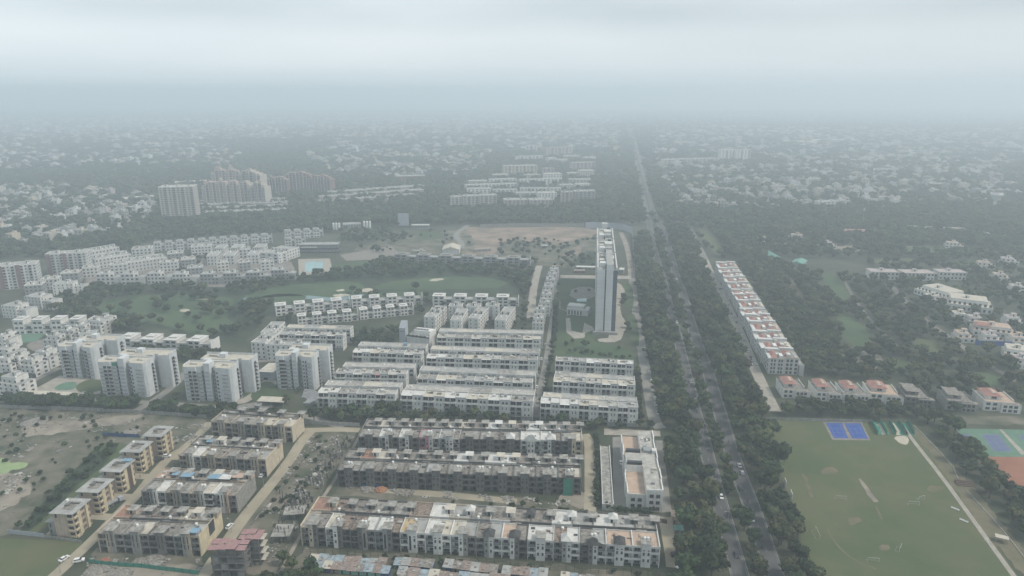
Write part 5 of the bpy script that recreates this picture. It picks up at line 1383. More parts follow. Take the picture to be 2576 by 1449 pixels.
# ------------------------------------------------------------------ far towers and estates in the haze
def dome_tower(a, b_, z, D, lab, wall, roof='roof_peach', n=5, floors=16, domes=(.5,), steps=None, group=None):
    p, rz, L = front_line(a, b_, z)
    t = thing('apartment_tower', lab, 'apartment tower', p, rz, group)
    b = MB(); w = L / n
    for i in range(n):
        zi = z * (steps[i] if steps else 1)
        b.box(i * w, (i % 2) * 1.8, 0, (i + 1) * w - .01, D - (i % 2), zi, 0, 1)
        b.box(i * w + .01, (i % 2) * 1.8 - .5 - 1.8 * (i % 2), 0, i * w + .9, (i % 2) * 1.8 - .01, zi + .8, 2)
        b.box(i * w + .02, 1.9, zi, i * w + w * .7, D * .6, zi + R.uniform(1, 3.5), 0, 1)
    b.build('wall', [wall, roof, 'ochre_paint' if wall != 'ochre_paint' else 'salmon_paint'], t)
    F = z / floors
    for i in range(n):
        zi = z * (steps[i] if steps else 1)
        m = int(zi / F)
        for k in range(m):      # one ribbon of openings per floor and bay
            y = (i % 2) * 1.8
            if i % 2: link('balcony', balcony_mesh('white_paint', 'grey_paint'), t, (i * w + w * .08, y, k * F), 0, (w * .84, 1, F / 3.2))
            else: 
                window(t, i * w + w * .16, y - .02, k * F + .8, w * .26, 1.6, 'dark'); window(t, i * w + w * .58, y - .02, k * F + .8, w * .26, 1.6, 'dark')
    for u in domes:
        i = min(n - 1, int(u * n)); zi = z * (steps[i] if steps else 1)
        MB().box(u * L - 2.6, 2.5, zi, u * L + 2.6, 7.5, zi + 4.5, 0).dome(u * L, 5, zi + 4.5, 2.7, 1).build('roof_pavilion', [wall, roof], t)
    excl_frame(p, rz, -4, -4, L + 4, D + 4)
    return t
block('apartment_tower', 'lone pale tower with brown corner base standing in the western woods', 'apartment tower', (397, 472), (485, 470), 53, 26, 16, 'ochre_paint', 'roof_pale', nx=8, balc=2, stairs=3, tanks=3, wfrac=.42, side='R', accent='white_paint')
dome_tower((505, 460), (602, 458), 44, 22, 'salmon domed tower block with pale fins, left of the pink estate', 'salmon_paint', domes=(.1, .5), n=11, steps=[.8, .95, 1, 1, .97, 1, 1, .9, 1, 1, .9])
dome_tower((602, 460), (664, 462), 42, 20, 'cream domed tower block at the right of the pink estate', 'ochre_paint', domes=(.3, .8), n=7, steps=[1, 1, .8, .85, 1, 1, .86])
dome_tower((530, 430), (600, 428), 52, 22, 'pink domed tower rising behind the pink estate front', 'salmon_paint', domes=(.2, .7), n=8, steps=[.9, 1, 1.06, 1, .96, 1.05, 1, .94])
dome_tower((598, 432), (652, 434), 50, 22, 'pale domed tower behind the cream block of the pink estate', 'ochre_paint', domes=(.5,), n=6, steps=[.92, 1, 1.05, 1, .95, .9])
for a, b_, z, lab in (((668, 448), (720, 448), 34, 'maroon brick tower next to the domed pink estate'), ((716, 436), (778, 436), 40, 'maroon brick tower with pale columns, middle of its group'), ((776, 444), (828, 446), 34, 'maroon brick tower at the woods side of its group')):
    dome_tower(a, b_, z, 20, lab, 'maroon_paint', 'roof_peach', n=7, floors=12, domes=(), steps=[.9, 1, .95, 1, 1.04, .97, .9])
for (a, b_, z, D, lab) in (((492, 508), (720, 501), 10, 16, 'crowded low terrace at the foot of the pink estate'), ((494, 516), (724, 509), 10, 14, 'crowded low terrace second from the pink estate'), ((500, 525), (726, 517), 9, 14, 'crowded low terrace third from the pink estate'), ((508, 535), (720, 527), 9, 12, 'crowded low terrace on the woods side before the pink estate'), ((830, 484), (1068, 467), 10, 18, 'long low terrace beyond the silos on the town side'), ((806, 496), (1066, 477), 10, 16, 'long low terrace beyond the silos, middle row'), ((796, 508), (1045, 489), 9, 14, 'long low terrace beyond the silos on the woods side')):
    t = block('estate_terrace', lab, 'terrace', a, b_, z, D, 3, 'salmon_paint', 'roof_concrete', stairs=14, tanks=12, wfrac=.5)
for (a, b_, z, D, fl, wall, lab) in (((1135, 496), (1163, 495), 24, 14, 8, 'ochre_paint', 'cream apartment block with grey balconies, left pier'), ((1165, 494), (1205, 493), 25, 16, 8, 'ochre_paint', 'cream apartment block with grey balconies, middle pier'), ((1207, 492), (1250, 491), 24, 16, 8, 'ochre_paint', 'cream apartment block with grey balconies, right pier'),
        ((1268, 504), (1328, 503), 16, 24, 5, 'salmon_paint', 'pinkish walk-up block, left of two twins'), ((1332, 504), (1390, 503), 16, 24, 5, 'salmon_paint', 'pinkish walk-up block, right of two twins'), ((1412, 484), (1442, 484), 24, 18, 8, 'salmon_paint', 'dull pink apartment block with dark recesses, left half'), ((1446, 482), (1498, 481), 24, 18, 8, 'grey_paint', 'dull pink apartment block with dark recesses, right half'),
        ((1172, 466), (1302, 462), 14, 16, 5, 'white_paint', 'pale estate slab behind the cream piers'), ((1308, 474), (1412, 474), 13, 14, 4, 'white_paint', 'pale estate slab behind the pinkish twins'), ((1232, 452), (1300, 450), 14, 14, 4, 'white_paint', 'short pale estate slab near the domed cream block'), ((1308, 452), (1414, 450), 14, 14, 4, 'white_paint', 'long pale estate slab with roof tanks'), ((1432, 452), (1486, 452), 14, 20, 4, 'ochre_paint', 'pale twin block near the far avenue'),
        ((1268, 418), (1352, 416), 26, 18, 8, 'yellow_paint', 'cream tower block with stepped roofline'), ((1365, 424), (1395, 424), 22, 16, 7, 'salmon_paint', 'narrow pinkish tower behind the estate slabs'), ((1440, 410), (1498, 408), 24, 20, 8, 'salmon_paint', 'faded pink tower block near the far avenue'), ((1300, 394), (1366, 392), 18, 16, 6, 'white_paint', 'faded white block behind the stepped cream tower'), ((1322, 366), (1352, 366), 24, 18, 8, 'white_paint', 'faded single tower deep in the haze'), ((1376, 372), (1440, 370), 30, 18, 10, 'salmon_paint', 'faded tower pair deep in the haze'),
        ((1816, 378), (1852, 377), 34, 18, 12, 'white_paint', 'pale high tower east of the avenue, left half'), ((1854, 378), (1890, 377), 34, 18, 12, 'white_paint', 'pale high tower east of the avenue, right half'), ((1670, 402), (1738, 400), 14, 18, 5, 'ochre_paint', 'cream row east of the avenue, left half'), ((1740, 400), (1806, 398), 14, 18, 5, 'ochre_paint', 'cream row east of the avenue, right half'),
        ((1548, 518), (1572, 518), 6, 14, 2, 'white_paint', 'white hut with flat roof near the far avenue'), ((1000, 444), (1070, 442), 13, 20, 4, 'brick_wall', 'dark unfinished block in the centre town'), ((2340, 462), (2390, 464), 12, 20, 4, 'brick_wall', 'brick red house block in the east suburb'), ((2200, 425), (2262, 427), 12, 20, 4, 'white_paint', 'long white school block in the east suburb'), ((2060, 508), (2110, 506), 14, 12, 4, 'cool_white', 'grey-white house block near the mast')):
    block('apartment_block', lab, 'apartment block', a, b_, z, D, fl, wall, 'roof_grey', nx=max(3, int((b_[0] - a[0]) / 9)), balc=2 if fl > 4 else 0, wfrac=.5, stairs=2, tanks=2, accent='ochre_paint' if wall == 'salmon_paint' else 'white_paint', ex=4)
for (a, b_, D, lab) in (((2040, 352), (2172, 352), 70, 'very long pale factory shed in the east haze'), ((1980, 356), (2060, 356), 60, 'white factory shed in the east haze'), ((1930, 330), (2060, 330), 80, 'far factory shed group in the east haze'), ((470, 328), (556, 326), 60, 'long pale shed in the west haze'), ((1830, 292), (1886, 292), 120, 'farthest cream shed in the east haze'), ((770, 332), (806, 331), 40, 'small pale shed in the centre haze'), ((440, 460), (520, 456), 30, 'pale sheds with green rim behind the lone tower'), ((310, 500), (390, 494), 22, 'long white low building in the western suburb')):
    p, rz, L = front_line(a, b_, 8); t = thing('factory_shed', lab, 'shed', p, rz)
    MB().box(0, 0, 0, L, D, 7).build('wall', ['pale_concrete'], t); MB().pyramid(-1, -1, L + 1, D + 1, 7, 9.5, 0, L / 2 + .8, 0).build('roof', ['roof_cream'], t)
    excl_frame(p, rz, -6, -6, L + 6, D + 6)
# more estate slabs filling the centre quarter and the quarter behind the golf course
er = random.Random(31)
for i, (x, y, w_) in enumerate(((1175, 476, 60), (1240, 478, 62), (1410, 466, 34), (1450, 464, 36), (1300, 486, 50), (1355, 486, 46), (1180, 456, 46), (1320, 440, 40), (1370, 438, 44), (1430, 436, 50), (1240, 440, 40), (1400, 402, 30), (1420, 392, 40), (1470, 396, 30), (1380, 398, 20), (1460, 430, 36))):
    wl__ = er.choice(('white_paint', 'ochre_paint', 'salmon_paint', 'cool_white'))
    block('apartment_block', '%s slab in the crowded estate left of the far avenue' % {'white_paint': 'white', 'ochre_paint': 'cream', 'salmon_paint': 'pinkish', 'cool_white': 'greyish'}[wl__], 'apartment block', (x, y), (x + w_, y - 1), er.uniform(12, 20), er.uniform(12, 20), 5, wl__, er.choice(('roof_grey', 'roof_cream', 'roof_pale')), nx=6, stairs=2, tanks=2, wfrac=.5, group='%s estate slabs left of the far avenue' % wl__.split('_')[0], ex=3)
for i, (x, y, w_, D_) in enumerate(((330, 628, 50, 16), (255, 645, 46, 14), (345, 655, 52, 14), (400, 662, 46, 12), (275, 668, 44, 12), (420, 640, 40, 16), (455, 655, 36, 14), (470, 676, 40, 12), (545, 662, 30, 12), (600, 662, 30, 12), (655, 660, 34, 12), (590, 630, 40, 16), (480, 622, 50, 14), (690, 640, 30, 14), (150, 690, 46, 14), (205, 676, 40, 14), (60, 720, 44, 14), (100, 705, 44, 13))):
    block('row_house', 'pale flat-roofed house packed in the quarter behind the golf course', 'house', (x, y), (x + w_, y - 3), 10.5, D_, 3, er.choice(('cool_white', 'white_paint', 'grey_paint')), er.choice(('roof_pale', 'roof_grey', 'roof_concrete')), wfrac=.5, stairs=2, tanks=2, group='houses packed behind the golf course', ex=1)
# funnel-shaped water tower
p = G(2500, 526); t = thing('water_tower', 'white funnel-shaped water tower in the east suburb', 'water tower', p, 0)
MB().cyl(0, 0, 0, 14, 2.4, 2.4, 0, 14).build('shaft', ['white_paint'], t); MB().cyl(0, 0, 14, 25, 2.6, 10, 0, 16).cyl(0, 0, 25, 28, 10, 9, 0, 16).build('tank', ['white_paint'], t); MB().cyl(0, 0, 28, 29, 8, 2, 0, 16).build('roof', ['maroon_paint'], t)

# ------------------------------------------------------------------ suburbs: single houses near, one mass far off
from mathutils import noise as mnoise
URBAN = [[(-60, 470), (120, 470), (260, 480), (400, 500), (395, 545), (300, 585), (160, 610), (-60, 625)], [(-60, 378), (200, 380), (330, 362), (600, 372), (600, 425), (340, 420), (150, 432), (-60, 440)],
         [(820, 345), (1000, 345), (1180, 350), (1240, 385), (1190, 440), (1000, 455), (850, 440), (760, 400)], [(1640, 400), (1800, 420), (2000, 420), (2200, 430), (2600, 420), (2600, 520), (2350, 520), (2150, 520), (1900, 535), (1700, 525), (1660, 460)],
         [(1640, 318), (2600, 330), (2600, 420), (2200, 430), (1990, 415), (1900, 390), (1650, 395)], [(-60, 300), (700, 300), (1560, 290), (1560, 340), (1000, 345), (300, 362), (-60, 378)], [(1240, 330), (1560, 330), (1560, 400), (1450, 380), (1250, 385)]]
UW = [[tuple(G(*q)[:2]) for q in u] for u in URBAN]
HOUSE_MATS = ['cool_white', 'roof_grey', 'ochre_paint', 'salmon_paint', 'pale_concrete', 'cream_paint']
houses = []
hr = random.Random(21)
for ui, u in enumerate(UW):
    ys = [q[1] for q in u]; y = min(ys)
    while y < min(max(ys), 6500):
        step = 15 + max(0, y - 1100) / 75.0
        xs = [q[0] for q in u]; x = min(xs)
        while x < max(xs):
            px_, py_ = x + hr.uniform(-.4, .4) * step, y + hr.uniform(-.4, .4) * step
            dens = mnoise.noise(Vector((px_ / 130.0, py_ / 130.0, 3.1))) * .95 + .44
            if hr.random() < dens and inside(px_, py_, u) and not blocked(px_, py_):
                s = step / 15.0
                houses.append((px_, py_, hr.uniform(.75, 1.25) * (1 + (s - 1) * .55), hr.choice((3.4, 6.6, 6.6, 9.6, 9.8, 12.5)) * (1 + (s - 1) * .15)))
            x += step
        y += step * 1.25
vis = []
for h in houses:
    q = project((h[0], h[1], h[3]))
    if q and -20 < q[0] < 2596: vis.append((h[2] * h[3] ** .5 / h[1], h))
vis.sort(reverse=True)
solo = [h for _, h in vis[:290]]
solo_set = set(solo)
def house_proto(k):
    wm = HOUSE_MATS[k % 6]; W, D, H = (9.5, 11, 9)[0] + (k % 3), 11, 9.0
    t = thing('suburb_house', 'x', 'house', (0, 0, -500), 0)
    MB().box(-W / 2, -D / 2, 0, W / 2, D / 2, H, 0, 1).build('wall', [wm, ROOFS['cdkgwp'[k % 6]]], t)
    MB().box(-W / 2 - .1, -D / 2 - .1, H, W / 2 + .1, -D / 2 + .25, H + .9).box(-W / 2 - .1, D / 2 - .25, H, W / 2 + .1, D / 2 + .1, H + .9).box(-W / 2 - .1, -D / 2 + .25, H, -W / 2 + .25, D / 2 - .25, H + .9).box(W / 2 - .25, -D / 2 + .25, H, W / 2 + .1, D / 2 - .25, H + .9).build('parapet', [wm], t)
    MB().box(-1.8, .5, H, 2.0, 4.4, H + 2.6).build('stair_room', [wm], t)
    for f in range(3):
        for x in (-W * .36, W * .1): window(t, x, -D / 2 - .02, f * 3 + .8, W * .22, 1.6, 'dark')
    water_tank(t, 2.6, -1, H, 1.1)
    return t
protos = [None] * 6
tint = {0: 'white', 1: 'grey-white', 2: 'cream', 3: 'pinkish', 4: 'raw concrete', 5: 'beige'}
for i, h in enumerate(solo):
    k = hr.choice((0, 0, 1, 1, 2, 3, 4, 5))
    if protos[k] is None: protos[k] = o = house_proto(k)
    else: o = copy_tree(protos[k])
    side = 'west' if h[0] < -350 else 'centre' if h[0] < 130 else 'east'
    o['label'] = '%s flat-roofed house in the hazy %s suburb' % (tint[k], side); o['group'] = '%s houses of the %s suburb' % (tint[k], side)
    o.location = (h[0], h[1], 0); o.rotation_euler = (0, 0, hr.choice((-.09, -.09, .2, -.35, 1.48))); o.scale = (h[2], h[2], h[3] / 9.0)
    excl_frame((h[0], h[1]), 0, -7 * h[2], -8 * h[2], 7 * h[2], 8 * h[2])
b = MB()
for h in houses:
    if h in solo_set: continue
    q = project((h[0], h[1], 0))
    if not q or not (-250 < q[0] < 2830): continue
    w, d = 5.2 * h[2] * hr.uniform(.8, 1.3), 5.6 * h[2] * hr.uniform(.8, 1.3); k = hr.choice((0, 0, 1, 1, 2, 3, 4, 5)); z = h[3]
    b.box(h[0] - w, h[1] - d, 0, h[0] + w, h[1] + d, z, k, 6 + hr.randrange(3))
    b.box(h[0] - w * .3, h[1] - d * .1, z, h[0] + w * .4, h[1] + d * .6, z + 2.4, k)
    if h[1] < 3500: excl_frame((h[0], h[1]), 0, -w - 2, -d - 2, w + 2, d + 2)
tag(b.build('distant_houses', HOUSE_MATS + ['roof_grey', 'roof_pale', 'roof_concrete']), 'mass of far pale houses dissolving in haze towards the horizon', 'houses', kind='stuff')

# ------------------------------------------------------------------ trees
mat('leaf_dark', (0.038, 0.058, 0.027), c2=(0.018, 0.030, 0.015), scale=1.6, rnd=.42, rough=.85)
mat('leaf_mid', (0.074, 0.100, 0.036), c2=(0.032, 0.050, 0.020), scale=1.6, rnd=.42, rough=.85)
mat('leaf_olive', (0.100, 0.102, 0.046), c2=(0.044, 0.054, 0.026), scale=1.6, rnd=.35, rough=.85)
mat('bark', (0.10, 0.08, 0.062), c2=(0.06, 0.048, 0.04), scale=3)
tr = random.Random(5)
def ico(sub):
    bm = bmesh.new(); bmesh.ops.create_icosphere(bm, subdivisions=sub, radius=1.0)
    v = [tuple(x.co) for x in bm.verts]; f = [tuple(x.index for x in y.verts) for y in bm.faces]; bm.free(); return v, f
ICO = ico(1)
def crown_mesh(kind, seed, nclump=17, flat=.72, spread=.68, leaf=.12, mats=('leaf_dark', 'leaf_mid')):
    """foliage: uneven clumps plus a scatter of leaf sprays round each, radius about 1"""
    r = random.Random(seed); vs, fs, ms = [], [], []
    for c in range(nclump):
        while True:
            p = Vector((r.uniform(-1, 1), r.uniform(-1, 1), r.uniform(-1, 1)))
            if p.length < 1: break
        p = Vector((p.x * spread, p.y * spread, p.z * spread * flat))
        if kind == 'tall': p = Vector((p.x * .55, p.y * .55, p.z * 2.2))
        R0 = r.uniform(.24, .40)
        b0 = len(vs); mi = 0 if r.random() < .6 else 1
        for v in ICO[0]:
            q = Vector(v); k = R0 * (1 + .34 * mnoise.noise(q * 1.9 + Vector((seed, c * 3.1, 0))) + r.uniform(-.10, .10))
            vs.append((p.x + q.x * k, p.y + q.y * k, p.z + q.z * k * .82))
        for f in ICO[1]: fs.append(tuple(b0 + i for i in f)); ms.append(mi)
        for _ in range(26):
            d = Vector((r.gauss(0, 1), r.gauss(0, 1), r.gauss(0, 1) + .35)).normalized()
            o = p + Vector((d.x, d.y, d.z * .85)) * R0 * r.uniform(.85, 1.32)
            a = Vector((r.gauss(0, 1), r.gauss(0, 1), r.gauss(0, .6))).normalized(); n2 = a.cross(d).normalized()
            s = leaf * r.uniform(.6, 1.3)
            b0 = len(vs)
            for su, sv in ((-1, -.6), (1, -.6), (.8, .6), (-.8, .6)): vs.append(tuple(o + a * su * s + n2 * sv * s))
            fs.append((b0, b0 + 1, b0 + 2, b0 + 3)); ms.append(mi if r.random() < .7 else 1)
    me = bpy.data.meshes.new('crown'); me.from_pydata(vs, [], fs)
    for m in mats: me.materials.append(MATS[m])
    me.polygons.foreach_set('material_index', ms); me.update()
    return me
def trunk_mesh(seed):
    r = random.Random(seed); b = MB()
    b.cyl(0, 0, 0, .75, .075, .055, 0, 7)
    for k in range(4):
        a = k * 1.6 + r.uniform(-.4, .4); dx, dy = math.cos(a), math.sin(a)
        lo = [(.05 * math.cos(t * 1.2566) , .05 * math.sin(t * 1.2566), .66 + .03 * k) for t in range(5)]
        hi = [(dx * .45 + .02 * math.cos(t * 1.2566), dy * .45 + .02 * math.sin(t * 1.2566), 1.22) for t in range(5)]
        b._add(lo + hi, [(i, (i + 1) % 5, 5 + (i + 1) % 5, 5 + i) for i in range(5)], 0)
    return b.mesh('trunk', ['bark'])
CROWNS = [crown_mesh('round', 11), crown_mesh('round', 23, 20, .62, .74, mats=('leaf_dark', 'leaf_olive')), crown_mesh('round', 37, 14, .85, .62, mats=('leaf_mid', 'leaf_olive')), crown_mesh('round', 41, 18, .7, .7, mats=('leaf_dark', 'leaf_dark')), crown_mesh('tall', 53, 14, .9, .6, mats=('leaf_dark', 'leaf_mid')), crown_mesh('bush', 67, 12, .5, .7, mats=('leaf_mid', 'leaf_dark'))]
TRUNKS = [trunk_mesh(3), trunk_mesh(9)]
TREES = []      # x, y, radius, kind, zone
def fill(zone, px, spacing, r0, r1, kinds=(0, 1, 2, 3), keep=1.0, px_pts=True, clump=0.0, cs=40.0, force=False):
    pts = [tuple(G(*q)[:2]) for q in px] if px_pts else px
    xs = [q[0] for q in pts]; ys = [q[1] for q in pts]
    y = min(ys)
    while y < max(ys):
        x = min(xs)
        while x < max(xs):
            a, c = x + tr.uniform(-.45, .45) * spacing, y + tr.uniform(-.45, .45) * spacing
            k = keep if not clump else keep + clump * mnoise.noise(Vector((a / cs, c / cs, 7.7)))
            if tr.random() < k and inside(a, c, pts) and (force or not blocked(a, c)): TREES.append((a, c, tr.uniform(r0, r1), tr.choice(kinds), zone))
            x += spacing
        y += spacing
def line_trees(zone, px, spacing, r0, r1, kinds=(0, 1, 2, 3), jit=.8, force=True):
    pts = [Vector(G(*q)[:2]) for q in px]
    for a, b_ in zip(pts[:-1], pts[1:]):
        n = max(1, int((b_ - a).length / spacing))
        for i in range(n):
            q = a.lerp(b_, (i + .5) / n)
            q = (q.x + tr.uniform(-jit, jit), q.y + tr.uniform(-jit, jit))
            if force or not blocked(*q): TREES.append((q[0], q[1], tr.uniform(r0, r1), tr.choice(kinds), zone))

fill('west verge', [(1668, 1090), (1640, 940), (1622, 840), (1606, 740), (1598, 650), (1600, 600), (1630, 590), (1650, 650), (1672, 717), (1700, 829), (1718, 904), (1747, 1031), (1781, 1151), (1821, 1302), (1861, 1445), (1880, 1500), (1715, 1500), (1712, 1380), (1700, 1270), (1690, 1180)], 7.0, 3.2, 6.2, keep=.9)
fill('median', [(1640, 580), (1660, 585), (1684, 640), (1702, 698), (1741, 825), (1774, 912), (1815, 1051), (1861, 1198), (1917, 1350), (1966, 1500), (1885, 1500), (1845, 1390), (1801, 1230), (1765, 1087), (1733, 964), (1700, 829), (1672, 717), (1651, 649)], 6.2, 2.5, 4.8, keep=.93)
fill('east verge', [(1672, 575), (1728, 580), (1770, 660), (1800, 725), (1850, 830), (1885, 915), (1918, 985), (1930, 1055), (1950, 1130), (1975, 1230), (2010, 1340), (2050, 1500), (1970, 1500), (1917, 1350), (1861, 1198), (1815, 1051), (1774, 912), (1741, 825), (1702, 698)], 7.0, 3.2, 6.4, keep=.92)
fill('red row verge', [(1785, 650), (1800, 660), (1850, 760), (1905, 860), (1940, 945), (1925, 960), (1880, 870), (1830, 765)], 7.5, 2.2, 3.4, keep=.6)
fill('field north', [(1938, 1018), (1990, 1020), (2100, 1030), (2330, 1042), (2340, 1062), (2200, 1056), (2050, 1050), (1945, 1046)], 6.0, 2.8, 4.2, keep=.92)
fill('villa gardens', [(1940, 985), (2240, 1000), (2400, 1020), (2600, 1030), (2600, 1050), (2330, 1042), (1960, 1025)], 8, 2.6, 3.8, keep=.6)
fill('field east', [(2310, 1050), (2390, 1060), (2405, 1085), (2470, 1160), (2540, 1225), (2620, 1290), (2620, 1400), (2560, 1340), (2470, 1240), (2400, 1165), (2340, 1090)], 6.8, 3.2, 4.8, keep=.95)
EWK = (0, 1, 2, 2, 3)
fill('east woods', [(1830, 640), (1900, 620), (2000, 680), (2190, 700), (2240, 720), (2330, 810), (2480, 920), (2600, 990), (2600, 1030), (2330, 1000), (2200, 960), (2050, 950), (2035, 900), (1960, 780), (1890, 670)], 7.4, 2.4, 5.0, kinds=EWK, keep=.72, clump=.8)
fill('east woods', [(2190, 640), (2600, 640), (2600, 990), (2480, 915), (2330, 805), (2250, 720), (2180, 690)], 8.4, 2.4, 5.0, kinds=EWK, keep=.6, clump=.9)
fill('east woods', [(1660, 545), (2600, 535), (2600, 640), (2190, 640), (2180, 610), (1930, 600), (1905, 640), (1830, 640), (1790, 640), (1740, 580)], 9.5, 3.4, 5.4, keep=.75, clump=.6)
fill('wall line', [(20, 1010), (165, 1012), (170, 1034), (20, 1030)], 4.4, 3.0, 4.2, kinds=(4, 3, 0))
fill('wall line', [(180, 1014), (355, 1020), (360, 1040), (180, 1034)], 4.4, 3.0, 4.2, kinds=(4, 3, 0))
fill('wall line', [(378, 1027), (560, 1036), (720, 1050), (720, 1064), (560, 1056), (378, 1044)], 4.6, 2.5, 3.6, kinds=(4, 3, 0), keep=.95)
fill('terrace front', [(795, 1040), (1000, 1044), (1000, 1068), (790, 1066)], 5.0, 2.6, 4.4, keep=.9)
fill('terrace front', [(1010, 1046), (1350, 1058), (1350, 1070), (1010, 1070)], 5.2, 2.4, 4.0, keep=.8)
fill('terrace front', [(1355, 1062), (1640, 1072), (1640, 1090), (1480, 1084), (1355, 1078)], 5.4, 2.4, 4.0, keep=.8)
line_trees('terrace front', [(1610, 1062), (1608, 1000), (1604, 930)], 4.5, 1.6, 2.8, force=True)
line_trees('hedge', [(1502, 1275), (1502, 1190), (1500, 1100)], 2.6, 1.3, 2.0, kinds=(3, 0, 5), jit=.4)
line_trees('hedge', [(1520, 1282), (1600, 1286), (1650, 1290)], 2.8, 1.2, 2.0, kinds=(3, 0, 5), jit=.5)
line_trees('lane hedge', [(1360, 1040), (1378, 960), (1392, 860), (1400, 780)], 5, 1.4, 2.4, kinds=(3, 0, 5))
line_trees('tower garden', [(1425, 885), (1500, 892), (1590, 903)], 4, 1.4, 2.2, kinds=(5, 3))
for q, r in (((1471, 876), 3.6), ((1424, 870), 1.8), ((1440, 862), 1.6), ((1556, 880), 1.6), ((1448, 738), 2.0), ((1482, 735), 2.0), ((1568, 752), 3), ((1572, 760), 3), ((1578, 825), 3), ((1582, 835), 2.5), ((1565, 768), 2.6)): TREES.append((*G(*q)[:2], r, 3, 'tower garden'))
fill('tower garden', [(1398, 740), (1410, 705), (1395, 790), (1400, 840), (1390, 850)], 4, 1.2, 2, keep=.7)
fill('lane hedge', [(1330, 690), (1345, 690), (1330, 790), (1312, 790)], 6, 2, 3.4, keep=.8)
fill('east woods', [(1846, 645), (1990, 672), (2060, 790), (2120, 900), (2060, 948), (2026, 945), (1926, 775)], 6.2, 2.6, 4.4, keep=.9)
fill('golf trees', [(200, 780), (300, 752), (400, 742), (560, 748), (595, 765), (560, 790), (590, 818), (520, 845), (420, 815), (300, 798)], 9, 2.4, 4.6, keep=.12, clump=.8, cs=22)
fill('west belt', [(330, 600), (420, 575), (700, 558), (840, 566), (840, 584), (700, 590), (684, 588), (390, 610)], 8, 3, 5, keep=.85)
fill('west belt', [(850, 580), (1000, 575), (1040, 590), (1030, 606), (990, 618), (860, 612)], 9, 2.4, 4.2, keep=.6, clump=.5)
fill('yard shrubs', [(770, 1392), (1000, 1405), (1640, 1440), (1640, 1450), (1000, 1424), (780, 1404)], 3.6, .7, 1.6, kinds=(5, 5, 3), keep=.55, force=True)
fill('yard trees', [(690, 1449), (715, 1408), (770, 1412), (800, 1432), (800, 1500), (640, 1500)], 5.2, 2.2, 3.4, keep=.95)
fill('site shrubs', [(1200, 1262), (1470, 1285), (1600, 1300), (1600, 1312), (1400, 1300), (1180, 1275)], 4.0, .8, 1.8, kinds=(5, 3), keep=.6, force=True)
fill('site shrubs', [(1080, 1250), (1450, 1262), (1450, 1275), (1080, 1262)], 4.5, .8, 1.5, kinds=(5,), keep=.4)
fill('scrub strip', [(44, 1330), (130, 1240), (215, 1160), (290, 1108), (312, 1116), (250, 1175), (160, 1262), (84, 1338)], 3.6, 1.0, 2.2, kinds=(5, 3, 0), keep=.72)
fill('waste scrub', [(-40, 1040), (200, 1040), (420, 1060), (420, 1100), (300, 1110), (200, 1160), (60, 1260), (-40, 1300)], 6, .7, 1.8, kinds=(5, 3), keep=.26, clump=.9, cs=18)
fill('waste scrub', [(390, 1075), (540, 1072), (500, 1125), (420, 1130)], 4.5, .6, 1.2, kinds=(5,), keep=.3)
fill('plot scrub', [(800, 1098), (885, 1092), (835, 1180), (770, 1290), (690, 1330), (665, 1310), (735, 1215)], 3.4, .5, 1.5, kinds=(5, 5, 3), keep=.34, clump=.6, cs=12, force=True)
EXCL_SAVE = EXCL[:]
for q in ((700, 1230), (720, 1215), (745, 1180), (690, 1260), (770, 1150), (660, 1300), (672, 1290), (800, 1130), (730, 1250), (845, 1150), (880, 1110), (700, 1285)):
    TREES.append((*G(*q)[:2], tr.uniform(.9, 1.8), 5, 'plot scrub'))
fill('quarter trees', [(0, 890), (150, 900), (150, 945), (60, 960), (0, 960)], 6, 1.8, 3.0, keep=.55)
fill('quarter trees', [(300, 885), (560, 895), (560, 905), (440, 912), (300, 900)], 6.0, 2.6, 4.2, keep=.9)
fill('quarter trees', [(250, 990), (420, 1000), (560, 1008), (560, 1018), (380, 1012), (250, 1000)], 5.5, 1.6, 2.8, keep=.6)
fill('quarter trees', [(700, 1000), (790, 975), (800, 1030), (720, 1030)], 5, 1.6, 3.0, keep=.5)
fill('quarter trees', [(830, 850), (1010, 830), (1010, 868), (890, 870), (850, 880)], 6, 2.4, 3.8, keep=.85)
fill('quarter trees', [(700, 800), (1065, 775), (1065, 790), (760, 815), (700, 815)], 6, 2, 3.2, keep=.6)
fill('quarter trees', [(1070, 765), (1310, 768), (1310, 775), (1070, 773)], 5, 2.2, 3.4, keep=.8)
fill('quarter trees', [(1290, 790), (1340, 790), (1335, 835), (1280, 835)], 6, 1.4, 2.6, keep=.5)
fill('quarter trees', [(1095, 790), (1300, 800), (1300, 825), (1095, 820)], 5, 1.4, 2.6, keep=.6)
fill('golf trees', [(110, 770), (230, 728), (470, 724), (520, 735), (300, 745), (190, 775), (290, 810), (380, 830), (300, 840), (150, 800)], 7.5, 3.2, 5.0, keep=.9)
fill('golf trees', [(270, 808), (420, 825), (540, 855), (640, 835), (690, 780), (700, 760), (640, 765), (600, 780), (610, 815), (520, 848), (440, 838), (400, 812), (300, 800)], 8, 3.2, 4.8, keep=.85)
fill('golf trees', [(420, 745), (640, 735), (640, 760), (600, 800), (540, 800), (480, 770), (420, 790), (360, 770)], 8, 2.8, 4.4, keep=.42, clump=.9, cs=30)
fill('golf trees', [(780, 690), (960, 665), (1335, 680), (1340, 740), (1300, 740), (1290, 712), (1240, 696), (1120, 692), (990, 702), (900, 705), (790, 712)], 8, 3.2, 4.8, keep=.85)
fill('golf trees', [(560, 726), (740, 700), (800, 690), (790, 705), (640, 740), (560, 745)], 8, 2.8, 4.2, keep=.8)
fill('golf trees', [(930, 660), (990, 655), (990, 680), (940, 682)], 8, 4, 5.2, keep=.9)
fill('golf trees', [(1000, 715), (1080, 705), (1090, 725), (1010, 735)], 9, 3, 4.6, keep=.5)
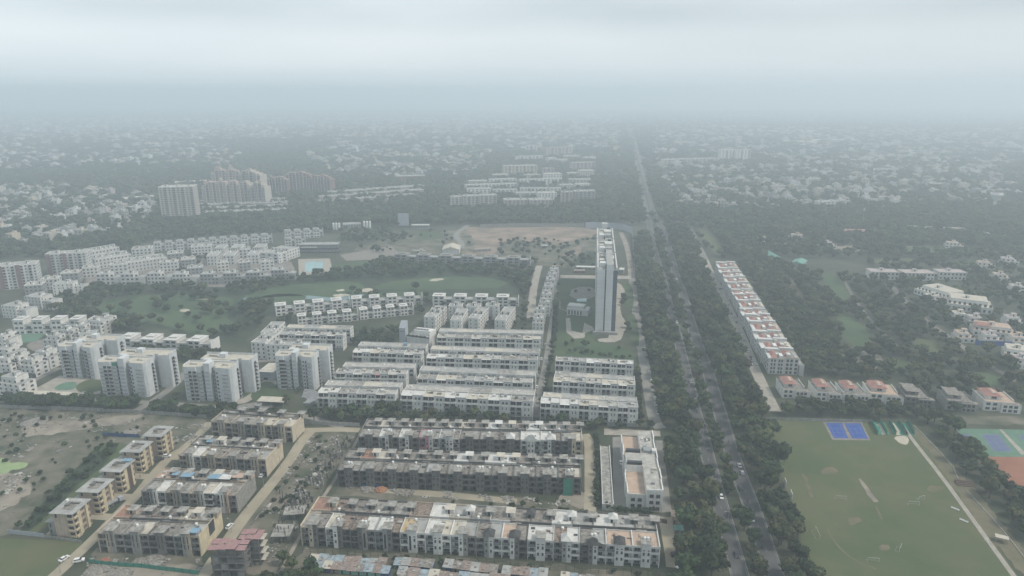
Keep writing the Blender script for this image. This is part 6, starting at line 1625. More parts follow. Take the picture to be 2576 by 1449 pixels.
fill('golf trees', [(870, 735), (1090, 745), (1090, 756), (900, 748), (860, 752)], 7, 2.4, 3.6, keep=.6)
fill('site bushes', [(1240, 606), (1500, 605), (1500, 690), (1340, 665), (1240, 640)], 9, 1.6, 3.8, keep=.4, clump=.8, cs=40)
fill('site bushes', [(860, 590), (1180, 580), (1180, 640), (990, 640), (880, 630)], 10, 1.6, 3.4, keep=.25, clump=.7)
fill('west belt', [(330, 600), (420, 575), (620, 560), (840, 560), (1010, 572), (1200, 560), (1480, 560), (1600, 560), (1600, 535), (1450, 535), (1130, 534), (1000, 530), (790, 525), (490, 545), (390, 560), (300, 590)], 10, 4, 6, keep=.92)
fill('west belt', [(-60, 610), (160, 605), (300, 590), (330, 610), (380, 620), (230, 625), (110, 640), (-60, 660)], 10, 3.6, 5.6, keep=.75)
fill('quarter trees', [(420, 655), (520, 640), (520, 700), (450, 690)], 8, 2, 3, keep=.4)

view, offv = [], []
for tq in TREES:
    q = project((tq[0], tq[1], tq[2] * 1.3))
    if not q or not (-120 < q[0] < 2700 and q[1] < 1530): continue
    d = math.hypot(tq[0], tq[1])
    view.append((tq[2] / d if (-10 < q[0] < 2586 and q[1] < 1455) else 0, tq))
view.sort(key=lambda e: -e[0])
ZL = {'west verge': 'dark green tree between the service road and the avenue', 'median': 'green tree on the planted median of the avenue', 'east verge': 'dense tree between the avenue and the sports field side', 'red row verge': 'small tree before the red-roofed row',
      'field north': 'tree in the line between the sports field and the villas', 'villa gardens': 'garden tree beside a villa near the sports field', 'field east': 'dense tree beside the path along the sports field', 'wall line': 'slim dark tree in the row along the compound wall',
      'terrace front': 'tree standing before the white terraces', 'hedge': 'clipped dark bush in the hedge by the low shed', 'lane hedge': 'small tree along the lane between white terraces', 'tower garden': 'garden tree round the slab tower lawn', 'yard shrubs': 'low shrub in the yards before the pale mixed terrace',
      'yard trees': 'leafy tree beside the tin sheds and the footpath', 'site shrubs': 'low shrub on the dirt behind the pale mixed terrace', 'scrub strip': 'scrub bush in the strip along the green field', 'waste scrub': 'low bush on the waste ground', 'plot scrub': 'low bush among the concrete columns',
      'quarter trees': 'tree between white houses', 'golf trees': 'tree on the golf course', 'east woods': 'tree in the woods east of the red-roofed row', 'site bushes': 'bush on the open site', 'west belt': 'tree in the dark wood belt'}
solo_t = [e[1] for e in view[:296]]; rest = [e[1] for e in view[296:]]
src_crown = {}
for (x, y, s, k, zone) in solo_t:
    low = k == 5
    look = ('large ' if s > 5.2 else 'small ' if s < 2.2 else 'mid-sized ') + ('round-topped', 'broad olive-tinged', 'open bright green', 'very dark', 'slim upright', 'low spreading')[k]
    base = ZL[zone]
    for w_ in ('dark green ', 'dense ', 'small ', 'slim dark ', 'green ', 'low ', 'leafy ', 'clipped dark ', 'garden '):
        if base.startswith(w_): base = base[len(w_):]
    if low: base = base.replace('tree ', 'bush ')
    o = thing('shrub' if low else 'tree', look + ' ' + base, 'shrub' if low else 'tree', (x, y, 0), tr.uniform(0, 6.28), look + ' ' + zone + (' shrubs' if low else ' trees'))
    hs = tr.uniform(.8, 1.35); o.scale = (s, s, s * hs)
    c = link('crown', CROWNS[k], o, (0, 0, .45 if low else 1.3))
    link('trunk', TRUNKS[tr.randrange(2)], o, (0, 0, 0), 0, (1, 1, .4 if low else 1))
    src_crown.setdefault(k, c)
for k in range(6):
    if k not in src_crown: src_crown[k] = next(iter(src_crown.values()))
# far country: trees between the houses, growing coarser with distance
far = []
D = 560.0
while D < 8000:
    sp = D / 105.0
    n = int(2.0 * D / sp)
    for i in range(n):
        x = -1.0 * D + i * sp + tr.uniform(-.5, .5) * sp; y = D + tr.uniform(-.7, .7) * sp
        q = project((x, y, 5))
        if not q or not (-140 < q[0] < 2716): continue
        if D < 1150 and not (q[1] < 560 or (q[1] < 640 and (q[0] > 1800 or q[0] < 360))): continue
        if blocked(x, y): continue
        g = mnoise.noise(Vector((x / 260.0, y / 260.0, 1.3)))
        urb = any(inside(x, y, u) for u in UW)
        if tr.random() < (.62 if urb else .95) + .45 * g:
            r = min(sp * .62, 15) * tr.uniform(.7, 1.2)
            far.append((x, y, max(3.2, r), tr.choice((0, 1, 2, 3))))
    D += sp * 1.5
def forest(name, label, pts):
    me = bpy.data.meshes.new(name)
    me.from_pydata([(x, y, (0.45 if k == 5 else 1.3) * min(s, 6.5)) for x, y, s, k in pts], [], [])
    for an, at in (('sc', 'FLOAT_VECTOR'), ('rz', 'FLOAT'), ('idx', 'INT')): me.attributes.new(an, at, 'POINT')
    sc = []
    for x, y, s, k in pts: sc += [s, s, min(s, 6.5) * tr.uniform(.75, 1.35)]
    me.attributes['sc'].data.foreach_set('vector', sc); me.attributes['rz'].data.foreach_set('value', [tr.uniform(0, 6.28) for _ in pts]); me.attributes['idx'].data.foreach_set('value', [k for _, _, _, k in pts])
    ng = bpy.data.node_groups.new(name, 'GeometryNodeTree')
    ng.interface.new_socket('Geometry', in_out='INPUT', socket_type='NodeSocketGeometry'); ng.interface.new_socket('Geometry', in_out='OUTPUT', socket_type='NodeSocketGeometry')
    N, Lk = ng.nodes, ng.links
    gi, go = N.new('NodeGroupInput'), N.new('NodeGroupOutput')
    iop = N.new('GeometryNodeInstanceOnPoints'); iop.inputs['Pick Instance'].default_value = True
    jn = N.new('GeometryNodeJoinGeometry')
    for k in range(5, -1, -1):      # join keeps reverse link order
        oi = N.new('GeometryNodeObjectInfo'); oi.transform_space = 'ORIGINAL'; oi.inputs['Object'].default_value = src_crown[k]; oi.inputs['As Instance'].default_value = True
        Lk.new(oi.outputs['Geometry'], jn.inputs[0])
    def attr(nm, dt):
        a = N.new('GeometryNodeInputNamedAttribute'); a.data_type = dt; a.inputs['Name'].default_value = nm; return a.outputs['Attribute']
    cb = N.new('ShaderNodeCombineXYZ'); Lk.new(attr('rz', 'FLOAT'), cb.inputs['Z'])
    Lk.new(gi.outputs[0], iop.inputs['Points']); Lk.new(jn.outputs[0], iop.inputs['Instance']); Lk.new(attr('idx', 'INT'), iop.inputs['Instance Index'])
    Lk.new(cb.outputs[0], iop.inputs['Rotation']); Lk.new(attr('sc', 'FLOAT_VECTOR'), iop.inputs['Scale'])
    Lk.new(iop.outputs[0], go.inputs[0])
    o = link(name, me); md = o.modifiers.new('scatter', 'NODES'); md.node_group = ng
    tag(o, label, 'trees', kind='stuff')
    return o
print('TREES', len(TREES), 'solo', len(solo_t), 'rest', len(rest), 'far', len(far), 'houses', len(houses))
forest('woodland', 'mass of dark green trees filling woods, verges and far suburbs', [(x, y, s, k) for x, y, s, k, _ in rest] + far)

# ------------------------------------------------------------------ cars
mat('car_white', (0.70, 0.70, 0.69), c2=(0.64, 0.64, 0.63), rough=.3, spec=.5)
mat('car_dark', (0.03, 0.032, 0.038), c2=(0.022, 0.024, 0.03), rough=.3, spec=.5)
mat('car_silver', (0.34, 0.35, 0.36), c2=(0.30, 0.31, 0.32), rough=.3, spec=.5)
mat('car_red', (0.22, 0.03, 0.03), c2=(0.18, 0.025, 0.025), rough=.3, spec=.5)
mat('car_yellow', (0.45, 0.33, 0.04), c2=(0.4, 0.3, 0.035), rough=.4, spec=.4)
mat('tyre', (0.02, 0.02, 0.02), c2=(0.015, 0.015, 0.015))
mat('lamp_glass', (0.6, 0.6, 0.58), rough=.2, spec=.5)
CARP = {'white': 'car_white', 'dark': 'car_dark', 'silver': 'car_silver', 'red': 'car_red', 'yellow': 'car_yellow'}
def wheel_mesh():
    def mk():
        n = 10; b = MB(); c = [(.33 * math.cos(6.2832 * i / n), .33 * math.sin(6.2832 * i / n) + .33) for i in range(n)]
        return b.xz(c, -.11, .11, 0).xz([(x * .5, (z - .33) * .5 + .33) for x, z in c], -.13, .13, 1).mesh('wheel', ['tyre', 'car_silver'])
    return shared('wheel', mk)
def car(px, head, col, label, parts=True, suv=False, group=None):
    p = G(*px)
    t = thing('car', label, 'car', (p.x, p.y, .07), head, group)
    h = .18 if suv else 0
    link('body', shared(('cb', col, suv), lambda: MB().xz([(-2.12, .28), (2.1, .28), (2.14, .62 + h), (1.95, .8 + h), (1.05, .95 + h), (-1.95, 1.0 + h), (-2.12, .8 + h)], -.86, .86, 0).mesh('body', [CARP[col]])), t)
    link('window', shared(('cg', suv), lambda: MB().xz([(-1.85 if suv else -1.6, .96 + h), (1.15, .92 + h), (.45, 1.42 + h), (-1.6 if suv else -1.1, 1.42 + h)], -.76, .76, 0).mesh('window', ['glass_dark'])), t)
    link('roof', shared(('cr', col, suv), lambda: MB().box(-1.55 if suv else -1.05, -.7, 1.42 + h, .42, .7, 1.5 + h).mesh('roof', [CARP[col]])), t)
    if parts:
        for x in (-1.3, 1.3):
            for y in (-.8, .8): link('wheel', wheel_mesh(), t, (x, y, 0))
        for y in (-.6, .6): link('headlight', shared('hl', lambda: MB().box(0, -.16, 0, .06, .16, .16).mesh('headlight', ['lamp_glass'])), t, (2.1, y, .58))
    return t
def tangent(line, px):
    p = Vector(G(*px)[:2]); i = min(range(len(line) - 1), key=lambda k: (Vector(line[k]) - p).length)
    d = Vector(line[i + 1]) - Vector(line[i]); return math.atan2(d.y, d.x)
for px, c, lab in (((1814, 1252), 'white', 'white car on the left carriageway beside the median kerb'), ((1853, 1398), 'dark', 'dark car on the left carriageway near the green-roofed hut'), ((1752, 1034), 'dark', 'dark car on the left carriageway abreast of the white terraces'), ((1738, 962), 'silver', 'grey car on the left carriageway under trees'), ((1703, 812), 'white', 'small white car on the left carriageway near the slab tower')):
    car(px, tangent(AV_L, px) + math.pi, c, lab)
for px, c, lab in (((1891, 1308), 'white', 'white car driving alone on the right carriageway'), ((1860, 1173), 'white', 'white car ahead of its pair on the right carriageway'), ((1867, 1192), 'silver', 'silver car behind its pair on the right carriageway'), ((1862, 1230), 'dark', 'dark car at the median kerb of the right carriageway'), ((1763, 930), 'white', 'white car on the right carriageway near the red-roofed row end'), ((1757, 912), 'dark', 'dark car behind the white one near the red-roofed row end'), ((1784, 957), 'dark', 'dark car alone mid road near the red-roofed row end'), ((1702, 703), 'white', 'tiny white car far along the right carriageway')):
    car(px, tangent(AV_R, px), c, lab, suv=c == 'silver')
rr = random.Random(77)
for k, px in enumerate(((1898, 918), (1888, 900), (1880, 884), (1871, 858), (1866, 846), (1852, 812), (1845, 797), (1832, 768), (1822, 746), (1812, 728), (1800, 706), (1861, 838), (1893, 908), (1839, 790))):
    c = ('white', 'dark', 'white', 'silver')[k % 4]
    car(px, 1.4 + rr.uniform(-.1, .1) + (1.57 if k % 3 == 0 else 0), c, c + ' car parked on the service road before the red-roofed row', parts=False, group=c + ' cars parked before the red-roofed row')
for k, px in enumerate(((1650, 1018), (1648, 1004), (1645, 990), (1642, 975), (1639, 960), (1634, 938), (1630, 918), (1627, 900), (1624, 885), (1655, 1040))):
    c = ('white', 'white', 'silver', 'dark')[k % 4]
    car(px, 1.45, c, c + ' car parked under trees along the service road', parts=False, group=c + ' cars parked along the west service road')
for k, px in enumerate(((1362, 905), (1356, 928), (1354, 948), (1350, 975), (1347, 995), (1372, 868))):
    c = ('white', 'dark', 'silver')[k % 3]
    car(px, 1.5, c, c + ' car parked beside the ends of the white terraces', parts=False, group=c + ' cars at the white terrace ends')
for k, px in enumerate(((1040, 630), (1046, 632), (1052, 631), (1060, 628), (1066, 632))):
    car(px, .4, 'white', 'small white car in the parking patch beside the tent', parts=False, group='white cars beside the tent')
for px, h, c, suv, lab in (((659, 1198), 1.45, 'white', False, 'white car parked at the end of the slot-windowed terrace'), ((578, 1327), 1.4, 'white', True, 'white estate car on the dusty road before the red formwork'), ((162, 1408), 1.2, 'white', False, 'white car on grass beside the dusty road corner'), ((199, 1413), .35, 'white', True, 'white long car parked across the dusty verge'), ((420, 1150), .2, 'white', True, 'white car on the courtyard lane between blocks'), ((402, 1159), .9, 'dark', False, 'dark car in the grass yard between blocks'), ((546, 1415), .3, 'dark', False, 'dark car at the end of the green net fence'),
                          ((1563, 1166), 1.5, 'white', False, 'white car in the yard beside the long hall'), ((1699, 1398), .1, 'dark', True, 'dark car parked under trees by the gate road'), ((1707, 1424), .9, 'white', False, 'white car at the foot of the gate road'), ((1618, 880), 1.45, 'dark', False, 'dark car driving on the west service road'), ((1606, 699), .3, 'white', True, 'white van turning beside the slab tower path')):
    car(px, h, c, lab, suv=suv)

# ------------------------------------------------------------------ people and motorcycles
def clothes(name, shirt, trousers, skin=(0.22, 0.13, 0.09)):
    m = bpy.data.materials.new(name); m.use_nodes = True; n, l = m.node_tree.nodes, m.node_tree.links
    tc_, sp, rm = n.new('ShaderNodeTexCoord'), n.new('ShaderNodeSeparateXYZ'), n.new('ShaderNodeValToRGB')
    l.new(tc_.outputs['Object'], sp.inputs[0]); mr = n.new('ShaderNodeMapRange'); mr.inputs['From Max'].default_value = 1.8; l.new(sp.outputs['Z'], mr.inputs['Value']); l.new(mr.outputs[0], rm.inputs[0])
    rm.color_ramp.interpolation = 'CONSTANT'; e = rm.color_ramp.elements
    e[0].position, e[0].color = 0, (.03, .025, .02, 1); e[1].position, e[1].color = .06, (*trousers, 1)
    for pos, c in ((.52, shirt), (.815, skin)): x = e.new(pos); x.color = (*c, 1)
    l.new(rm.outputs[0], n['Principled BSDF'].inputs['Base Color']); n['Principled BSDF'].inputs['Roughness'].default_value = .9
    MATS[name] = m
clothes('clothes_blue', (.10, .14, .24), (.03, .03, .035)); clothes('clothes_white', (.5, .5, .48), (.06, .055, .05)); clothes('clothes_red', (.28, .06, .05), (.05, .05, .06)); clothes('clothes_grey', (.12, .12, .12), (.03, .03, .03))
mat('hair', (.012, .011, .01))
def person(p, rz, label, m, seated=False, group=None, z=0.0):
    s = 1 if not seated else 0
    V = [(0, 0, .95), (0, 0, 1.2), (0, 0, 1.44), (0, .02, 1.56), (0, .02, 1.68), (-.19, 0, 1.42), (-.24, .05, 1.15), (-.2, .2, .96), (.19, 0, 1.42), (.24, -.05, 1.15), (.2, .12, .93),
         (-.09, 0, .9), (-.1, .14, .5), (-.1, -.02, .09), (-.1, .14, .05), (.09, 0, .9), (.1, .0, .5), (.1, -.22, .12), (.1, -.08, .05)]
    if seated: V[6:8] = [(-.26, .18, 1.2), (-.28, .45, 1.12)]; V[9:11] = [(.26, .18, 1.2), (.28, .45, 1.12)]; V[12:15] = [(-.2, .42, .85), (-.2, .3, .42), (-.2, .46, .38)]; V[16:19] = [(.2, .42, .85), (.2, .3, .42), (.2, .46, .38)]
    E_ = [(0, 1), (1, 2), (2, 3), (3, 4), (2, 5), (5, 6), (6, 7), (2, 8), (8, 9), (9, 10), (0, 11), (11, 12), (12, 13), (13, 14), (0, 15), (15, 16), (16, 17), (17, 18)]
    rad = [.15, .14, .12, .065, .105, .07, .05, .04, .07, .05, .04, .1, .07, .045, .04, .1, .07, .045, .04]
    me = bpy.data.meshes.new('person'); me.from_pydata(V, E_, []); me.materials.append(MATS[m])
    o = link('person', me, None, (p.x, p.y, z), rz); tag(o, label, 'person', group)
    sk = o.modifiers.new('skin', 'SKIN')
    if not me.skin_vertices: 
        me.attributes  # layer is made by the modifier in the editor; make it here
        bm = bmesh.new(); bm.from_mesh(me); bm.verts.layers.skin.verify(); bm.to_mesh(me); bm.free()
    for i, sv in enumerate(me.skin_vertices[0].data): sv.radius = (rad[i], rad[i]); sv.use_root = i == 0
    sb = o.modifiers.new('smooth', 'SUBSURF'); sb.levels = 1; sb.render_levels = 1
    link('hair', shared('hair', lambda: MB().dome(0, 0, 0, .115, 0, 8, .12).mesh('hair', ['hair'])), o, (0, 0, 1.68))
    return o
person(G(1484, 1228), 1.6, 'person in dark clothes walking on the dusty road beside the hedge', 'clothes_grey', z=.05)
person(G(1470, 1237), 1.4, 'person in blue walking at the edge of the dusty road', 'clothes_blue', z=.05)
person(G(299, 1414), .4, 'person in a white shirt standing inside the green net fence', 'clothes_white', z=.03)
person(G(313, 1416), 2.2, 'person in dark clothes standing inside the green net fence', 'clothes_grey', z=.03)
person(G(353, 1202), 1.0, 'person in red standing on the courtyard lane', 'clothes_red', z=.05)
person(G(1652, 1393), .3, 'person in white on the gate road', 'clothes_white', z=.05) if False else None
def moto():
    b = MB().xz([(-.55, .55), (.25, .45), (.45, .85), (.2, .95), (-.2, .82), (-.75, .86), (-.8, .7)], -.13, .13, 0).box(.35, -.34, .98, .43, .34, 1.05, 0)
    return b.mesh('frame', ['car_dark'])
for px, line, add, c in (((1789, 1220), AV_L, math.pi, 'clothes_red'), ((1833, 1114), AV_R, 0, 'clothes_blue'), ((1838, 1142), AV_R, 0, 'clothes_grey'), ((1842, 1157), AV_R, 0, 'clothes_white'), ((1916, 1363), AV_R, 0, 'clothes_grey'), ((1917, 1379), AV_R, 0, 'clothes_blue'), ((1881, 1262), AV_R, 0, 'clothes_grey')):
    a = tangent(line, px) + add; p = G(*px)
    t = thing('motorcycle', 'small dark motorcycle on the %s carriageway' % ('left' if line is AV_L else 'right'), 'motorcycle', (p.x, p.y, .065), a, 'motorcycles on the %s carriageway' % ('left' if line is AV_L else 'right'))
    link('frame', shared('moto', moto), t)
    for x in (-.62, .62): link('wheel', wheel_mesh(), t, (x, 0, 0), 0, (.9, .5, .9))
    person(p + Vector((math.cos(a) * -.15, math.sin(a) * -.15, 0)), a - math.pi / 2, 'rider seated on a motorcycle on the %s carriageway' % ('left' if line is AV_L else 'right'), c, seated=True, group='motorcycle riders', z=.065)

# ------------------------------------------------------------------ tin sheds below the long terrace
shc = [('pale_blue_sheet', 'pale blue'), ('rust_sheet', 'rust brown'), ('roof_grey', 'dull grey'), ('rust_sheet', 'rust brown'), ('pale_blue_sheet', 'pale blue'), ('roof_dirty', 'patched dark'), ('roof_cream', 'cream')]
def shed_row(a, b_, n, depth, wallm, row, z=2.5):
    p, rz, L = front_line(a, b_, z); w = L / n
    d = Vector((math.cos(rz), math.sin(rz), 0))
    for i in range(n):
        if rr.random() < .06: continue
        q = p + d * (i * w); m, cn = rr.choice(shc)
        t = thing('tin_shed', '%s tin-roofed shed in the %s row of workers sheds' % (cn, row), 'shed', q, rz + rr.uniform(-.03, .03), '%s sheds, %s row' % (cn, row))
        h = z + rr.uniform(-.25, .25); dd = depth * rr.uniform(.85, 1.1)
        MB().box(.05, .05, 0, w - .1, dd, h - .1).build('wall', [rr.choice((wallm, wallm, 'tarp_blue', 'rust_sheet', 'green_sheet'))], t)
        b = MB(); b._add([(-.15, -.5, h - .12), (w + .1, -.5, h - .12), (w + .1, dd + .3, h + .35), (-.15, dd + .3, h + .35), (-.15, -.5, h - .2), (w + .1, -.5, h - .2), (w + .1, dd + .3, h + .27), (-.15, dd + .3, h + .27)], [(0, 1, 2, 3), (7, 6, 5, 4), (0, 4, 5, 1), (1, 5, 6, 2), (2, 6, 7, 3), (3, 7, 4, 0)], 0); b.build('roof', [m], t)
        for _ in range(rr.randrange(1, 4)):
            x, y = rr.uniform(.2, w - 1), rr.uniform(.2, dd - 1)
            MB().box(x, y, h - .15 + y * .1, x + rr.uniform(.5, 1.4), y + rr.uniform(.4, 1.2), h + .16 + y * .1).build('roof_patch', [rr.choice(('roof_pale', 'rust_sheet', 'pale_blue_sheet', 'roof_dirty', 'roof_rubble', 'roof_grey'))], t)
        window(t, w * .3, .03, .1, .8, 1.8, 'void', name='door')
    excl_frame(p, rz, -1, -1.5, L + 1, depth + 1.5)
shed_row((775, 1412), (968, 1423), 9, 4.2, 'rust_sheet', 'upper')
shed_row((990, 1418), (1108, 1427), 6, 3.8, 'tarp_blue', 'upper')
shed_row((1114, 1425), (1250, 1440), 6, 4.2, 'tarp_blue', 'upper')
shed_row((768, 1424), (1020, 1444), 12, 3.4, 'green_sheet', 'lower')
shed_row((1000, 1448), (1280, 1468), 11, 4.4, 'tarp_blue', 'lower')
shed_row((1262, 1440), (1400, 1452), 6, 4.0, 'tarp_blue', 'eastern')
shed_row((1410, 1458), (1560, 1474), 7, 4.0, 'tarp_blue', 'eastern')
# post and wire fence before the terrace
a, b_ = G(762, 1392), G(1650, 1452); d = b_ - a; n_ = 46
t = thing('wire_fence', 'dark post and rail fence between the long terrace and the tin sheds', 'fence', a, math.atan2(d.y, d.x))
for i in range(n_): link('post', shared('fpost', lambda: MB().box(-.07, -.07, 0, .07, .07, 3.4).mesh('post', ['steel_dark'])), t, (d.length * i / (n_ - 1), 0, 0))
for z in (1.2, 2.2, 3.2): MB().box(0, -.03, z, d.length, .03, z + .07).build('rail', ['steel_dark'], t)

# ------------------------------------------------------------------ construction plot
p, rz, L = front_line((525, 1381), (612, 1382), 13.0)
t = thing('unfinished_building', 'half-built concrete frame topped with red formwork panels', 'building', p, rz)
for (x0, y0, x1, y1, tag_) in ((0, 0, L, 6.5, 'front'), (L * .7, 6.5, L * 1.25, 13, 'rear')):
    for k in range(1, 4):
        MB().box(x0, y0, k * 3.1 - .25, x1, y1 - .02, k * 3.1).build('slab', ['raw_concrete'], t)
    nx = 5 if tag_ == 'front' else 4
    for i in range(nx):
        for y in (y0 + .3, y1 - .7):
            x = x0 + .2 + (x1 - x0 - .8) * i / (nx - 1)
            MB().box(x, y, 0, x + .45, y + .45, 12.8 if rr.random() < .8 else 10).build('column', ['raw_concrete'], t)
    for k in range(4):
        for i in range(nx - 1):
            if rr.random() < .6:
                x = x0 + .6 + (x1 - x0 - .8) * i / (nx - 1)
                MB().box(x, y0 + .4, k * 3.1, x + (x1 - x0) / (nx - 1) - .9, y0 + .55, k * 3.1 + rr.uniform(1.2, 2.6)).build('infill_wall', ['pale_concrete' if rr.random() < .6 else 'raw_concrete'], t)
    nn = 4 if tag_ == 'front' else 3
    for i in range(nn):
        for j in range(2):
            if tag_ == 'front' and (i, j) == (1, 0): pass
            x = x0 - .8 + (x1 - x0 + 1.6) * i / nn; y = y0 - .7 + 3.7 * j; zz = 12.9 + .25 * ((i + j) % 3)
            MB().box(x + .08, y + .08, zz, x + (x1 - x0 + 1.6) / nn - .08, y + 3.5, zz + .12).build('formwork_panel', ['formwork_red'], t)
for k in range(4):
    MB().box(L * 1.25, 7 + k * .3, k * 3.1 + 2.6, L * 1.25 + 1.8, 12, k * 3.1 + 2.75).build('canopy', ['roof_cream'], t)
excl_frame(p, rz, -3, -3, L * 1.3, 15)
for (a, b_, z, D, lab) in (((711, 1296), (765, 1292), 3.6, 7, 'bare concrete deck on stub columns beside the footpath'), ((680, 1350), (728, 1349), 3.8, 9, 'lower bare concrete deck behind the red formwork')):
    p, rz, L = front_line(a, b_, z); t = thing('concrete_deck', lab, 'building', p, rz)
    MB().box(0, 0, z - .3, L, D, z).build('slab', ['roof_concrete'], t)
    for x in (.2, L / 2, L - .7):
        for y in (.2, D - .7): MB().box(x, y, 0, x + .5, y + .5, z - .3).build('column', ['raw_concrete'], t)
    for _ in range(7): 
        x, y = rr.uniform(.5, L - .8), rr.uniform(.5, D - .8); MB().box(x, y, z, x + .35, y + .35, z + rr.uniform(1.2, 2.6)).build('column', ['raw_concrete'], t)
colm = [MB().box(-.55, -.3, 0, .55, .3, h_).mesh('concrete_column', ['raw_concrete' if h_ < 4 else 'pale_concrete']) for h_ in (2.6, 3.4, 4.2)]
for i in range(62):
    u = rr.random(); a = Vector(G(765, 1285)[:2]).lerp(Vector(G(885, 1098)[:2]), u); 
    off = rr.choice((-7, -4.2, -1.5, 1.0)) + rr.uniform(-.4, .4)
    o = link('concrete_column', colm[i % 3], None, (a.x + off, a.y, 0), rr.choice((-.08, 1.49)))
    tag(o, 'bare grey column standing on the plot beside the footpath', 'column', 'bare columns on the building plot')
for i in range(16):
    q = G(rr.uniform(690, 770), rr.uniform(1240, 1330)); o = MB().box(-.14, -.14, 0, .14, .14, rr.uniform(3, 5)).build('steel_post', ['steel_dark'], None, (q.x, q.y, 0))
    tag(o, 'thin dark post on the building plot', 'post', 'thin posts on the building plot')

# ------------------------------------------------------------------ fences and walls
def panel_wall(px, h, w, m, label, name='wall', pname='wall_panel', post=None, cat='wall'):
    pts = [G(*q) for q in px]; t = thing(name, label, cat, pts[0], 0)
    for a, b_ in zip(pts[:-1], pts[1:]):
        d = b_ - a; n = max(1, round(d.length / w)); an = math.atan2(d.y, d.x); ww = d.length / n
        me = MB().box(.04, -.06, 0, ww - .04, .06, h).mesh(pname, [m])
        for i in range(n):
            q = a + d * (i / n) - pts[0]
            link(pname, me, t, (q.x, q.y, 0), an)
            if post: link('post', shared(('wp', post, h), lambda: MB().box(-.12, -.12, 0, .12, .12, h + .15).mesh('post', [post])), t, (q.x, q.y, 0), an)
    return t
panel_wall([(-30, 1026), (180, 1032), (380, 1042), (520, 1052)], 2.4, 3.6, 'pale_concrete', 'grey panel wall along the waste ground', name='compound_wall', post='roof_grey')
panel_wall([(745, 1066), (840, 1070), (905, 1073)], 2.4, 3.2, 'roof_grey', 'pale panel wall beside the dusty road end', name='compound_wall', post='pale_concrete')
panel_wall([(20, 1342), (72, 1347), (112, 1352)], 2.0, 3.0, 'screen_grey', 'pale blue-grey sheet fence by the green field', name='sheet_fence', pname='fence_panel', cat='fence')
panel_wall([(112, 1352), (205, 1366)], 1.4, 3.0, 'pale_concrete', 'low grey wall along the field corner', name='low_wall')
panel_wall([(258, 1096), (300, 1099), (352, 1101)], 2.2, 2.4, 'tarp_blue', 'blue sheet fence beside the beige blocks', name='sheet_fence', pname='fence_panel', cat='fence')
panel_wall([(223, 1416), (257, 1421), (298, 1425), (357, 1428), (401, 1434), (439, 1438), (500, 1446)], 2.0, 4.0, 'net_green', 'bright green net fence round the dirt yard', name='net_fence', pname='net_panel', post='steel_dark', cat='fence')
panel_wall([(1926, 1056), (2070, 1060), (2190, 1063)], 1.8, 3.5, 'pale_concrete', 'low grey wall along the north edge of the sports field', name='field_wall', post='pale_concrete')
panel_wall([(1478, 1300), (1478, 1180), (1476, 1105)], .5, 4, 'pale_concrete', 'low kerb wall beside the dusty road and hedge', name='low_wall') if False else None
panel_wall([(806, 1096), (760, 1160), (692, 1248), (632, 1322)], 1.1, 3.2, 'roof_dirty', 'faded sheet fence between the dusty road and the plot', name='sheet_fence', pname='fence_panel', cat='fence')
panel_wall([(1650, 1312), (1678, 1318)], 2.2, 3, 'brown_paint', 'dark gate across the end of the yard', name='gate', pname='gate_leaf', cat='gate')
panel_wall([(1208, 572), (1330, 570), (1470, 571)], 5, 5, 'pale_concrete', 'long pale wall at the back of the bare red ground', name='site_wall')

# ------------------------------------------------------------------ sports ground fittings
def goal(px, rz, w, label):
    p = G(*px); t = thing('goal', label, 'goal', (p.x, p.y, .03), rz)
    for x in (-w / 2, w / 2): MB().box(x - .04, -.04, 0, x + .04, .04, 2.2).build('post', ['roof_white'], t)
    MB().box(-w / 2, -.04, 2.2, w / 2, .04, 2.3).build('crossbar', ['roof_white'], t)
    for x in (-w / 2, w / 2): MB().box(x - .03, .07, 0, x + .03, 1.6, .06).build('ground_bar', ['roof_grey'], t)
    MB().box(-w / 2, 1.5, 0, w / 2, 1.6, .06).build('back_bar', ['roof_grey'], t)
goal((2115, 1258), -.1, 5, 'small white goal left of the cricket pitch'); goal((2298, 1272), -.1, 5, 'small white goal right of the cricket pitch'); goal((2318, 1258), .3, 3.5, 'small white goal behind the right-hand one'); goal((2264, 1384), .9, 4, 'small tilted white goal below the worn turf'); goal((2196, 1415), -.1, 4.6, 'small white goal beside the worn arc'); goal((2056, 1346), 1.45, 7, 'white goal at the tree side of the field'); goal((2482, 1372), -1.9, 7, 'white goal beside the pale path')
for px, lab in (((1975, 1222), 'white sight screen board among field edge trees'), ((1990, 1252), 'second white sight screen board among field edge trees')):
    p = G(*px); t = thing('sight_screen', lab, 'screen', p, 1.4); MB().box(-2.2, -.1, .5, 2.2, .1, 3.4).build('board', ['tank_white'], t)
    for x in (-1.8, 1.8): MB().box(x - .1, -.6, 0, x + .1, .6, .5).build('foot', ['grey_paint'], t)
for px, lab in (((2402, 1282), 'white bench upper beside the pale path'), ((2424, 1312), 'white bench lower beside the pale path')):
    p = G(*px); t = thing('bench', lab, 'bench', p, -.9); MB().box(-1.8, -.25, .42, 1.8, .25, .5).build('seat', ['tank_white'], t)
    MB().box(-1.8, .2, .5, 1.8, .27, .95).build('backrest', ['tank_white'], t)
    for x in (-1.5, 1.4): MB().box(x, -.2, 0, x + .1, .2, .42).build('leg', ['grey_paint'], t)
p = G(2408, 1222); t = thing('spectator_stand', 'low brown stepped stand beside the pale path', 'stand', p, -.2)
for k in range(4): MB().box(0, k * 1.0, 0, 8, k * 1.0 + 1, .4 + .35 * k).build('step', ['brown_paint'], t)
p = G(2502, 1362); t = thing('spectator_stand', 'small grey roofed stand at the lower end of the path', 'stand', p, -.5)
MB().box(0, 0, 2.2, 5, 3, 2.4).build('roof', ['roof_cream'], t)
